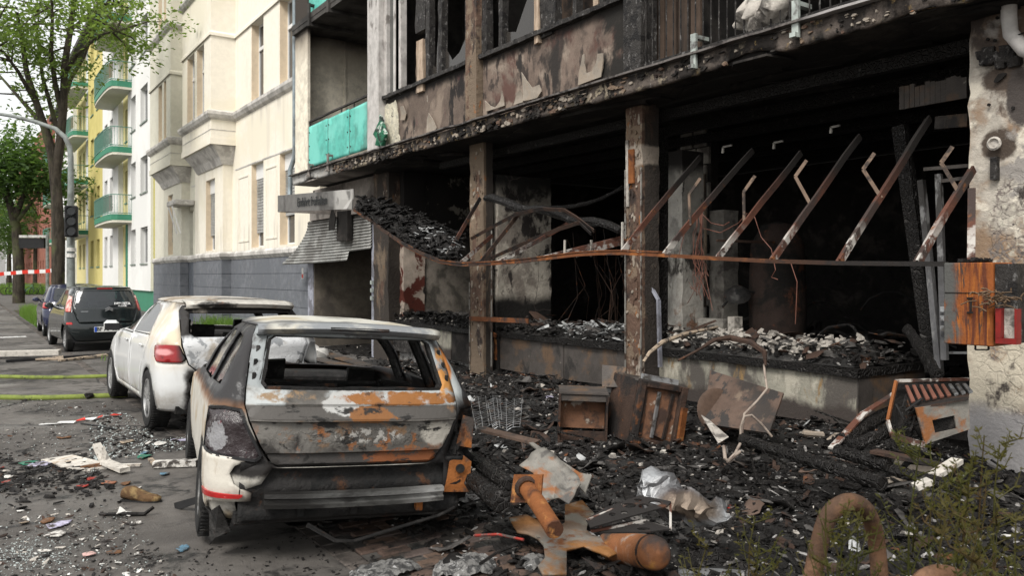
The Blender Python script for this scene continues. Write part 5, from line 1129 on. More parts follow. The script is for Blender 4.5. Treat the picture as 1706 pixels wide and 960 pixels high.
for yy in (.66, ): MB().beam((-.60, yy + .3, 1.0), (.60, yy + .3, .99), .02, .03).build('cross_wire', M['cinder'], car1)
mb = MB().box((-.72, .18, .58), (.72, .30, .93), bev=.02); mb.wob(.02, 4).build('inner_sill', M['cinder'], car1)
# ---------------------------------------------------------------- white hatchback behind it
bm = Car([.2, .30, .45, .62, .80, .93, 1.0, 1.10, 1.28, 1.36, 1.40], [.14, .07, .03, .03, .04, .06, .10, .20, .36, .42, .52], [4.15, 4.25, 4.3, 4.28, 4.1, 3.8, 3.1, 2.9, 2.5, 2.3, 2.1], [.81, .85, .875, .882, .872, .85, .82, .765, .67, .625, .57], Dr=.40, nr=3.0)
bm.zt = 1.0
car2 = car_frame('burnt_hatchback', 2.56, 8.74, -.4, 1.6, 1.02, 'white hatchback with scorched rear, intact white side and red left tail lamp')
M['bmw'] = mat('white_paint_scorched', (.60, .61, .61), [((.38, .36, .33), ('*', ('inv', ('ax', 2, .30, .55, .10, 4)), ('n', 3, .35, .6))), ((.47, .46, .44), ('n', 2.4, .56, .72, (1, 1, .3), 15)), ((.52, .45, .34), ('*', ('blob', (-.7, .35, 1.15), (.45, .75, .42), .4, .3), ('n', 2, .3, .5))), ((.05, .045, .043), ('*', ('ax', 0, -.66, -.56, .05, 5), ('ax', 2, .93, 1.0, .04, 5))), ((.03, .028, .027), ('*', ('ax', 0, -.66, -.60, .05, 8), ('inv', ('ax', 2, .66, .74, .03, 5)))),
    ((.14, .12, .10), ('*', ('ax', 2, 1.22, 1.4, .10, 4), ('n', 3, .42, .55))), ((.47, .42, .33), ('*', ('ax', 1, 3.3, 3.9, .3, 2), ('n', 3, .45, .6)))], rough=.22, rl=((.7, ('*', ('blob', (-.6, .2, 1.1), (.6, .8, .5), .4, .3), ('n', 2, .3, .5))),), coord='O', var=0, coat=.3)
M['bmw_gate'] = mat('scorched_white_gate', (.52, .53, .54), [((.22, .23, .24), ('n', 9, .54, .62)), ((.05, .047, .045), ('*', ('inv', ('ax', 2, .68, .80, .05, 5)), ('n', 4, .35, .5))), ((.03, .028, .027), ('ax', 2, 1.0, 1.04, .03, 5)), ((.33, .3, .26), ('n', 2, .55, .65, (1, 1, 1), 5))], rough=.6, bump=.35, coord='O', var=.05)
M['bmw_roof'] = mat('scorched_white_roof', (.46, .44, .40), [((.20, .15, .10), ('n', 1.8, .48, .6)), ((.03, .028, .027), ('n', 2.2, .52, .62, (1, 1.5, 1), 4)), ((.30, .12, .05), ('n', 5, .62, .7, (1, 1, 1), 8))], rough=.7, bump=.4, coord='O')
GB = [(-.52, .67), (.52, .67), (.60, .74), (.66, .93), (.655, 1.0), (.62, 1.28), (.585, 1.325), (-.585, 1.325), (-.62, 1.28), (-.655, 1.0), (-.66, .93), (-.60, .74)]
WB = [(-.54, 1.015), (.54, 1.015), (.585, 1.06), (.54, 1.265), (-.54, 1.265), (-.585, 1.06)]
b1 = [(2.05, .985), (3.02, .985), (2.80, 1.08), (2.40, 1.26), (2.05, 1.315)]; b2 = [(1.05, 1.02), (1.97, .99), (1.97, 1.32), (1.50, 1.335), (1.20, 1.26)]
lb = [(-.62, .785), (-.66, .755), (-.92, .76), (-1.00, .81), (-1.05, .90), (-1.02, .918), (-.80, .935), (-.68, .93)]
doors = [[(1.985, .31), (1.985, .965), (3.06, .965), (3.10, .80), (3.06, .45), (2.95, .31)], [(1.965, .31), (1.965, .985), (.98, 1.0), (.96, .86), (1.15, .66), (1.28, .40), (1.34, .31)]]
hl = sidehole(bm, b1) + sidehole(bm, b2) + archholes(bm, .77, .36, .24) + archholes(bm, 3.46, .36, .24)
for d in doors:
    q = [(lerp(sum(p[0] for p in d) / len(d), p[0], 1.0), p[1]) for p in d]; hl.append([(-bm.U(y, z), z) for y, z in q])
shell(bm, car2, M['bmw'], hl, [grow(GB, .008), lb, [(.66, .30), (.85, .30), (1.0, .7), (.95, .92), (.72, .94), (.62, .76)], [(-.575, .26), (.64, .26), (.60, .645), (-.56, .645), (-.60, .57), (-.565, .50), (-.60, .43), (-.57, .34)]], roofm=M['bmw_roof'], ztop=1.36, roof_h=.05, dmg=.0, step=.06)
for d in doors:
    cx, cz = sum(p[0] for p in d) / len(d), sum(p[1] for p in d) / len(d); q = [(p[0] + (.011 if p[0] < cx else -.011), p[1] + (.011 if p[1] < cz else -.011)) for p in d]
    dd = sheet(q, lambda y, z: bm.side(y, z, -1) + Vector((.004 + (-.012 * math.exp(-((z - .86) / .03) ** 2)), 0, 0)), step=.06).build('door', M['bmw'], car2, smooth=50, solid=-.012)
    hx = max(p[0] for p in d) * 0 + min(p[0] for p in d if p[1] > .9) + .10
    MB().box((-bm.w(.87) - .035, hx, .862), (-bm.w(.87) - .015, hx + .17, .885), bev=.008).build('door_handle', M['bmw'], dd)
sheet(GB, lambda x, z: bm.rear(x, z) - Vector((0, .015 + .03 * math.exp(-((z - .93) / .05) ** 2), 0)), [WB], .05).build('tailgate', M['bmw_gate'], car2, smooth=40, solid=.02)
sheet(lb, lambda u, z: bm.wrap(u, z) + Vector((-.012, -.014, 0)), step=.03).build('tail_lamp', mat('red_lamp_burnt', (.24, .012, .014), [((.55, .25, .25), ('blob', (-.83, .1, .86), (.08, .3, .035), .3, .5)), ((.012, .010, .010), ('ax', 0, -.74, -.66, .04, 6)), ((.03, .01, .012), ('n', 7, .6, .68))], rough=.1, coord='O', coat=.5), car2, smooth=60, solid=.02)
mb = MB(); n = 16; vs = [(x, y + .10 * (abs(x) / .6) ** 3, z - .02 * (abs(x) / .6) ** 2) for x in [lerp(-.58, .58, i / n) for i in range(n + 1)] for y, z in [(.5, 1.40), (.33, 1.385), (.27, 1.36), (.30, 1.33), (.4, 1.325)]]
mb.add(vs, [(i * 5 + j, i * 5 + j + 1, i * 5 + j + 6, i * 5 + j + 5) for i in range(n) for j in range(4)]).build('spoiler', M['bmw_roof'], car2, smooth=40, solid=-.01)
mb = MB(); rw = random.Random(21)
for k in range(60):
    p = Vector((rw.uniform(-.5, .7), rw.uniform(.02, .16), rw.uniform(.22, .66))); s = rw.uniform(.02, .08); mb.box(p - Vector((s * 1.4, s * .5, s)), p + Vector((s * 1.4, s * .5, s)), Matrix.Translation(p) @ Matrix.Rotation(rw.uniform(-1, 1), 4, (rw.random(), rw.random(), rw.random())) @ Matrix.Translation(-p))
mb.wob(.06, 6, 3).build('melted_bumper', M['cinder'], car2, smooth=60)
MB().box((-.7, .16, .22), (.7, 2.9, .30)).box((-.66, .17, .31), (.66, .24, .64)).build('underbody', M['cinder'], car2)
M['alloy'] = mat('alloy_rim', (.45, .45, .45), [((.2, .2, .2), ('n', 5, .52, .62))], rough=.35, metal=.6, coord='O', var=.03)
for y in (.77, 3.46): wheel(car2, Vector((-.775, y, .32)), .32, .21, -1, M['alloy'], M['tyre'], steer=0); wheel(car2, Vector((.775, y, .32)), .29, .2, 1, M['cinder'], M['cinder'])
mr = MB().box((-1.06, 2.66, .955), (-.89, 2.80, 1.075), bev=.035); mr.build('wing_mirror', M['bmw'], car2)
MB().box((-1.062, 2.64, .953), (-.888, 2.672, 1.04), bev=.006).beam((-.86, 2.75, .99), (-.92, 2.72, .99), .05, .05).build('mirror_back', M['black_plastic'], car2)
for Wd in (b1, b2): sheet(Wd, lambda y, z: bm.side(y, z, -1, -.008), step=.15).build('side_window', M['sootshade_glass'], car2, smooth=60)
for y_ in (1.02, 2.01):
    for sg in (-1, 1): MB().tube([bm.side(y_, z_, sg, -.045) for z_ in (.95, 1.05, 1.15, 1.25, 1.34)], .04, 8).build('door_pillar', M['cinder'], car2)
interior(bm, car2, M['cinder'], .2, 2.9)
seats(car2, M['cinder'], [(1.8, -.37, .5), (1.8, .37, .5), (.95, -.3, .48), (.95, .3, .48)])
# ---------------------------------------------------------------- small dark hatchback with number plate
ct = Car([.2, .30, .45, .60, .75, .90, 1.0, 1.15, 1.36, 1.42, 1.45], [.16, .06, .02, .03, .06, .09, .11, .16, .26, .32, .42], [3.3, 3.4, 3.43, 3.42, 3.3, 3.1, 2.75, 2.5, 2.15, 2.0, 1.85], [.76, .79, .81, .815, .81, .79, .765, .725, .65, .61, .55], Dr=.42, nr=2.8)
ct.zt = 1.0
M['ctpaint'] = mat('black_green_paint', (.012, .016, .017), rough=.12, coord='O', coat=.8, var=0, rl=((.35, ('n', 2, .5, .65)),))
M['cglass'] = glassm('car_glass', (.03, .035, .04), .04, .86)
M['plate'] = mat('plate_white', (.7, .7, .68), rough=.4, var=0, coord='O'); M['plateblue'] = mat('plate_blue', (.02, .08, .45), rough=.4, var=0); M['blacktx'] = mat('plate_black', (.012, .012, .012), rough=.5, var=0); M['chrome'] = mat('chrome', (.6, .6, .6), rough=.15, metal=.9, var=0); M['decal'] = mat('decal_white', (.75, .75, .75), rough=.5, var=0)
def hatch(c, name, X, Y, hd, sc, paint, label, RW, GT, W1, W2, lamp, axles, wr=.29, ztop=1.42, lampm=None, plate=None, alloy=None):
    p = car_frame(name, X, Y, hd, 0, sc, label)
    hl = sidehole(c, W1) + sidehole(c, W2) + sum((archholes(c, y, wr + .04, .24) for y in axles), [])
    lampR = [(-u, z) for u, z in lamp][::-1]
    shell(c, p, paint, hl, [grow(GT, .006), lamp, lampR], ztop=ztop, step=.07, dmg=0)
    g = sheet(GT, lambda x, z: c.rear(x, z) - Vector((0, .008 + .02 * math.exp(-((z - .62) / .05) ** 2), 0)), [RW], .06).build('tailgate', paint, p, smooth=45, solid=.015)
    sheet(RW, lambda x, z: c.rear(x, z) - Vector((0, .002, 0)), step=.1).build('rear_window', M['cglass'], g, smooth=60)
    for sg in (-1, 1):
        for Wd in (W1, W2): sheet(Wd, lambda y, z: c.side(y, z, sg, -.006), step=.15).build('side_window', M['cglass'], p, smooth=60)
    for L in (lamp, lampR): sheet(L, lambda u, z: c.wrap(u, z, 0) + Vector((.008 * (1 if u > 0 else -1), -.012, 0)), step=.04).build('tail_lamp', lampm or M['redlens'], p, smooth=60, solid=.02)
    zb = c.zt
    w = c.w(zb + .03) * .88; rows = [[c.front(lerp(-c.w(z) * .9, c.w(z) * .9, i / 10), z) for i in range(11)] for z in [lerp(zb, ztop, k / 6) for k in range(7)]]
    MB().add([v for r in rows for v in r], [(j * 11 + i, j * 11 + i + 1, (j + 1) * 11 + i + 1, (j + 1) * 11 + i) for j in range(6) for i in range(10)]).build('windscreen', M['cglass'], p, smooth=60)
    for y in axles:
        for sg in (-1, 1): wheel(p, Vector((sg * (c.w(.45) - .11), y, wr)), wr, .17, sg, alloy or M['alloy'], M['tyre'])
    for sg in (-1, 1): MB().lathe([(.001, -.05), (.06, -.05), (.09, 0), (.08, .05), (.02, .07)], Matrix.Translation((sg * (c.w(1.0) + .11), axles[1] - .75, 1.0)) @ Matrix.Rotation(-pi / 2, 4, 'X') @ Matrix.Diagonal((1.1, .8, 1, 1)), 14).beam((sg * (c.w(1) - .02), axles[1] - .72, .96), (sg * (c.w(1) + .08), axles[1] - .75, .97), .05, .04).build('wing_mirror', paint, p, smooth=60)
    MB().box((-.66, .2, .22), (.66, axles[1] - .2, .32)).build('underbody', M['black_plastic'], p)
    interior(c, p, M['black_plastic'], .3, axles[1] - .45); seats(p, M['black_plastic'], [(1.2, -.33, .5), (1.2, .33, .5), (.62, 0, .5)], w=.44)
    return p, g
car3, gt = hatch(ct, 'small_dark_car', 2.72, 20.0, 3, 1.0, M['ctpaint'], 'small black green hatchback with white stickers on its rear window and a numbered plate', 
    [(-.60, .985), (.60, .985), (.62, 1.04), (.56, 1.32), (.52, 1.355), (-.52, 1.355), (-.56, 1.32), (-.62, 1.04)], [(-.55, .66), (.55, .66), (.66, .94), (.665, 1.04), (.60, 1.36), (.56, 1.40), (-.56, 1.40), (-.60, 1.36), (-.665, 1.04), (-.66, .94)],
    [(1.35, .98), (2.35, .99), (1.75, 1.36), (1.35, 1.37)], [(.62, .99), (1.28, .98), (1.28, 1.37), (.85, 1.365)], [(-.675, 1.06), (-.70, .90), (-.86, .90), (-.90, 1.02), (-.80, 1.26), (-.65, 1.24)], (.50, 2.84), lampm=mat('pink_lamp', (.5, .12, .10), [((.6, .45, .4), ('n', 6, .5, .6))], rough=.15, coord='O', coat=.6))
def rearT(c, x, z, off=.03, rot=0, sx=1, sy=1):
    a = c.rear(x, z); n = Vector((0, -1, 0)); b_ = (c.rear(x, z + .05) - c.rear(x, z - .05)).normalized(); u = Vector((1, 0, 0)); nn = u.cross(b_)
    return Matrix.Translation(a + nn * off) @ Matrix((( u.x, b_.x, nn.x, 0), (u.y, b_.y, nn.y, 0), (u.z, b_.z, nn.z, 0), (0, 0, 0, 1))) @ Matrix.Rotation(rot, 4, 'Z') @ Matrix.Diagonal((sx, sy, 1, 1))
pm_ = rearT(ct, -.0, .50, .02)
pl = MB().box((-.27, -.06, 0), (.27, .06, .012), pm_ ).build('number_plate', M['plate'], car3); MB().box((-.265, -.055, .0125), (-.22, .055, .015), pm_).build('plate_band', M['plateblue'], pl)
text('BF AP 333', .115, pm_ @ Matrix.Translation((.02, 0, .016)), 'plate_text', M['blacktx'], pl, .001, bold=.002)
text('DEINESTA', .075, rearT(ct, .33, 1.06, .022, 0, 1, 1), 'sticker', M['decal'], gt, .001, bold=.003); text('BLOCK', .055, rearT(ct, .33, 1.01, .022), 'sticker', M['decal'], gt, .001, bold=.003)
mb = MB()
for zo in (0, .042): mb.beam((-.07, 0, zo - .035), (0, 0, zo), .001, .018).beam((0, 0, zo), (.07, 0, zo - .035), .001, .018)
Mt = rearT(ct, .04, .93, .045); mb2 = MB()
for zo in (0, .04): mb2.poly([(-.08, zo - .045), (0, zo), (.08, zo - .045), (.08, zo - .02), (0, zo + .025), (-.08, zo - .02)], lambda a, c_, t: Mt @ Vector((a, c_, t)), 0, .012)
mb2.build('double_chevron_badge', M['chrome'], gt)
text('citroën', .05, rearT(ct, -.45, .90, .03), 'maker_name', M['chrome'], gt, .001)
MB().beam(rearT(ct, .05, 1.0, .04).translation, rearT(ct, .34, 1.06, .05).translation, .02, .02).build('wiper', M['black_plastic'], gt)
MB().box((-.16, .295, 1.40), (.16, .33, 1.425), bev=.005).build('brake_light', M['redlens'], car3)
for s in (-1, 1): sheet([(s * .68, .62), (s * .82, .62), (s * .80, .67), (s * .69, .67)], lambda u, z: ct.wrap(u, z) + Vector((0, -.012, 0)), step=.06).build('reflector', M['redlens'], car3, solid=.01)
# ---------------------------------------------------------------- blue-black car in front of it
cb_ = Car([.2, .30, .45, .60, .75, .90, 1.0, 1.15, 1.36, 1.42, 1.45], [.16, .06, .02, .03, .08, .12, .18, .30, .50, .60, .72], [3.9, 4.0, 4.03, 4.02, 3.9, 3.6, 3.0, 2.8, 2.4, 2.2, 2.0], [.80, .84, .86, .865, .86, .835, .80, .75, .66, .61, .55], Dr=.42, nr=2.8); cb_.zt = 1.0
M['bluepaint'] = mat('dark_blue_paint', (.016, .020, .05), rough=.15, coord='O', coat=.8, var=0)
car4, g4 = hatch(cb_, 'blue_car', 2.72, 25.4, -1, 1.0, M['bluepaint'], 'dark blue car parked ahead of the small black green hatchback', 
    [(-.56, 1.0), (.56, 1.0), (.60, 1.06), (.54, 1.33), (.50, 1.36), (-.50, 1.36), (-.54, 1.33), (-.60, 1.06)], [(-.58, .62), (.58, .62), (.68, .94), (.67, 1.04), (.60, 1.36), (.55, 1.40), (-.55, 1.40), (-.60, 1.36), (-.67, 1.04), (-.68, .94)],
    [(1.65, .99), (2.6, 1.0), (2.1, 1.34), (1.65, 1.37)], [(.80, 1.0), (1.57, .99), (1.57, 1.37), (1.05, 1.36)], [(-.70, .94), (-.71, .80), (-.95, .80), (-1.02, .93), (-.96, .96)], (.62, 3.18), wr=.31, lampm=M['redlens'])
M['lp'] = M['plate']; MB().box((-.26, 0, .60), (.26, .02, .71), Matrix.Translation((0, .0, 0.04)) ).build('number_plate', M['plate'], car4)
# ---------------------------------------------------------------- dark car far left across the junction
cf = Car([.2, .30, .45, .60, .75, .90, 1.0, 1.15, 1.36, 1.42, 1.45], [.16, .06, .02, .03, .08, .12, .18, .30, .50, .60, .72], [3.9, 4.0, 4.03, 4.02, 3.9, 3.6, 3.0, 2.8, 2.4, 2.2, 2.0], [.80, .84, .86, .865, .86, .835, .80, .75, .66, .61, .55], Dr=.42, nr=2.8); cf.zt = 1.0
car5, g5 = hatch(cf, 'far_parked_car', -.5, 77, 24, 1.15, M['ctpaint'], 'black car parked far away at the left edge behind the barrier tape', 
    [(-.56, 1.0), (.56, 1.0), (.60, 1.06), (.54, 1.33), (.50, 1.36), (-.50, 1.36), (-.54, 1.33), (-.60, 1.06)], [(-.58, .62), (.58, .62), (.68, .94), (.67, 1.04), (.60, 1.36), (.55, 1.40), (-.55, 1.40), (-.60, 1.36), (-.67, 1.04), (-.68, .94)],
    [(1.65, .99), (2.6, 1.0), (2.1, 1.34), (1.65, 1.37)], [(.80, 1.0), (1.57, .99), (1.57, 1.37), (1.05, 1.36)], [(-.70, .94), (-.71, .80), (-.95, .80), (-1.02, .93), (-.96, .96)], (.62, 3.18), wr=.31, lampm=M['redlens'])
# ================================================================ collapsed canopy over the pavement
XC = 5.6
M['bar'] = mat('rusted_bar', (.15, .055, .022), [((.045, .03, .025), ('n', 3, .48, .6)), ((.28, .10, .03), ('n', 5, .54, .66, (1, 1, 1), 4)), ((.02, .018, .017), ('*', ('inv', ('ax', 1, 2.9, 6.2, .4, 2)), ('n', 3, .3, .45)))], rough=.8, bump=.3)
M['strut'] = mat('rusted_strut', (.10, .042, .028), [((.045, .032, .028), ('n', 2.2, .47, .57, (1, 1, 1), 2)), ((.42, .40, .37), ('*', ('inv', ('ax', 2, 1.95, 2.2, .15, 4)), ('n', 7, .48, .58, (1, 1, 1), 6))), ((.20, .08, .03), ('n', 6, .6, .68)), ((.014, .012, .011), ('ax', 2, 2.25, 2.75, .2, 2))], rough=.8, bump=.3)  # last layer paints the upper ends fading into darkness
M['hook'] = mat('scorched_hook', (.19, .135, .10), [((.05, .04, .035), ('n', 6, .5, .6))], rough=.8)
M['signm'] = mat('sooty_sign', (.135, .13, .123), [((.06, .056, .052), ('n', 1.5, .5, .64)), ((.38, .37, .35), ('*', ('inv', ('ax', 1, 13.55, 13.85, .12, 3)), ('n', 3, .3, .45)))], rough=.5, bump=.1)
c = E('collapsed_canopy', (XC, 9, 1.9), 'collapsed shop canopy, a sagging rusty bar and leaning struts across the burnt fronts', 'canopy')
def cp(px, py, X=XC): return PX(px, py, X)
pts = [cp(590, 350), cp(612, 364), cp(640, 385), cp(670, 406), cp(700, 423), cp(735, 437), cp(770, 442), cp(820, 440), cp(870, 436), cp(920, 430), cp(960, 425), cp(1000, 422.5), cp(1040, 422), cp(1100, 425), cp(1180, 430), cp(1280, 435), cp(1400, 438.5), cp(1500, 439.5), cp(1578, 440)]
mb = MB()
for a, q in zip(pts[:-1], pts[1:]): mb.beam(a, q, .04, .034)
mb.build('front_bar', M['bar'], c)
mb = MB()
for a, q in zip(pts[5:13], pts[6:14]): mb.beam(a + Vector((.02, 0, .03)), q + Vector((.02, 0, .03)), .10, .012)
mb.build('bar_flange', M['bar'], c)
mb = MB()
for a, q in zip(pts[:7], pts[1:8]): mb.beam(a - Vector((.02, 0, -.02)), q - Vector((.02, 0, -.02)), .010, .055)
mb.wob(.012, 3).build('edge_strip', M['rust_dark'], c)
# struts: bottom on the bar, top towards the facade
for (bx, by, tx, ty, w) in ((1035, 421, 1165, 262, 1), (1108, 425, 1256, 250, 1), (1192, 431, 1333, 255, 1), (1288, 435, 1432, 228, 1), (1402, 437, 1552, 196, 1), (1530, 438, 1622, 282, 1)):
    p, t = cp(bx, by), cp(tx, ty, XP + .2 if tx < 1600 else 6.25)
    n_ = (t - p); up = (0, -1, .2)
    q = p + n_ * .22
    sg_ = MB(); PP = [p.lerp(t, k / 6) + Vector((.0, .015 * sin(bx), .022 * sin((bx * .37) % 3) * sin(pi * k / 6))) for k in range(7)]
    for a_, q_ in zip(PP[:-1], PP[1:]): sg_.beam(a_, q_, .018, .062, up=(-.7, 0, 1)).beam(a_ + Vector((0, .025, 0)), q_ + Vector((0, .025, 0)), .04, .010, up=(-.7, 0, 1))
    sg_.wob(.01, 2.5, bx).build('strut', M['strut'], c)
for (bx, by, tx, ty) in ((768, 438, 820, 392), (800, 438, 868, 352), (830, 437, 948, 372), (905, 430, 1040, 396), (960, 425, 1043, 402), (740, 434, 800, 330)):
    MB().beam(cp(bx, by), cp(tx, ty, XP - .1), .018, .055, up=(-.7, 0, 1)).wob(.01, 2.5, bx).build('strut', M['strut'] if bx != 800 else M['rust_dark'], c)
# bent hook brackets between struts
for hi, (px, py) in enumerate(((1165, 300), (1256, 296), (1342, 270), (1455, 258), (1585, 247))):
    bx, by, tx, ty = ((1108, 425, 1256, 250), (1192, 431, 1333, 255), (1288, 435, 1432, 228), (1402, 437, 1552, 196), (1530, 438, 1622, 282))[hi]
    sp_, st_ = cp(bx, by), cp(tx, ty, XP + .2 if tx < 1600 else 6.25)
    at_ = min((sp_.lerp(st_, k / 60) for k in range(61)), key=lambda v: abs(HORIZ - (v.z - CAM_H) / (v.x * S_ + v.y * C_) * F_PX - (py + 74)))
    a = cp(px - 17, py + 24, at_.x); MB().beam(cp(px + 2, py - 3, at_.x + .03), a, .012, .030).beam(a, at_, .012, .026).build('hook_bracket', M['hook'], c)
for (px, py) in ((1205, 245), (1290, 238), (1385, 212)): MB().beam(cp(px, py, 6.9), cp(px - 1, py + 10, 6.9), .02, .02).beam(cp(px, py, 6.9), cp(px + 14, py - 3, 6.9), .02, .02).build('wire_hook', M['greycol'], c)
for px in (941, 985, 1037): pxx = px; MB().beam(cp(px - .5, 428, XC + .06), cp(px, 400 - (0 if px < 1000 else 30), XC + .06), .018, .018).build('peg', M['greycol'], c)
# sign board
y1, y0 = YX(465, XC), YX(592, XC)
tp = lambda y: lerp(3.42, 3.20, (y1 - y) / (y1 - y0)); bt = lambda y: lerp(3.07, 2.86, (y1 - y) / (y1 - y0))
V = []; n = 16; mb = MB()
for i in range(n + 1):
    y = lerp(y1, y0, i / n); b_ = .05 * max(0, i / n - .72) * sin(i * 2.2) * 3
    for zz in (bt(y), lerp(bt(y), tp(y), .5), tp(y)): V.append((XC - .03 + b_ * (1 if zz > 3 else -.6), y + (.12 * (i == n) * (zz < 3)), zz))
mb.add(V, [(i * 3 + j, i * 3 + j + 1, i * 3 + j + 4, i * 3 + j + 3) for i in range(n) for j in range(2)])
sg = mb.build('sign_board', M['signm'], c, solid=-.02)
MB().box((XC - .02, y1 - .0, 3.07), (XC + 1.3, y1 + .03, 3.42)).build('sign_end', M['slabgrey'], c)
M['letter'] = mat('sign_letter', (.025, .027, .028), rough=.6, var=.1)
yt = YX(523, XC); sl = (3.42 - 3.20) / (y1 - y0)
Mt = face_X(Vector((XC - .05, yt, (tp(yt) + bt(yt)) / 2))) @ Matrix.Rotation(-sl * .8, 4, 'Z') @ Matrix.Diagonal((1.0, 1.15, 1, 1))
text('Einfahrt freihalten', .222, Mt, 'lettering', M['letter'], sg, .004, bold=0)
# charred roofing that sags from sign to bar: layered black sheet with ash flakes
def roof(u, v, k=0):  # u along 0..1 (px 592..835), v 0 at bar .. 1 at facade
    px = lerp(594, 762, u); y = interp(px, [594, 640, 700, 760, 832], [349, 385, 423, 441, 438]); p = cp(px, y)
    ty = interp(px, [594, 640, 700, 762], [336, 346, 372, 402]); q = cp(px + 10, ty, 6.2); r = p.lerp(q, v)
    w = Vector((r.x * 3, r.y * 3, k)); r.z += .07 * mn.noise(w) + .05 * mn.noise(w * 3.3) + (.045 * abs(mn.noise(Vector((r.y * 7, r.x * 2, 1))))); return r
for k in range(4):
    nu, nv = 60, 16; mb = MB(); mb.add([roof(i / nu, j / nv * (1 - .1 * k), k) + Vector((0, 0, k * .035)) for j in range(nv + 1) for i in range(nu + 1)], [(j * (nu + 1) + i, j * (nu + 1) + i + 1, (j + 1) * (nu + 1) + i + 1, (j + 1) * (nu + 1) + i) for j in range(nv) for i in range(nu) if mn.noise(Vector((i * .2, j * .3, k * 9))) > (-9 if k == 0 else -.05)])
    mb.build('charred_roofing', M['char'], c, solid=.03)
M['ashflake'] = mat('grey_ash_flake', (.42, .43, .43), [((.12, .12, .12), ('n', 8, .5, .6))], rough=.8, bump=.3)
ash, blk = MB(), MB()
for k in range(700):
    u, v = R.random(), R.random(); p = roof(u, v, 0) + Vector((0, 0, .03 + R.random() * .07)); isA = ((.62 < u < .98 and .2 < v < .9 and R.random() < .30) or R.random() < .03)
    s = R.uniform(.012, .06); t = ash if isA else blk; mt = Matrix.Translation(p) @ Matrix.Rotation(R.uniform(-.7, .7), 4, (R.random(), R.random(), 0)) @ Matrix.Rotation(R.uniform(0, 3), 4, 'Z')
    t.box((-s * 2, -s, -.004), (s * 2, s, .006 if isA else s * .22), mt)
tag(ash.build('ash_flakes', M['ashflake'], c), kind='stuff'); tag(blk.build('char_chunks', M['charwood'], c), kind='stuff')
# charred beams and bowed laths hanging behind the bar
for i, (a, q, w, lb) in enumerate((((808, 330, 6.3), (1035, 383, 6.4), .12, 'thick charred beam sloping down right behind the sagging bar between the first two pillars'), ((905, 345, 7.2), (1040, 312, 7.3), .06, 'curved black lath rising to the right behind the charred beam'))):
    p, t = cp(*a), cp(*q); mb = MB(); n = 16
    P = [p.lerp(t, k / n) + Vector((0, 0, -.10 * sin(pi * k / n) if i else .03 * sin(k))) for k in range(n + 1)]
    mb.tube(P, [w * (.8 + .3 * R.random()) * .5 for _ in P], 7); o = mb.wob(.02, 9, i).build('charred_beam', M['charwood']); tag(o, lb, 'beam')
for i, (L, w, m, lb) in enumerate((([(785, 398), (820, 378), (860, 357), (900, 348), (940, 350), (960, 362), (990, 385)], .03, 'rust_dark', 'bent rusty lath bowing up from the first pillar'), ([(800, 440), (830, 425), (880, 402), (930, 382), (965, 371), (985, 390)], .03, 'rust_dark', 'lower bent rusty lath touching the sagging bar'), )):
    mb = MB(); P = [cp(x, y, 6.25) for x, y in L]
    for a, q in zip(P[:-1], P[1:]): mb.beam(a, q, w * .4, w * 1.6, up=(-.5, 0, 1))
    tag(mb.build('bent_lath', M[m]), lb, 'lath')
mb = MB(); mb.beam(cp(826, 560, 6.9), cp(783, 531, 6.9), .03, .06).beam(cp(880, 535, 6.7), cp(783, 531, 6.65), .02, .07)
tag(mb.build('rust_strip', M['bar']), 'flat rusty orange strip lying across the foot of the first pillar', 'metal strip')
# burst red wires round the struts
M['wire'] = mat('bare_copper_wire', (.16, .07, .05), rough=.6)
mb = MB(); rw = random.Random(3)
for k in range(12):
    x0 = 1165 + rw.uniform(-6, 6); P = [cp(x0, 352 + rw.uniform(-6, 6), 6.3)]
    for j in range(6): P.append(cp(x0 + (j + 1) * rw.uniform(-4, 3), 352 + (j + 1) * 26 * rw.uniform(.7, 1.1), 6.3 + rw.uniform(-.05, .05)))
    mb.tube(P, .003, 4)
for L in ([(1165, 352), (1185, 372), (1205, 376), (1215, 370)], [(1255, 355), (1268, 395), (1285, 415), (1292, 450), (1285, 462), (1296, 466)], [(1170, 380), (1200, 388), (1230, 372), (1245, 355)], [(1318, 440), (1328, 470), (1325, 540)], [(1165, 352), (1140, 390), (1130, 430)]):
    mb.tube([cp(x, y, 6.35) for x, y in L], .0045, 4)
tag(mb.build('dangling_wires', M['wire']), 'bundle of bare reddish wires dangling from the struts over the right shop window', 'wires')
# rusty cabinet on the right, hung on the end of the bar
cb = E('rusty_cabinet', cp(1615, 505, XC), 'rust streaked orange metal cabinet hanging at the right end of the long bar', 'cabinet')
M['cab'] = mat('rust_streaked_steel', (.23, .07, .018), [((.36, .12, .022), ('n', 3, .5, .6, (1, 8, 1.0), 1)), ((.10, .03, .016), ('n', 3, .48, .58, (1, 9, .6), 4)), ((.05, .035, .03), ('n', 4, .58, .66, (1, 5, .8), 14)), ((.085, .085, .08), ('*', ('ax', 1, 2.70, 2.78, .10, 5), ('n', 3, .40, .5, (1, 2, 1), 5)))], rough=.7, bump=.25)
ya, yb2 = YX(1658, XC), YX(1576, XC); z1, z0 = 1.79, 1.235
MB().box((XC - .03, ya, z0), (XC + .25, yb2, z1), bev=.006).build('case', M['cab'], cb)
MB().box((XC - .036, ya + .012, z0 + .35), (XC - .0305, yb2 - .01, z0 + .354)).build('door_seam', M['soot'], cb)
MB().tube([cp(1618, 497, XC - .05), cp(1617, 521, XC - .05)], .008, 6).beam(cp(1612, 497, XC - .03), cp(1620, 497, XC - .06), .012, .012).beam(cp(1612, 521, XC - .03), cp(1620, 521, XC - .06), .012, .012).build('handle', M['bar'], cb)
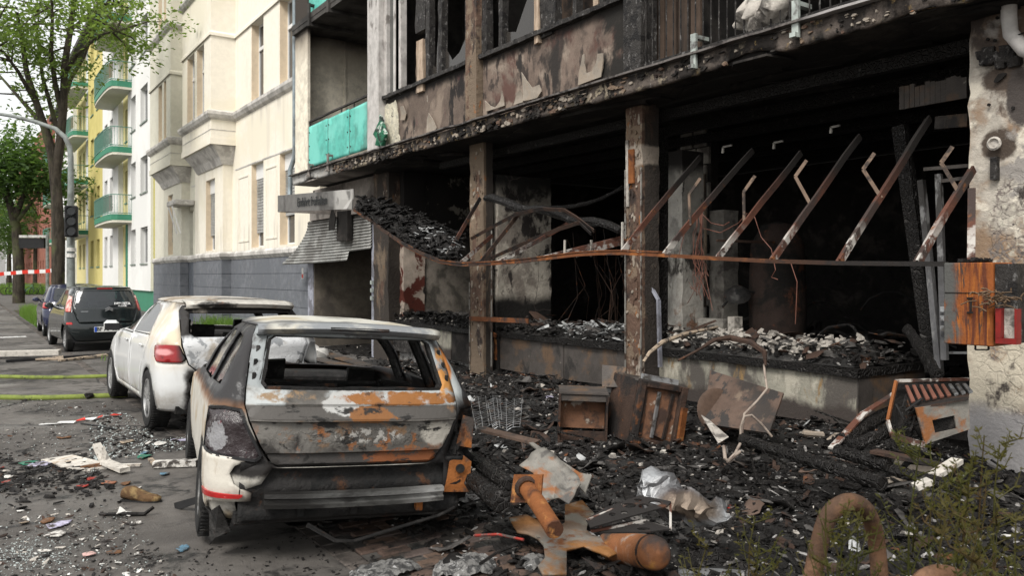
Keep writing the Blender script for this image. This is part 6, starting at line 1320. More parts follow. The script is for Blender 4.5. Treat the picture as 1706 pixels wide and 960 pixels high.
MB().box((XC - .01, YX(1696, XC), z0 + .03), (XC + .25, ya - .004, z1 - .01)).build('side_box', M['charframe'], cb)
MB().beam(cp(1625, 575, XC), cp(1625, 583, XC), .01, .01).beam(cp(1625, 583, XC), cp(1647, 583, XC), .01, .01).beam(cp(1647, 583, XC), cp(1647, 575, XC), .01, .01).build('loop', M['soot'], cb)
mb = MB()
for k in range(40): p = cp(1600 + R.uniform(0, 55), 437, XC + R.uniform(0, .2)); mb.box(p, p + Vector((R.uniform(.01, .05), R.uniform(.01, .04), R.uniform(.01, .025))))
tag(mb.wob(.02, 9).build('char_flakes', M['char'], cb), kind='stuff')
tag(MB().beam(cp(1618, 437, XC + .15), cp(1619, 315, XC + .4), .05, .03).build('rust_post', M['strut']), 'short rusty upright standing on top of the orange cabinet', 'post')
rf = E('red_notice_frame', cp(1680, 535, XC - .1), 'red framed notice box beside the orange cabinet', 'notice box')
q0, q1 = cp(1662, 572, XC - .05), cp(1697, 515, XC - .05)
M['redpaint'] = mat('scorched_red', (.20, .016, .014), [((.06, .02, .018), ('n', 6, .5, .62))], rough=.5)
MB().box((XC - .08, q1.y, q0.z), (XC - .012, q0.y, q0.z + .035)).box((XC - .08, q0.y - .035, q0.z + .036), (XC - .012, q0.y, q1.z)).box((XC - .08, q1.y, q0.z + .036), (XC - .012, q1.y + .012, q1.z)).build('frame', M['redpaint'], rf)
MB().box((XC - .04, q1.y + .013, q0.z + .036), (XC - .02, q0.y - .036, q1.z)).build('sheet', M['plaster_chip'], rf)
mb = MB(); rw = random.Random(5)
for k in range(60):
    p = cp(1640 + rw.gauss(15, 18), 500 + rw.gauss(0, 7), XC - .1); t = p + Vector((rw.uniform(-.04, .04), rw.uniform(-.09, .09), rw.uniform(-.03, .03))); mb.tube([p, p.lerp(t, .5) + Vector((0, 0, .01)), t], .004, 4)
tag(mb.build('dry_plant_tuft', mat('dry_tuft', (.12, .08, .05), rough=.9)), 'scorched brown tuft of twigs caught on the orange cabinet', 'twigs')
# ================================================================ debris on the ground
rd = random.Random(42)
def H(x, y):
    """height of the rubble layer"""
    n = mn.noise(Vector((x * .7, y * .7, 2))); e = np.interp(x, [1.9, 2.6, 3.2, 5.0, 6.4, 7.3, 8.0], [0, .0, .015, .05, .10, .16, .16])
    f = np.interp(y, [.2, 1.5, 9, 12, 14, 15], [0, 1, 1, .8, .4, 0]); h = e * f * (1 + .8 * n)
    h += .16 * math.exp(-(((x - 6.3) / .9) ** 2 + ((y - 9.2) / 1.1) ** 2)) + .13 * math.exp(-(((x - 5.3) / .5) ** 2 + ((y - 9.3) / .8) ** 2)) + .14 * math.exp(-(((x - 6.9) / .9) ** 2 + ((y - 4.1) / .7) ** 2)) + .08 * math.exp(-(((x - 6.2) / .6) ** 2 + ((y - 3.2) / .5) ** 2))
    return max(0, h + .018 * f * mn.noise(Vector((x * 5, y * 5, 0))) + .010 * f * mn.noise(Vector((x * 14, y * 14, 4)))) if e * f > .001 or h > .01 else 0
M['debris'] = mat('charred_rubble', (.020, .019, .018), [((.010, .0095, .009), ('n', 3.5, .48, .6)), ((.07, .066, .062), ('n', 1.6, .54, .66, (1, 1, 1), 4)), ((.20, .195, .19), ('*', ('n', 26, .60, .68, (1, 1, 1), 2), ('n', 1.5, .42, .6, (1, 1, 1), 9))), ((.10, .05, .03), ('*', ('n', 5, .6, .7, (1, 1, 1), 8), ('n', 1.2, .45, .6, (1, 1, 1), 3)))],
    rough=.7, rl=((.22, ('n', 1.6, .48, .6, (1, 1, 1), 6)),), bump=1.3, bs=30, bdet=9, spec=.4)
g = MB(); x0, x1, y0, y1, st = 1.9, 7.2, .4, 15, .06; nx, ny = int((x1 - x0) / st), int((y1 - y0) / st)
hg = [[H(lerp(x0, x1, i / nx), lerp(y0, y1, j / ny)) for i in range(nx + 1)] for j in range(ny + 1)]
g.v = [Vector((lerp(x0, x1, i / nx), lerp(y0, y1, j / ny), hg[j][i] + .004 if hg[j][i] > .006 else -.06)) for j in range(ny + 1) for i in range(nx + 1)]
g.f = [(j * (nx + 1) + i, j * (nx + 1) + i + 1, (j + 1) * (nx + 1) + i + 1, (j + 1) * (nx + 1) + i) for j in range(ny) for i in range(nx)]
tag(g.build('rubble_layer', M['debris'], smooth=180), kind='stuff')
# loose pieces of many sizes
def chips(name, m, n, area, s0, s1, flat=.35, long=1.8, lift=.0, base=None, pw=2.2, seed=0, tilt=.5):
    rr = random.Random(seed); V = []; F = []
    for _ in range(n):
        x, y = area(rr)
        if x is None: continue
        z = (base if base is not None else H(x, y)) + rr.random() ** 2 * lift; s = s0 + (s1 - s0) * rr.random() ** pw
        a = rr.uniform(0, 6.28); ca, sa = cos(a), sin(a); lx = s * rr.uniform(.8, long); ly = s * rr.uniform(.5, 1); h = s * flat * rr.uniform(.4, 1.3); tx, ty = rr.uniform(-tilt, tilt), rr.uniform(-tilt, tilt); k = 5; b0 = len(V)
        for lay, zz in ((0, -.2 * h), (1, h)):
            for q in range(k):
                an = 6.283 * q / k + rr.uniform(-.35, .35); rj = rr.uniform(.65, 1.1) * (1 - .25 * lay); px, py = lx * rj * cos(an), ly * rj * sin(an)
                V.append((x + px * ca - py * sa, y + px * sa + py * ca, z + .004 + zz + px * tx + py * ty))
        F += [(b0 + 4, b0 + 3, b0 + 2, b0 + 1, b0)] * 0 + [(b0 + 5, b0 + 6, b0 + 7, b0 + 8, b0 + 9)] + [(b0 + q, b0 + (q + 1) % 5, b0 + 5 + (q + 1) % 5, b0 + 5 + q) for q in range(5)]
    me = bpy.data.meshes.new(name); me.from_pydata(V, [], F); me.update(); me.materials.append(m); o = bpy.data.objects.new(name, me); SC.collection.objects.link(o); MW[o.name] = Matrix.Identity(4); return tag(o, kind='stuff')
def incar(x, y): return (1.0 < x < 3.2 and 4.7 < y < 8.2) or (1.7 < x < 3.4 and 8.9 < y < 12.5)
def site(rr):
    for _ in range(20):
        x, y = 2.0 + 5.1 * rr.random() ** .8, .9 + 13 * rr.random() ** 1.25
        if y > 9 and rr.random() < .4: continue
        if x < 2.9 and 2.5 < y < 5.2 and rr.random() < .93: continue
        return x, y
    return None, None
def front(rr): return 2.4 + 3.2 * rr.random(), 1.9 + 3.2 * rr.random()
def roadside(rr):
    for _ in range(30):
        p = G(rr.uniform(-20, 335), 660 + 330 * rr.random() ** 1.3)
        if mn.noise(Vector((p.x * 1.1, p.y * .8, 3))) > -.12 + .3 * rr.random() - .15 and not incar(p.x, p.y): return p.x, p.y
    return None, None
def band(rr):
    for _ in range(30):
        p = G(rr.uniform(-20, 340), rr.gauss(795, 22))
        if not incar(p.x, p.y): return p.x, p.y
    return None, None
def bmwside(rr): p = G(rr.uniform(150, 345), rr.uniform(690, 790)); return (p.x, p.y) if not incar(p.x, p.y) else (None, None)
chips('charcoal', M['char'], 11000, site, .005, .05, .35, 2.6, .04, seed=1, pw=3)
chips('charcoal', M['charwood'], 1600, site, .012, .085, .25, 3.6, .05, seed=2, tilt=.5, pw=2.6)
M['greychip'] = mat('grey_burnt_bits', (.085, .08, .076), [((.04, .038, .036), ('n', 9, .5, .6))], rough=.7, bump=.4)
chips('grey_fragments', M['greychip'], 3200, site, .005, .05, .2, 3, .04, seed=22, pw=3)
chips('ash_fragments', M['ash'], 2400, site, .004, .035, .3, 2, .03, seed=3, pw=3)
chips('plaster_fragments', M['plaster_chip'], 850, site, .006, .05, .5, 1.6, .03, seed=4, pw=3)
chips('brown_fragments', M['rust_dark'], 1300, site, .01, .06, .3, 3, .04, seed=5)
chips('white_flakes', M['white'], 300, site, .005, .028, .2, 2.5, .02, seed=6, pw=3)
chips('charcoal', M['char'], 2500, front, .006, .05, .5, 2.4, .02, seed=7)
chips('ash_fragments', M['ash'], 900, front, .004, .022, .3, 2.4, .02, seed=8, pw=3)
chips('road_char', M['char'], 1000, roadside, .002, .022, .25, 2.2, .003, 0, seed=9, pw=4, tilt=.2)
chips('road_grit', M['greychip'], 1300, roadside, .002, .016, .25, 2.2, .003, 0, seed=29, pw=3, tilt=.2)
chips('road_char', M['char'], 800, band, .004, .04, .35, 2.4, .01, 0, seed=10, pw=2.5, tilt=.3)
M['glassbit'] = mat('glass_crumbs', (.38, .42, .41), rough=.25, var=.2, vs=60)
chips('glass_crumbs', M['glassbit'], 900, roadside, .002, .009, .5, 1.4, .002, 0, seed=11, pw=2)
chips('glass_crumbs', M['glassbit'], 1100, bmwside, .004, .018, .5, 1.6, .01, 0, seed=12, pw=2)
chips('road_char', M['char'], 800, bmwside, .003, .03, .3, 2.4, .008, 0, seed=13, pw=3)
chips('glass_crumbs', M['glassbit'], 700, lambda rr: (lambda p: (p.x, p.y))(G(rr.gauss(40, 45), rr.gauss(925, 14))), .002, .008, .4, 1.4, .0, 0, seed=14, pw=2)
chips('paper_bits', M['white'], 150, roadside, .004, .02, .15, 2.2, .004, 0, seed=15, pw=3)
chips('tan_bits', M['plaster_chip'], 260, roadside, .004, .022, .3, 2.2, .004, 0, seed=16, pw=3)
chips('brown_bits', M['rust_dark'], 260, roadside, .004, .03, .25, 3, .004, 0, seed=18, pw=3)
chips('road_soot', M['char'], 1500, lambda rr: (rr.uniform(.9, 2.2), rr.uniform(2.6, 5.2)), .002, .016, .25, 2, .002, 0, seed=19, pw=3)
# small countable coloured scraps on the road
SCR = [('red', (.26, .03, .022)), ('bluish', (.10, .19, .26)), ('green', (.03, .17, .11)), ('orange', (.28, .12, .07)), ('tan', (.34, .27, .2)), ('lilac', (.42, .40, .52)), ('pale', (.62, .6, .56)), ('pink', (.55, .36, .33)), ('brown', (.14, .07, .035))]
for nme, col in SCR: M['s_' + nme] = mat('scrap_' + nme, col, [((.06, .052, .047), ('n', 11, .50, .60)), ((.16, .14, .12), ('n', 30, .55, .65))], rough=.8, bump=.5)
def scrap(px, py, w, h, m, label, name='scrap', cat='scrap', thick=.006, rot=0, lift=.0, n=7, wob=.02, jit=.3, base=None, group=None):
    p = G(px, py); k = (CAM_H * F_PX / (py - HORIZ)) / F_PX
    a, b_ = w * .85 * k / 2, h * .85 * k * (CAM_H * F_PX / (py - HORIZ)) / CAM_H / 2
    P = rnd_poly(0, 0, max(a, .01), max(min(b_, a * 1.6), .01), n, jit, rd); z = (H(p.x, p.y) if base is None else base) + .006
    Mz = Matrix.Translation((p.x, p.y, z)) @ Matrix.Rotation(-TH + rot, 4, 'Z')
    mb = sheet(P, lambda x, y: Mz @ Vector((x, y, thick + lift * (x / max(a, .01)) ** 2 + wob * abs(mn.noise(Vector((x * 9 + px, y * 9, 0)))))), step=max(a / 3, .012))
    return tag(mb.build(name, m, smooth=50, solid=thick), label, cat, group)
for (px, py, w, h, m, lb) in (
    (48, 773, 55, 8, 's_green', 'flat green sheet lying left of the broken white boards'), (240, 763, 26, 9, 's_green', 'small green scrap just right of the splintered post'), (240, 757, 14, 12, 's_bluish', 'small pale blue scrap beside the green one near the splintered post'),
    (275, 792, 20, 6, 's_bluish', 'small bright blue scrap below the short pale beam'), (66, 776, 42, 9, 's_lilac', 'pale bluish paper under the left end of the white boards'), (153, 800, 17, 12, 's_red', 'small red scrap standing above the orange one on the road'),
    (180, 807, 30, 8, 's_orange', 'flat orange scrap lying on the road between boards and shoe'), (137, 813, 24, 6, 's_red', 'narrow red and white scrap left of the orange one'), (98, 877, 37, 15, 's_lilac', 'folded lilac paper lying on the road in the foreground'),
    (92, 894, 42, 11, 's_pale', 'curved white plastic shard under the lilac paper'), (40, 873, 20, 7, 's_tan', 'small tan scrap left of the lilac paper'), (80, 870, 24, 14, 's_brown', 'brown crumpled rag beside the lilac paper'), (151, 927, 25, 8, 's_pink', 'pinkish white chip near the bottom left of the road'),
    (188, 924, 28, 6, 's_brown', 'thin brown splinter right of the pinkish chip'), (305, 917, 20, 14, 's_bluish', 'bluish grey crushed scrap left of the near rear wheel'), (228, 926, 9, 5, 's_pale', 'tiny white chip right of the thin brown splinter'), (137, 902, 9, 4, 's_pale', 'tiny white flake right of the curved plastic shard'), (163, 893, 7, 8, 's_pale', 'small upright white chip between lilac paper and shoe'),
    (3, 782, 10, 14, 's_red', 'red scrap at the left edge beside the green sheet'), (10, 806, 14, 18, 's_red', 'dark red crumpled can at the left edge of the road'), (15, 797, 20, 5, 's_pale', 'pale sliver above the dark red can'), (247, 740, 10, 18, 's_pale', 'thin white strip leaning on the rubble by the white hatchback wheel'),
    (210, 738, 28, 6, 's_tan', 'thin tan lath on the road between the boards and the white hatchback'), (307, 735, 42, 6, 's_lilac', 'mauve strip among crumbs between the two white cars'), (268, 741, 22, 8, 's_pale', 'white crumpled bit between the two white cars'),
    (105, 731, 30, 4, 's_brown', 'thin brown stick lying alone on the asphalt'), (232, 815, 8, 6, 's_pale', 'tiny white chip above the brown shoe'), (230, 874, 14, 4, 's_pale', 'small white chip below the brown shoe'), (75, 921, 26, 4, 's_pale', 'long white smear of plaster near the bottom left'), (210, 808, 16, 6, 's_brown', 'small brown bit just right of the orange scrap'),
    (915, 682, 20, 12, 's_lilac', 'crumpled lilac and white paper left of the small rusty cabinet'), (790, 835, 30, 14, 'ash', 'grey ash clump right of the rusty corner bracket'), (838, 748, 34, 26, 'ashflake', 'shiny white flaky ash patch behind the rusty square plate'), (1215, 858, 22, 8, 's_red', 'small reddish chip right of the bent grey duct'), (1215, 893, 18, 10, 's_tan', 'tan chip on the black ground above the cylinder'), (1310, 822, 58, 3, 's_pale', 'thin pale stick lying on black ash left of the rusty hoop')):
    scrap(px, py, w, h, M[m], lb)
# ---- larger pieces, each built for itself
def board(name, corners, m, label, cat='board', th=.012, base=None, z=None, wob=.0):
    """corners: (px, py, height)"""
    P = [G(px, py, hh) for px, py, hh in corners]; mb = MB(); n = len(P)
    nv = (P[1] - P[0]).cross(P[2] - P[0]).normalized(); nv = nv if nv.z > 0 else -nv
    mb.add([p - nv * th for p in P] + [p + nv * .0 for p in P], [tuple(range(n))[::-1], tuple(range(n, 2 * n))] + [(i, (i + 1) % n, n + (i + 1) % n, n + i) for i in range(n)])
    if wob: mb.wob(wob, 6, corners[0][0])
    return tag(mb.build(name, m), label, cat)
M['whitewood'] = mat('white_painted_wood', (.52, .49, .44), [((.36, .28, .2), ('n', 5, .58, .68, (1, 1, 1))), ((.2, .18, .16), ('n', 14, .56, .66))], rough=.6, bump=.2)
board('white_board', [(68, 766, .02), (120, 758, .03), (180, 772, .05), (178, 778, .02), (122, 782, .01)], M['whitewood'], 'broken white painted board lying flat on the road left of the splintered post', th=.02)
tag(MB().beam(G(135, 781, .01), G(181, 774, .03), .05, .04).build('brown_lath', M['s_brown']), 'brown raw edge lath beneath the broken white board', 'lath')
tag(MB().beam(G(176, 770, .04), G(160, 742, .16), .10, .03, w2=.06).beam(G(172, 768, .05), G(172, 745, .17), .05, .025, w2=.03).beam(G(176, 771, .05), G(208, 784, .04), .09, .04).wob(.015, 12).build('splintered_post', M['whitewood']), 'splintered white post with forked end standing up from the boards', 'post')
tag(MB().beam(G(185, 776, .02), G(235, 775, .02), .04, .02).beam(G(100, 779, .01), G(152, 784, .01), .03, .02).build('white_splinter', M['whitewood']), 'thin white splinters either side of the forked post', 'splinters')
tag(MB().beam(G(256, 774, .035), G(328, 771, .035), .10, .05).build('short_beam', M['s_pale']), 'short pale timber beam on the road beside the near car', 'beam')
tag(MB().beam(G(250, 765, .03), G(262, 778, .02), .04, .02).build('tan_chip', M['s_tan']), 'tan splinter touching the left end of the short pale beam', 'splinter')
# boot: sole, toe, shaft
bt_ = E('brown_shoe', G(236, 833), 'lone scorched brown leather shoe lying on its side on the road', 'shoe')
Mz = Matrix.Translation(G(236, 836)) @ Matrix.Rotation(-TH - .12, 4, 'Z')
prof = []; mb = MB(); L = .30
rings = [(-.15, .038, .065, .055), (-.12, .045, .085, .06), (-.07, .045, .09, .055), (-.02, .043, .075, .045), (.04, .05, .055, .033), (.10, .05, .045, .028), (.14, .035, .032, .022), (.155, .01, .012, .015)]
for x, w_, h_, zc in rings:
    for k in range(10): a = 2 * pi * k / 10; mb.v.append(Mz @ Vector((x, w_ * cos(a), max(.012, zc + h_ * .6 * sin(a)))))
for i in range(len(rings) - 1):
    for k in range(10): mb.f.append((i * 10 + k, i * 10 + (k + 1) % 10, (i + 1) * 10 + (k + 1) % 10, (i + 1) * 10 + k))
mb.f.append(tuple(range(70, 80))); mb.wob(.012, 14).build('upper', mat('brown_leather', (.12, .07, .035), [((.22, .15, .07), ('n', 12, .5, .62)), ((.03, .024, .018), ('n', 5, .5, .62))], rough=.9, bump=.7), bt_, smooth=60)
MB().poly([(-.155, -.035), (-.06, -.03), (.04, -.045), (.13, -.035), (.165, 0), (.13, .035), (.04, .05), (-.06, .035), (-.155, .03)], lambda a, c, t: Mz @ Vector((a, c, t)), 0, .014).build('sole', M['tyre'], bt_)
st_ = MB(); cz = G(203, 853, .03)
for k in range(5): a = 2 * pi * k / 5 + .3; st_.beam(cz, cz + Vector((cos(a) * .07, sin(a) * .09, -.02 + .03 * (k % 2))), .05, .006, w2=.008)
tag(st_.build('foil_scrap', M['white']), 'star shaped crumpled white foil lying left below the brown shoe', 'foil')
tag(MB().tube([G(165, 857, .01), G(200, 858, .02), G(240, 855, .02), G(255, 847, .05)], .014, 6).wob(.03, 9).build('charred_stick', M['char']), 'charred stick lying behind the crumpled white foil', 'stick')
tag(MB().beam(G(293, 845, .01), G(328, 833, .10), .02, .05).wob(.02, 7).build('black_trim_shard', M['black_plastic']), 'black plastic shard pointing away from the near rear wheel', 'shard')
# barrier tape scrap
M['tape_w'] = mat('tape_white', (.66, .66, .65), rough=.4, var=.05); M['tape_r'] = mat('tape_red', (.55, .035, .02), rough=.4, var=.05)
tp_ = E('tape_scrap', G(165, 700), 'loose strip of red and white tape crumpled on the road by the front wheel', 'tape')
Q = [(68, 705), (98, 705), (124, 702), (140, 699), (160, 697), (172, 694), (185, 692), (200, 692)]
for i, (a, q) in enumerate(zip(Q[:-1], Q[1:])): MB().beam(G(*a, .015), G(*q, .03), .06, .008).wob(.03, 9, i).build('red_segment' if i in (2, 4, 6) else 'white_segment', M['tape_r'] if i in (2, 4, 6) else M['tape_w'], tp_)
tag(MB().tube([G(135, 706, .01), G(165, 710, .01), G(192, 716, .01)], .009, 6).build('black_cable', M['black_plastic']), 'thin black cable lying beside the loose tape on the asphalt', 'cable')
# hoses and plank across the road
M['hose'] = mat('hose_green', (.17, .21, .045), [((.10, .12, .04), ('n', 5, .5, .64)), ((.05, .05, .03), ('n', 14, .6, .68))], rough=.7, bump=.2)
for py, r, lb in ((628, .036, 'farther yellow green fire hose lying across the road'), (662, .04, 'nearer yellow green fire hose lying across the road')):
    P = []
    for px in range(-260, 200, 20): g_ = G(px, py + 1.5 * sin(px * .02) + (-.012 * (px - 60) if py > 650 else 0), r * .6); P.append(g_)
    P.append(G(212, py - 3, r * .6)); tag(MB().tube(P, r, 10).build('fire_hose', M['hose'], smooth=60), lb, 'hose', 'fire hoses across the road')
tag(MB().beam(G(-60, 591, .10), G(100, 587, .10), .26, .10).build('white_plank', M['whitewood']), 'long white plank lying across the lane behind the hoses', 'plank')
tag(MB().beam(G(10, 602, .03), G(200, 590, .03), .07, .06).build('black_rail', M['black_plastic']), 'long black rail lying just in front of the white plank', 'rail')
tag(MB().beam(G(60, 599, .03), G(105, 597, .03), .25, .03).beam(G(100, 600, .03), G(180, 593, .03), .12, .03).wob(.05, 4).build('broken_lath', M['s_tan']), 'broken tan lath on the lane beneath the white plank', 'lath')
mb = MB(); c0_ = G(150, 661, .03); mb.box(c0_ - Vector((.06, .05, .03)), c0_ + Vector((.06, .05, .04)), bev=.015); tag(mb.wob(.03, 9).build('black_lump', M['char']), 'small black lump touching the nearer fire hose', 'lump')
# ---------------- heap things at the facade
def rotm(a, b_, c): return Matrix.Rotation(a, 4, 'Z') @ Matrix.Rotation(b_, 4, 'X') @ Matrix.Rotation(c, 4, 'Y')
# 1 small open cabinet
p = G(970, 741, .02); Mc = Matrix.Translation(p) @ rotm(-TH - .05, .03, .03)
a = E('open_metal_cabinet', p, 'small open rusty metal cabinet standing left of the wrecked appliance', 'cabinet')
MB().box((-.245, .0, 0), (-.225, .40, .50), Mc).box((.225, .0, 0), (.245, .40, .50), Mc).build('side_panel', M['rust_dark'], a)
MB().box((-.245, .0, .501), (.245, .40, .52), Mc).build('top_panel', M['cpanel'], a); MB().box((-.224, .0, .0), (.224, .40, .03), Mc).box((-.224, .02, .03), (.224, .035, .13), Mc).build('drawer_front', M['rust_dark'], a)
M['rustback'] = mat('rust_back', (.17, .085, .05), [((.06, .038, .03), ('n', 4, .5, .62)), ((.35, .30, .25), ('n', 6, .6, .68))], rough=.8, bump=.3)
MB().box((-.224, .16, .13), (.224, .17, .40), Mc).build('back_panel', M['rustback'], a); MB().box((-.224, .02, .43), (.224, .05, .50), Mc).build('head_rail', M['cpanel'], a)
tag(MB().beam(G(930, 656, .5), G(975, 651, .5), .05, .01).wob(.05, 8).build('curled_scrap', M['plaster_chip']), 'curled pale strip on top of the small open rusty cabinet', 'strip')
# 2 wrecked appliance
p = G(1090, 752, .0); Mc = Matrix.Translation(p + Vector((0.0, 0, .04))) @ rotm(-TH + .30, .0, .20)
a = E('wrecked_appliance', p, 'large burnt appliance carcass tipped over between the second pillar and the leaning board', 'appliance')
w_, d_, h_ = .52, .62, .62
for (A_, B_) in (((-w_ / 2, 0, 0), (-w_ / 2 + .07, .07, h_)), ((w_ / 2 - .07, 0, 0), (w_ / 2, .07, h_)), ((-w_ / 2 + .071, 0, h_ - .06), (w_ / 2 - .071, .07, h_)), ((-w_ / 2 + .071, 0, 0), (w_ / 2 - .071, .06, .06))):
    MB().box(A_, B_, Mc, bev=.008).wob(.012, 9).build('frame_bar', M['rust_dark'], a)
MB().box((-w_ / 2 + .07, .05, .06), (w_ / 2 - .07, .07, h_ - .06), Mc).build('front_panel', M['rustback'], a)
for k in range(3): MB().beam(Mc @ Vector((-.16 + k * .13, .035, .08)), Mc @ Vector((-.18 + k * .15, .035, h_ - .09)), .035, .02, up=(0, 1, 0)).build('slat', M['alu'] if k == 1 else M['rust_dark'], a)
for s in (-1, 1): MB().box((s * w_ / 2 - .006, .08, 0), (s * w_ / 2 + .006, d_, h_), Mc).wob(.02, 5).build('side_panel', M['char'] if s > 0 else M['rust_dark'], a)
MB().box((-w_ / 2, d_ - .01, 0), (w_ / 2, d_, h_), Mc).build('back_panel', M['rust_dark'], a); MB().box((-w_ / 2, .075, h_ - .02), (w_ / 2, .20, h_), Mc).box((-w_ / 2, .42, h_ - .02), (w_ / 2, .60, h_ + .01), Mc).build('top_rail', M['cpanel'], a)
MB().box((-w_ / 2 + .02, .21, h_ - .10), (w_ / 2 - .02, .41, h_ - .08), Mc).wob(.02, 8).build('inner_plate', M['rust'], a)
MB().beam(Mc @ Vector((-.2, .12, h_ + .03)), Mc @ Vector((.18, .10, h_ + .03)), .06, .05).build('loose_rail', M['alu'], a)
MB().beam(Mc @ Vector((w_ / 2, -.01, .0)), Mc @ Vector((w_ / 2 - .02, -.02, .42)), .07, .03, up=(0, 1, 0)).build('rust_stile', M['rust'], a)
tag(MB().beam(G(1018, 706, .02), G(1085, 735, .03), .09, .03).wob(.01, 6).build('grey_lath', M['plaster_chip']), 'pale grey lath leaning at the foot of the wrecked appliance', 'lath')
tag(MB().beam(G(1012, 690, .05), G(1035, 640, .55), .14, .05).wob(.03, 6).build('burnt_door_panel', M['rust_dark']), 'narrow burnt panel leaning on the left side of the wrecked appliance', 'panel')
# 3 brown leaning board and disc
def quad(name, pts, th, m, lb, cat, d=None):
    P = [D(px, py, dd) for px, py, dd in pts]; nv = (P[1] - P[0]).cross(P[2] - P[0]).normalized(); n = len(P)
    return tag(MB().add(P + [p + nv * th for p in P], [tuple(range(n))[::-1], tuple(range(n, 2 * n))] + [(i, (i + 1) % n, n + (i + 1) % n, n + i) for i in range(n)]).build(name, m), lb, cat)
M['brownboard'] = mat('brown_scorched_board', (.105, .072, .056), [((.045, .038, .034), ('n', 2.5, .5, .62)), ((.16, .12, .09), ('n', 6, .6, .7)), ((.04, .036, .034), ('n', 2, .55, .6, (3, 3, .4), 4))], rough=.7, bump=.25)
quad('leaning_board', [(1183, 617, 7.9), (1305, 655, 7.2), (1281, 722, 6.95), (1172, 706, 7.45)], .02, M['brownboard'], 'brown scorched board leaning against the right counter', 'board')
dc = D(1196, 684, 7.55); Mc = Matrix.Translation(dc) @ Matrix.Rotation(-TH + .25, 4, 'Z') @ Matrix.Rotation(radians(78), 4, 'X')
tag(MB().lathe([(.001, .03), (.03, .03), (.035, .01), (.15, .004), (.195, .0), (.21, -.012), (.19, -.012), (.001, -.01)], Mc, 28).build('round_plate', M['rust_dark'] if 0 else mat('brown_disc', (.085, .055, .04), [((.03, .027, .025), ('n', 5, .5, .62)), ((.25, .11, .04), ('ax', 2, .92, .98, .02, 9))], rough=.7, bump=.3), smooth=40), 'round dark brown metal plate leaning beside the wrecked appliance', 'plate')
quad('white_fin', [(1168, 692, 7.3), (1180, 700, 7.1), (1212, 728, 6.6), (1196, 738, 6.5), (1186, 722, 6.7)], .012, M['plaster_chip'], 'pale curled fin lying under the round brown plate', 'scrap')
quad('grey_sheet', [(1003, 608, 8.5), (1043, 612, 8.3), (1040, 645, 8.1), (1003, 645, 8.3)], .02, M['cpanel'], 'dark grey sheet leaning behind the wrecked appliance left of the second pillar', 'sheet')
# 4 cable and bent tubes
def ptube(name, L, r, m, lb, cat, n=8, taper=None): return tag(MB().tube([D(*q) for q in L], r, n).build(name, m, smooth=60), lb, cat)
M['palecable'] = mat('scorched_cable', (.30, .25, .21), [((.12, .09, .075), ('n', 7, .48, .62))], rough=.7, bump=.3)
ptube('standing_cable', [(1273, 608, 7.0), (1274, 622, 6.9), (1278, 648, 6.8), (1262, 668, 6.75), (1240, 690, 6.7), (1237, 715, 6.65), (1236, 742, 6.6)], .010, M['palecable'], 'stiff pale cable rising from the ground in front of the brown board', 'cable')
ptube('bent_tube', [(1234, 740, 6.5), (1234, 712, 6.5), (1240, 694, 6.5), (1252, 692, 6.5), (1268, 706, 6.5), (1286, 728, 6.5)], .010, M['palecable'], 'short bent tube arching beside the stiff pale cable', 'tube')
ptube('bent_tube', [(1206, 744, 6.2), (1208, 765, 6.1), (1213, 768, 6.1)], .014, M['palecable'], 'short upright tube stub left of the stiff pale cable foot', 'tube'); ptube('bent_tube', [(1233, 740, 6.2), (1225, 756, 6.1), (1212, 770, 6.05), (1218, 766, 6.0), (1234, 752, 6.0)], .012, M['palecable'], 'hooked tube lying at the stiff pale cable foot', 'tube')
tag(MB().tube([D(1072, 603, 6.9), D(1082, 588, 6.95), D(1104, 570, 7.1), D(1140, 557, 7.4), D(1195, 545, 7.8)], [.012, .016, .02, .02, .012], 6).build('curved_lath', M['s_tan']), 'curved tan lath resting over the left end of the right counter', 'lath')
tag(MB().tube([D(1130, 600, 6.8), D(1160, 583, 6.9), D(1190, 567, 7.1), D(1215, 562, 7.2), D(1250, 570, 7.1), D(1275, 588, 7.0), D(1275, 610, 6.95)], [.008, .012, .02, .03, .03, .03, .01], 6).wob(.02, 6).build('burnt_gutter_strip', M['rust_dark']), 'dark bent strip draped over the edge of the right counter', 'strip')
# 5 charred beams at the right
def cbeam(name, a, b_, w, lb, m='charwood', seg=26, seed=0):
    A_, B_ = D(*a), D(*b_); mb = MB(); P = [A_.lerp(B_, k / seg) for k in range(seg + 1)]
    rr = random.Random(seed); mb.tube(P, [w / 2 * (1 + .10 * (k % 2) + rr.uniform(-.08, .08)) for k in range(seg + 1)], 8); mb.wob(.012, 11, seed)
    return tag(mb.build(name, M[m]), lb, 'beam')
cbeam('charred_beam', (1236, 732, 6.5), (1470, 806, 4.95), .085, 'long charred beam with alligator cracks lying in front of the right counter', seg=60)
cbeam('charred_beam', (1395, 752, 5.6), (1480, 776, 5.2), .09, 'short charred log heaped behind the right end of the long charred beam', seed=2)
cbeam('charred_beam', (1488, 784, 4.9), (1590, 812, 4.5), .07, 'charred beam end pointing towards the pale corner pillar', seed=3); cbeam('charred_beam', (1400, 735, 5.8), (1480, 688, 6.2), .10, 'upper charred log left of the broken cooker', seed=4); cbeam('charred_beam', (1415, 745, 5.6), (1490, 716, 5.8), .09, 'lower charred log left of the broken cooker', seed=5)
cbeam('charred_beam', (1512, 548, 7.2), (1562, 626, 6.2), .085, 'charred beam leaning on the right end of the counter under the doorway', seed=6)
tag(MB().beam(D(1385, 748, 5.7), D(1440, 688, 6.0), .05, .015).beam(D(1440, 688, 6.0), D(1500, 650, 6.2), .05, .012).build('bent_strip', M['strut']), 'bent rusty strip curving up to the broken cooker', 'strip')
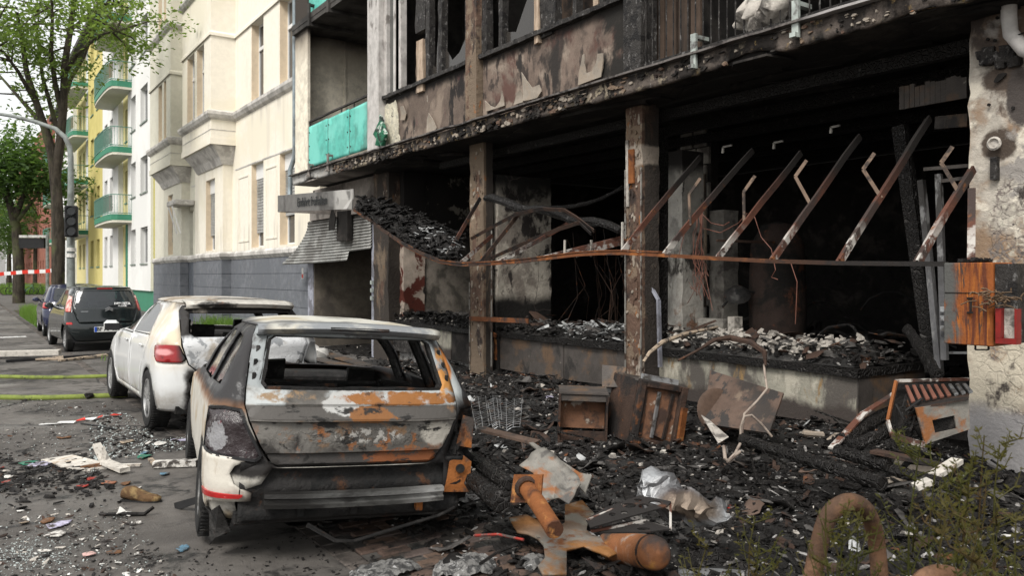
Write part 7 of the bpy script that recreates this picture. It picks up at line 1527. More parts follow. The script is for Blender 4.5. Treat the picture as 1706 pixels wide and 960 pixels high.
tag(MB().beam(D(1455, 752, 5.3), D(1590, 780, 4.9), .10, .02).build('brown_plank', M['rust_dark']), 'flat brown plank lying in front of the broken cooker', 'plank')
tag(MB().beam(D(1545, 800, 4.7), D(1595, 768, 5.0), .07, .03).build('white_profile', M['whitewood']), 'white window profile lying by the foot of the corner pillar', 'profile')
tag(MB().beam(D(1524, 812, 4.6), D(1550, 802, 4.6), .07, .03).build('white_profile', M['whitewood']), 'short white profile stub below the longer white profile', 'profile')
# 6 broken cooker / cooker
p = D(1548, 690, 5.9); a = E('broken_cooker', p, 'broken rusty cooker with red brown fins tipped against the corner pillar', 'cooker')
def dq(name, pts, th, m, par):
    P = [D(*q) for q in pts]; nv = (P[1] - P[0]).cross(P[2] - P[0]).normalized(); n = len(P)
    return MB().add(P + [q + nv * th for q in P], [tuple(range(n))[::-1], tuple(range(n, 2 * n))] + [(i, (i + 1) % n, n + (i + 1) % n, n + i) for i in range(n)]).build(name, m, par)
def dbar(name, A_, B_, w, h, m, par): return MB().beam(D(*A_), D(*B_), w, h).build(name, m, par)
dbar('frame_bar', (1492, 635, 5.9), (1614, 632, 5.9), .03, .02, M['strut'], a); dbar('frame_bar', (1493, 636, 5.85), (1479, 702, 5.7), .02, .03, M['rust'], a); dbar('frame_bar', (1479, 702, 5.7), (1486, 726, 5.6), .02, .03, M['strut'], a); dbar('frame_bar', (1486, 726, 5.6), (1540, 742, 5.4), .02, .04, M['strut'], a)
M['cookfront'] = mat('scorched_enamel', (.20, .19, .17), [((.24, .10, .04), ('n', 3, .52, .62)), ((.09, .085, .08), ('n', 5, .55, .66, (1, 1, 1), 3))], rough=.6, bump=.3)
Pf = [(1524, 680), (1612, 664), (1614, 715), (1540, 740)]; Ph = [(1551, 700), (1588, 692), (1592, 714), (1556, 722)]
fd = D(1570, 700, 5.45); 
sheet(Pf, lambda x, y: D(x, y, 5.45 + (x - 1540) * .0008), [Ph], step=20, grid=False).build('front_plate', M['cookfront'], a, solid=.012)
dq('dark_window', [(1550, 699, 5.5), (1589, 691, 5.5), (1593, 715, 5.5), (1555, 723, 5.5)], .01, M['char'], a)
dq('top_plate', [(1518, 676, 5.75), (1614, 654, 5.75), (1613, 664, 5.46), (1524, 680, 5.44)], .012, M['rust_dark'], a)
for k in range(9): x = 1508 + k * 12; y = 642 - k * .4; dq('fin', [(x, y, 5.85), (x + 5, y, 5.85), (x + 17, 668 - k * 2.0, 5.65), (x + 11, 670 - k * 2.0, 5.65)], .012, M['wire'] if k < 6 else M['alu'], a)
mb = MB(); rr = random.Random(4)
for k in range(18): q = D(1500 + rr.uniform(0, 35), 680 + rr.uniform(0, 45), 5.6 + rr.uniform(0, .2)); mb.tube([q, q + Vector((rr.uniform(-.1, .1), rr.uniform(-.1, .1), rr.uniform(-.02, .1))), q + Vector((rr.uniform(-.15, .15), rr.uniform(-.1, .1), rr.uniform(-.1, .05)))], .008, 5)
mb.build('burst_wiring', M['cinder'], a); dq('inner_wall', [(1492, 640, 6.0), (1610, 636, 6.0), (1612, 735, 5.9), (1484, 720, 5.9)], .01, M['char'], a)
# 7 foreground steel: post with square plate
a = E('rusty_post', G(890, 850), 'rusty steel post with a square foot plate lying by the star shaped base', 'post')
dq('foot_plate', [(856, 791, 4.55), (904, 791, 4.45), (900, 838, 4.42), (850, 838, 4.52)], .012, M['rust'], a)
MB().tube([D(876, 812, 4.5), D(900, 845, 4.25), D(924, 884, 4.0)], .047, 16).build('tube', M['rust'], a, smooth=50)
MB().lathe([(.05, 0), (.066, 0), (.062, .02), (.05, .025)], Matrix.Translation(D(876, 812, 4.48)) @ (D(924, 884, 4.0) - D(876, 812, 4.5)).to_track_quat('Z', 'Y').to_matrix().to_4x4(), 16).build('weld_collar', M['rust_dark'], a, smooth=50)
# star base
star = [(848, 867), (877, 861), (899, 872), (918, 881), (932, 879), (941, 872), (941, 843), (970, 835), (990, 857), (979, 871), (977, 884), (987, 893), (1003, 896), (1025, 894), (1048, 914), (1014, 928), (972, 910), (944, 918), (944, 960), (904, 962), (896, 948), (908, 932), (906, 912), (896, 900), (880, 893), (862, 890)]
M['starm'] = mat('rusty_steel_plate', (.25, .118, .042), [((.20, .19, .17), ('*', ('ax', 1, 4.15, 3.7, .0, 1), ('n', 3, .40, .55))), ((.26, .24, .20), ('n', 2.6, .50, .60, (1, 1, 1), 4)), ((.50, .49, .45), ('blob', tuple(G(885, 880)), (.16, .16, .3), .3, .35)), ((.17, .07, .03), ('n', 6, .55, .66)), ((.06, .05, .045), ('n', 11, .64, .7, (1, 1, 1), 9))], rough=.6, metal=.2, bump=.35, bs=50)
sp = [G(x, y, .10 + .10 * (960 - y) / 120 * .5) for x, y in star]; zc = .15
mb = sheet([(q.x, q.y) for q in sp], lambda x, y: (x, y, .115 + .05 * (y - 3.4) + .006 * mn.noise(Vector((x * 6, y * 6, 1)))), step=.06)
tag(mb.build('star_base', M['starm'], smooth=40, solid=.014), 'rusty four armed steel base plate lying in the front centre', 'base plate')
# gas cylinder
a0, a1 = D(1020, 912, 4.80), D(1090, 922, 4.35); ax = (a1 - a0).normalized(); Mq = Matrix.Translation(a0) @ ax.to_track_quat('Z', 'Y').to_matrix().to_4x4(); Lc = (a1 - a0).length
M['cylm'] = mat('burnt_cylinder', (.26, .11, .05), [((.07, .055, .05), ('n', 3, .48, .6)), ((.36, .33, .30), ('n', 4, .56, .66, (1, 1, 1), 4)), ((.42, .20, .06), ('n', 6, .58, .68, (1, 1, 1), 6))], rough=.5, metal=.2, bump=.3)
a = E('gas_cylinder', a0, 'burnt orange gas cylinder lying on its side next to the star base', 'cylinder')
MB().lathe([(.001, -.12), (.06, -.10), (.085, -.04), (.092, .02), (.092, Lc), (.087, Lc + .03), (.065, Lc + .055), (.001, Lc + .065)], Mq, 24).build('body', M['cylm'], a, smooth=50)
MB().lathe([(.0925, Lc - .05), (.095, Lc - .045), (.095, Lc - .03), (.0925, Lc - .025)], Mq, 24).build('weld_ring', M['rust_dark'], a, smooth=50); MB().lathe([(.018, -.17), (.02, -.12), (.028, -.1), (.028, -.08)], Mq, 12, cap=True).build('valve', M['rust_dark'], a)
# perforated bracket
a = E('perforated_bracket', G(1050, 870), 'dark rusty wedge frame with round holes resting behind the gas cylinder', 'bracket')
z_ = 4.05
def plate_with_holes(name, corners, holes_, m, dfn, th): return sheet(corners, lambda x, y: D(x, y, dfn(x, y)), [[(hx + rx * cos(2 * pi * k / 12), hy + ry * sin(2 * pi * k / 12)) for k in range(12)] for hx, hy, rx, ry in holes_], step=7, grid=False).build(name, m, a, solid=th)
plate_with_holes('upper_plate', [(976, 868), (1008, 849), (1066, 828), (1118, 838), (1112, 846), (1040, 866), (984, 882)], [(1048, 845, 12, 4), (1072, 846, 9, 4), (1091, 841, 11, 4), (1063, 836, 7, 2.5), (1040, 857, 6, 3), (1020, 860, 6, 3)], M['bar'], lambda x, y: 4.3 - (y - 828) * .006, .008)
plate_with_holes('lower_plate', [(986, 886), (1040, 872), (1070, 868), (1118, 884), (1080, 889), (1000, 890)], [(1066, 874, 9, 3), (1072, 884, 11, 2.5), (1035, 880, 8, 2.5)], M['bar'], lambda x, y: 4.15 - (y - 870) * .006, .008)
for A_, B_ in (((1007, 849, 4.2), (1000, 883, 4.1)), ((1066, 830, 4.3), (1068, 868, 4.15)), ((1117, 839, 4.25), (1117, 884, 4.1)), ((978, 868, 4.05), (1066, 830, 4.3)), ((985, 886, 4.02), (1075, 868, 4.15))): dbar('edge_bar', A_, B_, .012, .012, M['strut'], a)
# crumpled duct
a0 = [(1078, 812, 4.9, .115), (1100, 822, 4.85, .11), (1125, 835, 4.75, .09), (1150, 846, 4.65, .07), (1172, 852, 4.6, .062), (1188, 852, 4.55, .07), (1196, 850, 4.5, .07)]
M['duct'] = mat('scorched_duct', (.34, .35, .36), [((.14, .14, .145), ('n', 3, .48, .6)), ((.05, .035, .03), ('blob', tuple(D(1140, 838, 4.6)), (.10, .2, .12), .4, .4)), ((.15, .12, .095), ('blob', tuple(D(1150, 846, 4.55)), (.12, .2, .08), .4, .6))], rough=.4, metal=.6, bump=.3)
a0 = [tuple(lerp(a0[i][j], a0[i + 1][j], k / 4) for j in range(4)) for i in range(len(a0) - 1) for k in range(4)] + [a0[-1]]
mb = MB().tube([D(*q[:3]) for q in a0], [q[3] for q in a0], 18, cap=True)
for v in mb.v: q = v * 11; v += Vector((mn.noise(q), mn.noise(q + Vector((5, 5, 5))), mn.noise(q + Vector((9, 1, 2))))) * .07
ob = mb.build('crumpled_duct', M['duct'], smooth=30, solid=.006); tag(ob, 'crumpled silver metal duct with a scorched neck lying on the black ground', 'duct')
quad('duct_flange', [(1070, 783, 4.95), (1080, 790, 4.85), (1082, 826, 4.75), (1060, 828, 4.85)], .006, M['duct'], 'flat silver flange standing at the wide end of the crumpled duct', 'flange')
# bent steel plate behind the post
quad('bent_plate', [(881, 738, 5.9), (888, 737, 5.9), (966, 788, 5.2), (986, 792, 5.1), (975, 822, 5.0), (955, 800, 5.2)], .012, M['cookfront'], 'long bent grey steel strip lying behind the square foot plate', 'strip')
sheet([(868, 778), (885, 757), (905, 745), (960, 790), (968, 810), (948, 840), (930, 832), (905, 838), (890, 792)], lambda x, y: D(x, y, 5.3 - (y - 740) * .006 + .08 * mn.noise(Vector((x * .04, y * .04, 3)))), step=10).wob(.02, 7).build('torn_machine_cover', M['cookfront'], smooth=30, solid=.008)
tag(bpy.data.objects['torn_machine_cover'], 'torn grey sheet metal cover with bolt holes behind the rusty post', 'metal cover')
# wire racks
for (A_, B_, C__, D_, n1, n2, lb) in (((770, 664), (832, 652), (836, 700), (782, 722), 5, 14, 'bent white wire rack lying beside the burnt estate car'), ((812, 668), (872, 654), (866, 712), (822, 716), 4, 18, 'tangled thin wire mesh lying right of the white wire rack')):
    mb = MB(); P = [G(*q, .16) for q in (A_, B_, C__, D_)]
    bl_ = lambda u, v: (P[0].lerp(P[1], u)).lerp(P[3].lerp(P[2], u), v) + Vector((0, 0, .05 * mn.noise(Vector((u * 3, v * 3, A_[0])))))
    for i in range(n2 + 1): mb.tube([bl_(k / 6, i / n2) for k in range(7)], .003, 4)
    for i in range(n1 + 1): mb.tube([bl_(i / n1, k / 6) for k in range(7)], .004, 4)
    tag(mb.build('wire_rack', M['alu']), lb, 'wire rack')
# warped burnt sheets, card, cloth and loose cables over the chips
for nm, m_, cnt, smin, smax, sd_ in (('burnt_sheets', 'rust_dark', 26, .08, .26, 61), ('burnt_sheets', 'char', 70, .08, .30, 62), ('burnt_sheets', 'greychip', 45, .06, .22, 63), ('ashen_paper', 'ashflake', 34, .03, .12, 64), ('brown_sheets', 'brownboard', 24, .06, .22, 65)):
    rr = random.Random(sd_); mb = MB()
    for k in range(cnt):
        x, y = site(rr)
        if x is None or (y > 9 and rr.random() < .5): continue
        s = rr.uniform(smin, smax) * rr.uniform(.5, 1); P = rnd_poly(0, 0, s, s * rr.uniform(.3, .8), 8, .35, rr); a_ = rr.uniform(0, 6.28); z0 = H(x, y) + rr.uniform(.01, .05); tx, ty = rr.uniform(-.5, .5), rr.uniform(-.4, .4); cu = rr.uniform(-2, 3)
        ca, sa = cos(a_), sin(a_)
        sheet(P, lambda u, v: (x + u * ca - v * sa, y + u * sa + v * ca, z0 + max(-.02, u * tx + v * ty + cu * u * u + .05 * mn.noise(Vector((u * 12 + k, v * 12, 0))))), step=s / 2.2, mb=mb)
    tag(mb.build(nm, M[m_], smooth=40, solid=.006), kind='stuff')
rr = random.Random(71); mb = MB()
for k in range(46):
    x, y = site(rr)
    if x is None: continue
    z0 = H(x, y) + .02; a_ = rr.uniform(0, 6.28); P = []
    for j in range(9): P.append((x, y, z0 + .03 * abs(sin(j * 1.3 + k)))); a_ += rr.uniform(-.7, .7); x += cos(a_) * .08; y += sin(a_) * .08
    mb.tube(P, rr.choice((.003, .004, .007)), 5)
tag(mb.build('loose_cables', M['cinder']), kind='stuff')
# long laths and sticks scattered: stuff
V = MB(); rr = random.Random(17)
for k in range(150):
    x, y = site(rr)
    if x is None: continue
    z = H(x, y) + rr.uniform(.01, .08); L_ = rr.uniform(.1, .5); a_ = rr.uniform(0, 3.14); d_ = Vector((cos(a_) * L_, sin(a_) * L_, rr.uniform(-.06, .10))); V.beam(Vector((x, y, z)), Vector((x, y, z)) + d_, rr.uniform(.01, .05), rr.uniform(.006, .02))
tag(V.wob(.01, 6).build('charred_laths', M['charwood']), kind='stuff')
# rubble on the counters and inside
def on(xa, xb, ya, yb, zt): return lambda rr: (rr.uniform(xa, xb), rr.uniform(ya, yb))
def heap(name, m, n, X0, X1, px0, px1, s0, s1, z, lift, seed, **k):
    yb, ya = YX(px0, 7.0), YX(px1, 7.0); return chips(name, m, n, lambda rr: (X0 + (X1 - X0) * rr.random(), ya + (yb - ya) * rr.random()), s0, s1, base=z, lift=lift, seed=seed, **k)
heap('counter_char', M['char'], 1500, 7.0, 8.2, 655, 783, .01, .08, .82, .16, 31, flat=.5); heap('counter_char', M['char'], 1500, 7.0, 8.2, 826, 1040, .01, .08, .82, .12, 32, flat=.5); heap('counter_char', M['char'], 1400, 7.05, 8.2, 1090, 1425, .01, .07, .82, .10, 33, flat=.5)
heap('counter_ash', M['ashflake'], 260, 7.02, 7.7, 905, 1038, .01, .07, .84, .12, 34, flat=.15, long=2.6); heap('counter_plaster', M['plaster_chip'], 420, 7.05, 7.9, 1092, 1340, .008, .06, .83, .12, 35, flat=.6)
heap('counter_plaster', M['plaster_chip'], 160, 7.0, 7.6, 655, 783, .008, .05, .83, .1, 36, flat=.5); heap('counter_brown', M['rust_dark'], 200, 7.02, 7.8, 1100, 1425, .01, .08, .83, .12, 37, flat=.2, long=3); heap('counter_ash', M['ash'], 120, 7.02, 7.6, 1300, 1425, .005, .03, .83, .03, 38, flat=.3)
for (p0, p1, m_, hh, sd_) in ((655, 783, 'debris', .14, 1), (826, 1040, 'debris', .13, 2), (1090, 1424, 'debris', .17, 3)):
    ya_, yb_2 = YX(p1, 7.05), YX(p0, 7.05); mb = sheet([(7.0, ya_), (8.2, ya_), (8.2, yb_2), (7.0, yb_2)], lambda x, y: (x, y, .82 + max(0, min(1, (x - 7.0) * 4, (8.2 - x) * 5, (y - ya_) * 4, (yb_2 - y) * 4)) * hh * (.5 + 1.1 * abs(mn.noise(Vector((x * 3, y * 3, sd_))) ) + .5 * mn.noise(Vector((x * 9, y * 9, sd_))))), step=.07)
    tag(mb.build('counter_rubble', M[m_], smooth=180), kind='stuff')
heap('counter_ash', M['ashflake'], 200, 7.2, 8.1, 905, 1038, .02, .10, .93, .10, 44, flat=.12, long=2.6); heap('counter_plaster', M['plaster_chip'], 500, 7.1, 8.1, 1092, 1340, .01, .09, .90, .14, 45, flat=.5, pw=2.6); heap('counter_sheet', M['rust_dark'], 160, 7.1, 8.1, 826, 1424, .03, .14, .90, .16, 46, flat=.08, long=3); heap('counter_grey', M['greychip'], 900, 7.1, 8.1, 655, 1424, .01, .08, .88, .14, 47, flat=.3, long=3)
# broken slabs of masonry on the right counter
rr = random.Random(9)
for k, (px, py, s, lb) in enumerate(((1225, 545, .17, 'largest pale concrete lump on the right counter'), (1250, 556, .13, 'flat pale lump right of the largest one on the counter'), (1205, 540, .11, 'small pale lump left of the largest one on the counter'), (1300, 548, .10, 'pale stone lump near the middle of the right counter'), (1318, 540, .09, 'dark edged stone lump behind the middle of the right counter'), (1172, 556, .09, 'pale rounded lump near the left end of the right counter'), (1150, 562, .08, 'small pale crumb lump at the left end of the right counter'), (1280, 566, .07, 'small pale lump at the front edge of the right counter'), (1235, 568, .09, 'broken white chunk at the front edge of the right counter'))):
    y = YX(px, 7.3); p = Vector((7.3 + rr.uniform(-.15, .25), y, .87 + s * .3)); Mr = Matrix.Translation(p) @ Matrix.Rotation(rr.uniform(0, 3), 4, 'Z') @ Matrix.Rotation(rr.uniform(-.3, .3), 4, 'X')
    tag(MB().box((-s * .8, -s * .6, -s * .35), (s * .8, s * .6, s * .35), Mr, bev=s * .25).wob(s * .35, 6, k).build('masonry_lump', M['plaster_chip'], smooth=30), lb, 'rubble')
tag(MB().box((7.9, YX(1205, 7.9), .82), (8.05, YX(1163, 7.9), 1.15)).build('grey_slab', M['block']), 'upright grey slab behind the rubble on the right counter', 'slab')
tag(MB().box((7.75, YX(1228, 7.8), .82), (7.9, YX(1217, 7.8), 1.2)).build('white_block', M['plaster_chip']), 'small upright white block right of the grey slab on the counter', 'block')
tag(MB().lathe([(.001, 0), (.10, .02), (.17, .10), (.16, .11), (.09, .04), (.001, .02)], Matrix.Translation(PX(1228, 482, 8.0)) @ Matrix.Rotation(.5, 4, 'X') @ Matrix.Rotation(2.6, 4, 'Y'), 14).build('burnt_bowl', M['cinder'], smooth=50), 'burnt metal bowl hanging above the white block', 'bowl')
for k, (px, py, s, lb) in enumerate(((1355, 752, .11, 'pale plaster lump lying behind the long charred beam'), (1392, 760, .08, 'smaller tan plaster lump right of the pale one'), (1505, 800, .10, 'round tan plaster lump with a hole near the white profile'), (1540, 822, .12, 'flat cream plaster lump below the white profile stub'), (1492, 826, .09, 'cream plaster lump left of the flat one'), (1262, 760, .05, 'white plaster bit at the foot of the stiff pale cable'), (1336, 772, .05, 'small white crumb left under the long charred beam'))):
    p = G(px, py, .05); p.z = H(p.x, p.y) + s * .2; Mr = Matrix.Translation(p) @ Matrix.Rotation(rr.uniform(0, 3), 4, 'Z') @ Matrix.Rotation(rr.uniform(-.3, .3), 4, 'X')
    tag(MB().box((-s, -s * .6, -s * .25), (s, s * .6, s * .25), Mr, bev=s * .15).wob(s * .4, 7, k).build('plaster_lump', M['flake'], smooth=30), lb, 'rubble')
# dark shapes inside the right shop: hoops, crumpled sheets, tyre-like ring
mb = MB(); rr = random.Random(8)
for k in range(26):
    c_ = Vector((rr.uniform(8.2, 10), rr.uniform(3.6, 8.5), rr.uniform(.5, 1.15))); r_ = rr.uniform(.2, .5); t_ = rr.uniform(0, 3)
    P = [c_ + Vector((cos(t_) * cos(q) * r_, sin(t_) * cos(q) * r_, sin(q) * r_)) for q in [rr.uniform(0, 1) + j * .35 for j in range(8)]]; mb.tube(P, rr.uniform(.006, .025), 5)
for k in range(160): c_ = Vector((rr.uniform(8.2, 10.5), rr.uniform(3.4, 10), rr.uniform(.1, .95))); s = rr.uniform(.05, .25); mb.box(c_ - Vector((s, s, s * .2)), c_ + Vector((s, s, s * .2)), Matrix.Translation(c_) @ Matrix.Rotation(rr.uniform(-1, 1), 4, (rr.random(), rr.random(), .2)) @ Matrix.Translation(-c_))
tag(mb.wob(.06, 3).build('interior_wreckage', M['cinder']), kind='stuff')
mb = MB()
for k in range(22):
    y = YX(rr.uniform(925, 1030), 8.4); x = rr.uniform(8.2, 9.4); mb.tube([(x, y, rr.uniform(1.6, 2.6)), (x + rr.uniform(-.2, .2), y + rr.uniform(-.4, .4), rr.uniform(1.1, 1.6)), (x + rr.uniform(-.3, .3), y + rr.uniform(-.4, .4), .8)], .008, 4)
tag(mb.build('hanging_wiring', M['rust_dark']), kind='stuff')
# driveway pile behind the near car: white sack, boards
p = G(525, 600, .0); Mr = Matrix.Translation(p + Vector((0, 0, .13))); tag(MB().lathe([(.01, -.14), (.22, -.12), (.30, -.02), (.22, .1), (.08, .17), (.01, .18)], Mr @ Matrix.Rotation(.4, 4, 'Y'), 14).wob(.16, 4, 2).build('white_sack', M['white'], smooth=40), 'crumpled white sack seen through the near car on the driveway', 'sack')
for k, (a, b_, lb) in enumerate((((545, 590, .1), (620, 612, .05), 'dark board lying right of the white sack on the driveway'), ((520, 596, .05), (600, 615, .1), 'second dark board crossing in front of the white sack'))): tag(MB().beam(G(*a), G(*b_), .22, .03).build('dark_board', M['cpanel']), lb, 'board')
chips('driveway_char', M['char'], 900, lambda rr: (rr.uniform(4.5, 8.5), rr.uniform(11, 18)), .01, .07, .4, 2.4, .06, 0.0, seed=51)
chips('driveway_ash', M['plaster_chip'], 200, lambda rr: (rr.uniform(4.5, 8.5), rr.uniform(11, 18)), .01, .04, .4, 2.4, .03, 0.0, seed=52)
# silvery ash heaps in the foreground
M['foilash'] = mat('silvery_ash', (.19, .187, .18), [((.05, .05, .05), ('n', 14, .46, .56, (1, 1, 1), 2, 1.5)), ((.42, .42, .42), ('n', 18, .58, .66, (1, 1, 1), 5, 1.5))], rough=.5, bump=1.5, bs=22)
for (px, py, rx, ry, hh, lb) in ((640, 958, .22, .14, .05, 'silvery crumpled ash heap at the bottom edge left of centre'), (775, 952, .20, .16, .07, 'larger silvery ash heap between the pavers and the star base'), (890, 945, .10, .08, .06, 'small pale ash lump under the left arm of the star base'), (760, 842, .12, .10, .05, 'grey ash heap behind the rear wheel of the near car')):
    p = G(px, py); P = rnd_poly(p.x, p.y, rx, ry, 14, .2, rd)
    mb = sheet(P, lambda x, y: (x, y, H(x, y) + .0 + hh * max(0, 1 - ((x - p.x) / rx) ** 2 - ((y - p.y) / ry) ** 2) ** .5 + .03 * abs(mn.noise(Vector((x * 22, y * 22, 1)))) + .012 * abs(mn.noise(Vector((x * 60, y * 60, 1))))), step=.016)
    tag(mb.build('ash_heap', M['foilash'], smooth=35), lb, 'ash heap')
for (L_, lb, m) in (([(790, 893, 4.2), (830, 891, 4.1), (872, 900, 4.0)], 'thin red and black strip lying left of the star base', 's_red'), ([(800, 940, 3.7), (830, 920, 3.9), (862, 908, 4.0)], 'thin black rod slanting towards the star base', 'char')): ptube('thin_strip', L_, .008, M[m], lb, 'strip', 5)
cbeam('charred_board', (790, 765, 5.6), (850, 812, 4.9), .10, 'charred plank end between the near car and the square foot plate', seed=12); cbeam('charred_board', (785, 800, 5.2), (838, 838, 4.7), .12, 'lower charred plank end beside the near car', seed=13)
tag(MB().beam(D(800, 715, 6.3), D(895, 738, 6.1), .12, .02).build('tan_board', M['s_tan'] if 0 else M['brownboard']), 'flat brown board in front of the white wire rack', 'board')
# pale slabs at the lower right
tag(MB().beam(G(1625, 848, .06), G(1760, 858, .06), .14, .06).build('white_window_sill', M['whitewood']), 'white window sill piece lying at the right edge below the pillar', 'sill')
tag(MB().beam(G(1130, 955, .02), G(1240, 962, .02), .10, .04).build('kerb_piece', M['alu']), 'flat pale metal strip lying at the bottom edge right of the cylinder', 'strip')
# ================================================================ street furniture
M['polem'] = mat('painted_pole', (.22, .24, .23), [((.14, .15, .14), ('n', 2, .5, .6))], rough=.5)
Yt = 27.0
def P27(px, py, d=None): return D(px, py, d or dp_)
X_ = 2.45; base = Vector((X_, YX(118, X_), 0)); dp_ = base.x * S_ + base.y * C_
tl = E('traffic_light', base, 'grey street lamp mast with a long curved arm and a black traffic light', 'traffic light')
MB().tube([base, D(118, 400, dp_), D(118, 300, dp_), D(118, 262, dp_)], [.11, .10, .075, .07], 12).build('mast', M['polem'], tl, smooth=60)
MB().tube([D(118, 263, dp_), D(116, 244, dp_), D(108, 228, dp_), D(92, 214, dp_), D(60, 203, dp_), D(25, 194, dp_), D(-10, 188, dp_)], [.07, .068, .065, .06, .055, .05, .045], 10).build('arm', M['polem'], tl, smooth=60)
hd = D(119, 369, dp_ - .25); Mh = Matrix.Translation(hd) @ Matrix.Rotation(-TH + .4, 4, 'Z')
MB().box((-.16, -.12, -.42), (.16, .12, .42), Mh, bev=.03).build('signal_head', M['black_plastic'], tl)
for k in range(3):
    MB().lathe([(.11, 0), (.125, .0), (.125, .13), (.115, .13)], Mh @ Matrix.Translation((0, -.12, .27 - .27 * k)) @ Matrix.Rotation(pi / 2, 4, 'X'), 14).build('hood', M['black_plastic'], tl); MB().lathe([(.001, 0.0), (.11, .0), (.11, .01)], Mh @ Matrix.Translation((0, -.125, .27 - .27 * k)) @ Matrix.Rotation(pi / 2, 4, 'X'), 14).build('lens', M['cglass'], tl)
for py in (413, 423): MB().tube([D(118, py, dp_), D(118, py + 6, dp_)], .13, 12).build('sticker_band', M['white'], tl)
# display sign on a post
b0 = D(79, 500, 50); b0.z = 0; ds = E('display_board', b0, 'black electronic display board hanging from a grey bracket post', 'display board')
MB().tube([b0, D(79, 391, 50)], .10, 10).build('post', M['polem'], ds); MB().beam(D(28, 394, 50), D(80, 394, 50), .18, .16).build('arm', M['white'], ds)
MB().beam(D(30, 405.5, 50), D(75, 405.5, 50), .25, .62, up=(0, 0, 1)).build('screen', M['black_plastic'], ds); MB().tube([D(29, 394, 50), D(29, 470, 50)], .05, 8).build('post', M['polem'], ds)
# red and white bollard
bb = D(34, 494, 62); bb.z = .0; bo = E('striped_bollard', bb, 'slim red and white striped bollard at the end of the bike path', 'bollard')
for k in range(7): MB().tube([bb + Vector((0, 0, k * .2)), bb + Vector((0, 0, k * .2 + .2))], .09, 12).build('red_band' if k % 2 else 'white_band', M['tape_r'] if k % 2 else M['tape_w'], bo)
# barrier tape
bt = E('barrier_tape', D(40, 455, 48), 'red and white barrier tape stretched across the far end of the road', 'barrier tape')
Q = [(-30, 460), (-6, 458), (7, 456), (18, 455.5), (27, 454.5), (37, 453.5), (47, 453), (57, 453), (66, 452.5), (76, 452), (84, 451), (92, 450)]
for i, (a, q) in enumerate(zip(Q[:-1], Q[1:])): MB().beam(D(*a, 48), D(*q, 48), .02, .22).build('red_segment' if i % 2 else 'white_segment', M['tape_r'] if i % 2 else M['tape_w'], bt)
# bicycles
def bicycle(p, rz, m, label):
    b = E('bicycle', p, label, 'bicycle', 'bicycles parked beyond the tape'); Mb = Matrix.Translation(p) @ Matrix.Rotation(rz, 4, 'Z')
    for x in (-.52, .52): MB().tube([Mb @ Vector((x + .33 * cos(2 * pi * k / 16), 0, .34 + .33 * sin(2 * pi * k / 16))) for k in range(17)], .022, 6).build('wheel', M['tyre'], b)
    V_ = lambda x, z, y=0: Mb @ Vector((x, y, z))
    f = MB()
    for a, q in (((-.52, .34), (-.12, .32)), ((-.52, .34), (-.2, .85)), ((-.12, .32), (-.22, .92)), ((-.12, .32), (.36, .82)), ((-.2, .85), (.36, .86)), ((.36, .95), (.52, .34))): f.tube([V_(*a), V_(*q)], .02, 6)
    f.build('frame', m, b); MB().tube([V_(.32, 1.02, -.28), V_(.38, 1.02, 0), V_(.32, 1.02, .28)], .015, 6).build('handlebar', M['chrome'], b); MB().box((-.34, -.06, .92), (-.12, .06, .97), Mb, bev=.02).build('saddle', M['black_plastic'], b)
for px, rz, m, lb in ((20, .3, 'black_plastic', 'leftmost dark bicycle parked beyond the tape'), (26, -.2, 'polem', 'grey bicycle leaning beside the striped bollard beyond the tape'), (45, .1, 'greenbar', 'green bicycle parked right of the striped bollard'), (60, .5, 'black_plastic', 'dark bicycle on the verge beside the display board post')):
    p = D(px, 492, 70); p.z = .03; bicycle(p, rz - TH + .3, M[m], lb)
# ================================================================ trees and plants
def leafmat(name, a, b_, c_):
    m = mat(name, a, [(b_, ('n', 1.1, .42, .6)), (c_, ('n', 4, .5, .66, (1, 1, 1), 3))], rough=.6, var=.2, vs=12); t = m.node_tree; bs = t.nodes['Principled BSDF'] if 'Principled BSDF' in t.nodes else None
    tr = t.nodes.new('ShaderNodeBsdfTranslucent'); tr.inputs[0].default_value = (b_[0] * 2.2, b_[1] * 2.4, b_[2] * 1.2, 1); mx = t.nodes.new('ShaderNodeMixShader'); mx.inputs[0].default_value = .4; o = [n for n in t.nodes if n.type == 'OUTPUT_MATERIAL'][0]; p = [n for n in t.nodes if n.type == 'BSDF_PRINCIPLED'][0]
    t.links.new(p.outputs[0], mx.inputs[1]); t.links.new(tr.outputs[0], mx.inputs[2]); t.links.new(mx.outputs[0], o.inputs[0]); return m
M['leaf1'] = leafmat('acacia_leaf', (.085, .125, .035), (.115, .16, .05), (.06, .09, .028)); M['leaf2'] = leafmat('dark_leaf', (.045, .080, .028), (.065, .11, .036), (.03, .06, .02)); M['weed'] = leafmat('weed_leaf', (.060, .066, .018), (.085, .070, .022), (.075, .045, .022)); M['grass'] = leafmat('grass_blade', (.08, .15, .03), (.12, .2, .05), (.14, .16, .06))
M['bark'] = mat('bark', (.062, .052, .04), [((.03, .026, .02), ('n', 3, .45, .6, (3, 3, .6))), ((.075, .08, .04), ('n', 1.2, .52, .64))], rough=.95, bump=1.2, bs=12, bst=(3, 3, .6))
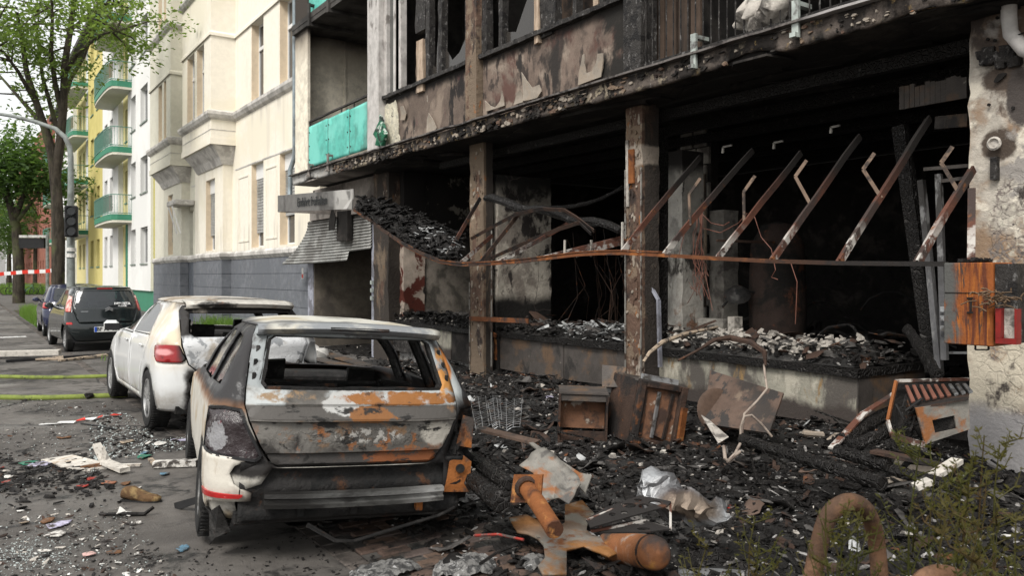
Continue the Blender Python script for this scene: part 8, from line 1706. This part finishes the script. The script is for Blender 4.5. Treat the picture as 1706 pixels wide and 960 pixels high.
def leaves(name, m, parent, centres, n_each, rad, ls, seed, elong=2.2, droop=.2):
    rr = random.Random(seed); V = []; F = []
    for (c, r) in centres:
        for _ in range(int(n_each * r ** 1.6)):
            d = Vector((rr.gauss(0, 1), rr.gauss(0, 1), rr.gauss(0, .55))); d = d.normalized() * r * rr.random() ** .45; p = c + d
            u = Vector((rr.gauss(0, 1), rr.gauss(0, 1), rr.gauss(-droop, .45))).normalized(); w = u.cross(Vector((rr.gauss(0, .6), rr.gauss(0, .6), 1))).normalized(); s = ls * rr.uniform(.6, 1.4); b0 = len(V)
            V += [p, p + u * s * .5 + w * s / elong * .5, p + u * s, p + u * s * .5 - w * s / elong * .5]; F.append((b0, b0 + 1, b0 + 2, b0 + 3))
    mb = MB(); mb.v = [Vector(v) for v in V]; mb.f = F; return mb.build(name, m, parent)
def grow_tree(name, base, label, spec, leafm, ls, n_each, seed, trunk_r, blob=(1.3, .75)):
    """spec: list of limbs, each a list of points with radii; leaf clumps sit along the outer ends"""
    t = E(name, base, label, 'tree'); cs = []; rr = random.Random(seed)
    for i, (L, r0, r1, lf) in enumerate(spec):
        n = len(L); MB().tube(L, [lerp(r0, r1, k / (n - 1)) for k in range(n)], 10).wob(.05, 1.5, i).build('trunk' if i == 0 else 'branch', M['bark'], t, smooth=60)
        if lf:
            for k in range(lf):
                u = rr.uniform(.45, 1.05); q = min(n - 2, int(u * (n - 1))); p = L[q].lerp(L[q + 1], min(1.2, u * (n - 1) - q)); c = p + Vector((rr.gauss(0, .9), rr.gauss(0, .9), rr.gauss(.1, .7))); r = rr.uniform(*blob[::-1]); cs.append((c, r))
                MB().tube([p, p.lerp(c, .6) + Vector((0, 0, .1)), c], [.035, .022, .008], 5).build('twig', M['bark'], t)
    leaves('crown', leafm, t, cs, n_each, 1, ls, seed); return t
d1 = Vector((2.6, YX(96, 2.6), 0)); dd = d1.x * S_ + d1.y * C_
def T(px, py, o=0): return D(px, py, dd + o)
spec = [([d1 - Vector((0, 0, .1)), T(97, 480), T(96, 400), T(94, 330), T(90, 275), T(86, 250)], .225, .15, 0),
 ([T(92, 300), T(100, 240), T(106, 180), T(108, 110), T(118, 50), T(126, -10, .5), T(135, -60, .5)], .17, .05, 8), ([T(87, 255), T(76, 215), T(60, 170), T(44, 120), T(36, 70), T(30, 20, -.6)], .15, .04, 7), ([T(104, 190), T(92, 140), T(84, 90, -.6), T(88, 30, -1), T(84, -30, -1)], .10, .03, 7),
 ([T(76, 215), T(52, 185, 1), T(20, 150, 1.5), T(-15, 110, 2)], .09, .03, 7), ([T(108, 120), T(128, 92, -.5), T(150, 70, -1), T(175, 55, -1.4), T(200, 50, -1.6)], .08, .02, 9), ([T(106, 170), T(118, 130, 1), T(140, 95, 1.4), T(165, 30, 1.6), T(185, -10, 2)], .08, .02, 8),
 ([T(60, 170), T(30, 118, -.8), T(5, 85, -1.2), T(-20, 70, -1.5)], .07, .02, 7), ([T(100, 230), T(90, 190, .5), T(70, 130, .7), T(62, 60, 1), T(66, 0, 1)], .09, .02, 7), ([T(118, 50), T(150, 20, .5), T(190, 8, .8), T(212, 12, 1)], .06, .02, 8)]
grow_tree('street_tree', d1, 'tall street tree with forked trunk and light feathery leaves over the parked cars', spec, M['leaf1'], .17, 200, 3, .3, blob=(1.15, .6))
d2 = Vector((1.2, 60, 0)); e2 = d2.x * S_ + d2.y * C_
def T2(px, py, o=0): return D(px, py, e2 + o)
d2 = T2(31, 494); d2.z = 0
spec = [([d2, T2(31, 440), T2(27, 380), T2(18, 345), T2(10, 320)], .36, .2, 0), ([T2(24, 365), T2(38, 330), T2(50, 290), T2(54, 262)], .2, .06, 10), ([T2(18, 345), T2(5, 310), T2(-8, 280), T2(-14, 250)], .2, .06, 10), ([T2(26, 372), T2(44, 350), T2(62, 325), T2(72, 300)], .14, .05, 10), ([T2(12, 325), T2(22, 290), T2(28, 260)], .14, .05, 9)]
grow_tree('street_tree', d2, 'darker street tree with leaning trunk at the far left behind the display board', spec, M['leaf2'], .34, 70, 8, .36, blob=(2.4, 1.3))
# trees farther down the street
for i, (px, dist, h_, w_, lb) in enumerate(((60, 88, 12, 5, 'dense dark tree far down the street in front of the brick house'), (15, 105, 11, 6, 'rounded far tree at the end of the street left of the dense one'), (-30, 95, 13, 6, 'tall far tree beyond the left edge of the street'), (42, 125, 15, 6, 'highest far tree closing the view above the display board'))):
    b_ = D(px, 480, dist); b_.z = 0; t = E('far_tree', b_, lb, 'tree'); MB().tube([b_, b_ + Vector((0, 0, h_ * .4)), b_ + Vector((.3, 0, h_ * .7))], [.35, .25, .12], 8).build('trunk', M['bark'], t)
    rr = random.Random(i + 50); cs = []
    for k in range(26): a = rr.uniform(0, 6.28); q = rr.random() ** .5; zz = rr.uniform(.38, .98); rad = w_ * sin(pi * min(1, max(.08, (zz - .25) / .8))) * q; cs.append((b_ + Vector((cos(a) * rad, sin(a) * rad, h_ * zz)), rr.uniform(1.1, 1.9)))
    leaves('crown', M['leaf2'], t, cs, 80, 1, .42, i + 70)
# grass
def blades(name, area, n, h0, h1, w, seed, m=M['grass'], z=0):
    rr = random.Random(seed); mb = MB()
    for _ in range(n):
        x, y = area(rr); h = rr.uniform(h0, h1); a = rr.uniform(0, 6.28); lx, ly = cos(a) * h * rr.uniform(.1, .6), sin(a) * h * rr.uniform(.1, .6); wx, wy = -sin(a) * w, cos(a) * w; b0 = len(mb.v)
        mb.v += [Vector((x - wx, y - wy, z)), Vector((x + wx, y + wy, z)), Vector((x + lx * .4 + wx * .7, y + ly * .4 + wy * .7, z + h * .6)), Vector((x + lx * .4 - wx * .7, y + ly * .4 - wy * .7, z + h * .6)), Vector((x + lx, y + ly, z + h))]; mb.f += [(b0, b0 + 1, b0 + 2, b0 + 3), (b0 + 3, b0 + 2, b0 + 4)]
    return tag(mb.build(name, m), kind='stuff')
blades('verge_grass', lambda rr: (rr.uniform(2.05, 2.9), rr.uniform(29.5, 40)), 3500, .2, .6, .012, 1); blades('verge_grass', lambda rr: (rr.uniform(3.2, 7), rr.uniform(84, 100)), 2500, .4, 1.1, .04, 2)
blades('wall_grass', lambda rr: (rr.gauss(6.6, .2), rr.uniform(20, 27)), 2200, .15, .55, .01, 3); blades('wall_grass', lambda rr: (rr.uniform(2.3, 3.6), rr.uniform(14.5, 18.5)), 250, .05, .15, .006, 4)
# weeds in the foreground
def weed(px, py_top, dist, label, seed, h=1.0, nb=9, lean=0.0, px2=None):
    rr = random.Random(seed); top = D(px, py_top, dist); base = Vector((top.x + rr.uniform(-.1, .1), top.y + rr.uniform(-.1, .1), 0)); w = E('weed', base, label, 'plant')
    P = [base.lerp(top, k / 8) + Vector((.015 * sin(k * 1.3 + seed), .015 * cos(k), 0)) for k in range(9)]; st = MB().tube(P, [.006 - .0005 * k for k in range(9)], 5); V = []; F = []
    def leafp(p, s):
        for _ in range(1):
            u = Vector((rr.gauss(0, 1), rr.gauss(0, 1), rr.uniform(.2, 1.3))).normalized(); q = u.cross(Vector((rr.gauss(0, 1), rr.gauss(0, 1), .3))).normalized(); b0 = len(V); V.extend([p, p + u * s * .5 + q * s * .16, p + u * s, p + u * s * .5 - q * s * .16]); F.append((b0, b0 + 1, b0 + 2, b0 + 3))
    for k in range(nb * 3):
        u = rr.uniform(.15, 1); q = base.lerp(top, u); a = rr.uniform(0, 6.28); L = (1.1 - u) * .19 + .04; e = q + Vector((cos(a) * L, sin(a) * L, L * 1.1)); m_ = q.lerp(e, .5) + Vector((cos(a) * .02, sin(a) * .02, -.01)); st.tube([q, m_, e], [.0028, .002, .001], 4)
        for j in range(14): t_ = rr.random(); leafp(q.lerp(m_, t_ * 2) if t_ < .5 else m_.lerp(e, t_ * 2 - 1), rr.uniform(.010, .027))
    for k in range(60): leafp(base.lerp(top, rr.uniform(.1, 1)), rr.uniform(.010, .028))
    st.build('stem', M['weed'], w); mb = MB(); mb.v = [Vector(v) for v in V]; mb.f = F; mb.build('leaves', M['weed'], w)
for i, (px, py, d_, lb) in enumerate(((1405, 850, 2.35, 'green weed growing up through the rusty hoop'), (1432, 868, 2.45, 'short weed stalk inside the right leg of the rusty hoop'), (1380, 838, 2.3, 'weed stalk crossing the left leg of the rusty hoop'), (1180, 905, 2.6, 'low brownish weed near the bottom centre of the frame'), (1255, 862, 2.8, 'thin dark weed stalk left of the rusty hoop'), (1555, 770, 2.6, 'leftmost tall weed stalk in front of the corner pillar'), (1600, 790, 2.4, 'bushy weed in front of the corner pillar base'), (1640, 725, 2.7, 'tallest weed stalk rising before the pale pillar'), (1668, 740, 2.5, 'tall weed stalk near the right edge with dark tips'), (1580, 850, 2.2, 'short dense weed in the lower right'), (1690, 860, 2.2, 'weed at the lower right corner leaning left'), (1625, 870, 2.05, 'lowest bushy weed below the white sill'), (1530, 735, 2.65, 'thin tall weed stalk left of the corner pillar'), (1618, 760, 2.5, 'feathery weed stalk against the grey foot of the pillar'))): weed(px, py, d_, lb, i + 5)
# rusty hoops
M['hoop'] = mat('rusted_pipe', (.13, .07, .04), [((.07, .042, .028), ('n', 5, .46, .6)), ((.18, .10, .06), ('n', 8, .56, .68, (1, 1, 1), 3))], rough=.85, bump=.25, bs=70)
dh = 2.45
L = [D(1322, 1120, dh), D(1346, 1000, dh), D(1361, 925, dh), D(1376, 870, dh), D(1394, 846, dh), D(1417, 837, dh + .05), D(1438, 846, dh + .1), D(1452, 870, dh + .15), D(1461, 910, dh + .2), D(1466, 980, dh + .2), D(1468, 1100, dh + .2)]
def smoothp(L, n=4):
    o = []
    for i in range(len(L) - 1):
        p0, p1, p2, p3 = L[max(0, i - 1)], L[i], L[i + 1], L[min(len(L) - 1, i + 2)]
        for k in range(n): t = k / n; o.append(.5 * ((2 * p1) + (p2 - p0) * t + (2 * p0 - 5 * p1 + 4 * p2 - p3) * t * t + (3 * p1 - p0 - 3 * p2 + p3) * t ** 3))
    return o + [L[-1]]
def legs(L): 
    a, b_ = L[0].copy(), L[-1].copy(); a.z = -.05; b_.z = -.05; return [a] + L + [b_]
tag(MB().tube(smoothp(legs(L)), .0275, 16).build('bike_hoop', M['hoop'], smooth=70), 'rusty brown tubular hoop standing in the weeds at the lower right', 'bike stand', 'rusty hoops')
L = [D(1510, 1100, 2.2), D(1516, 1010, 2.2), D(1535, 972, 2.2), D(1565, 958, 2.22), D(1598, 970, 2.25), D(1615, 1010, 2.3), D(1622, 1100, 2.3)]
tag(MB().tube(smoothp(legs(L)), .0275, 16).build('bike_hoop', M['hoop'], smooth=70), 'second rusty hoop whose top just shows at the bottom edge', 'bike stand', 'rusty hoops')
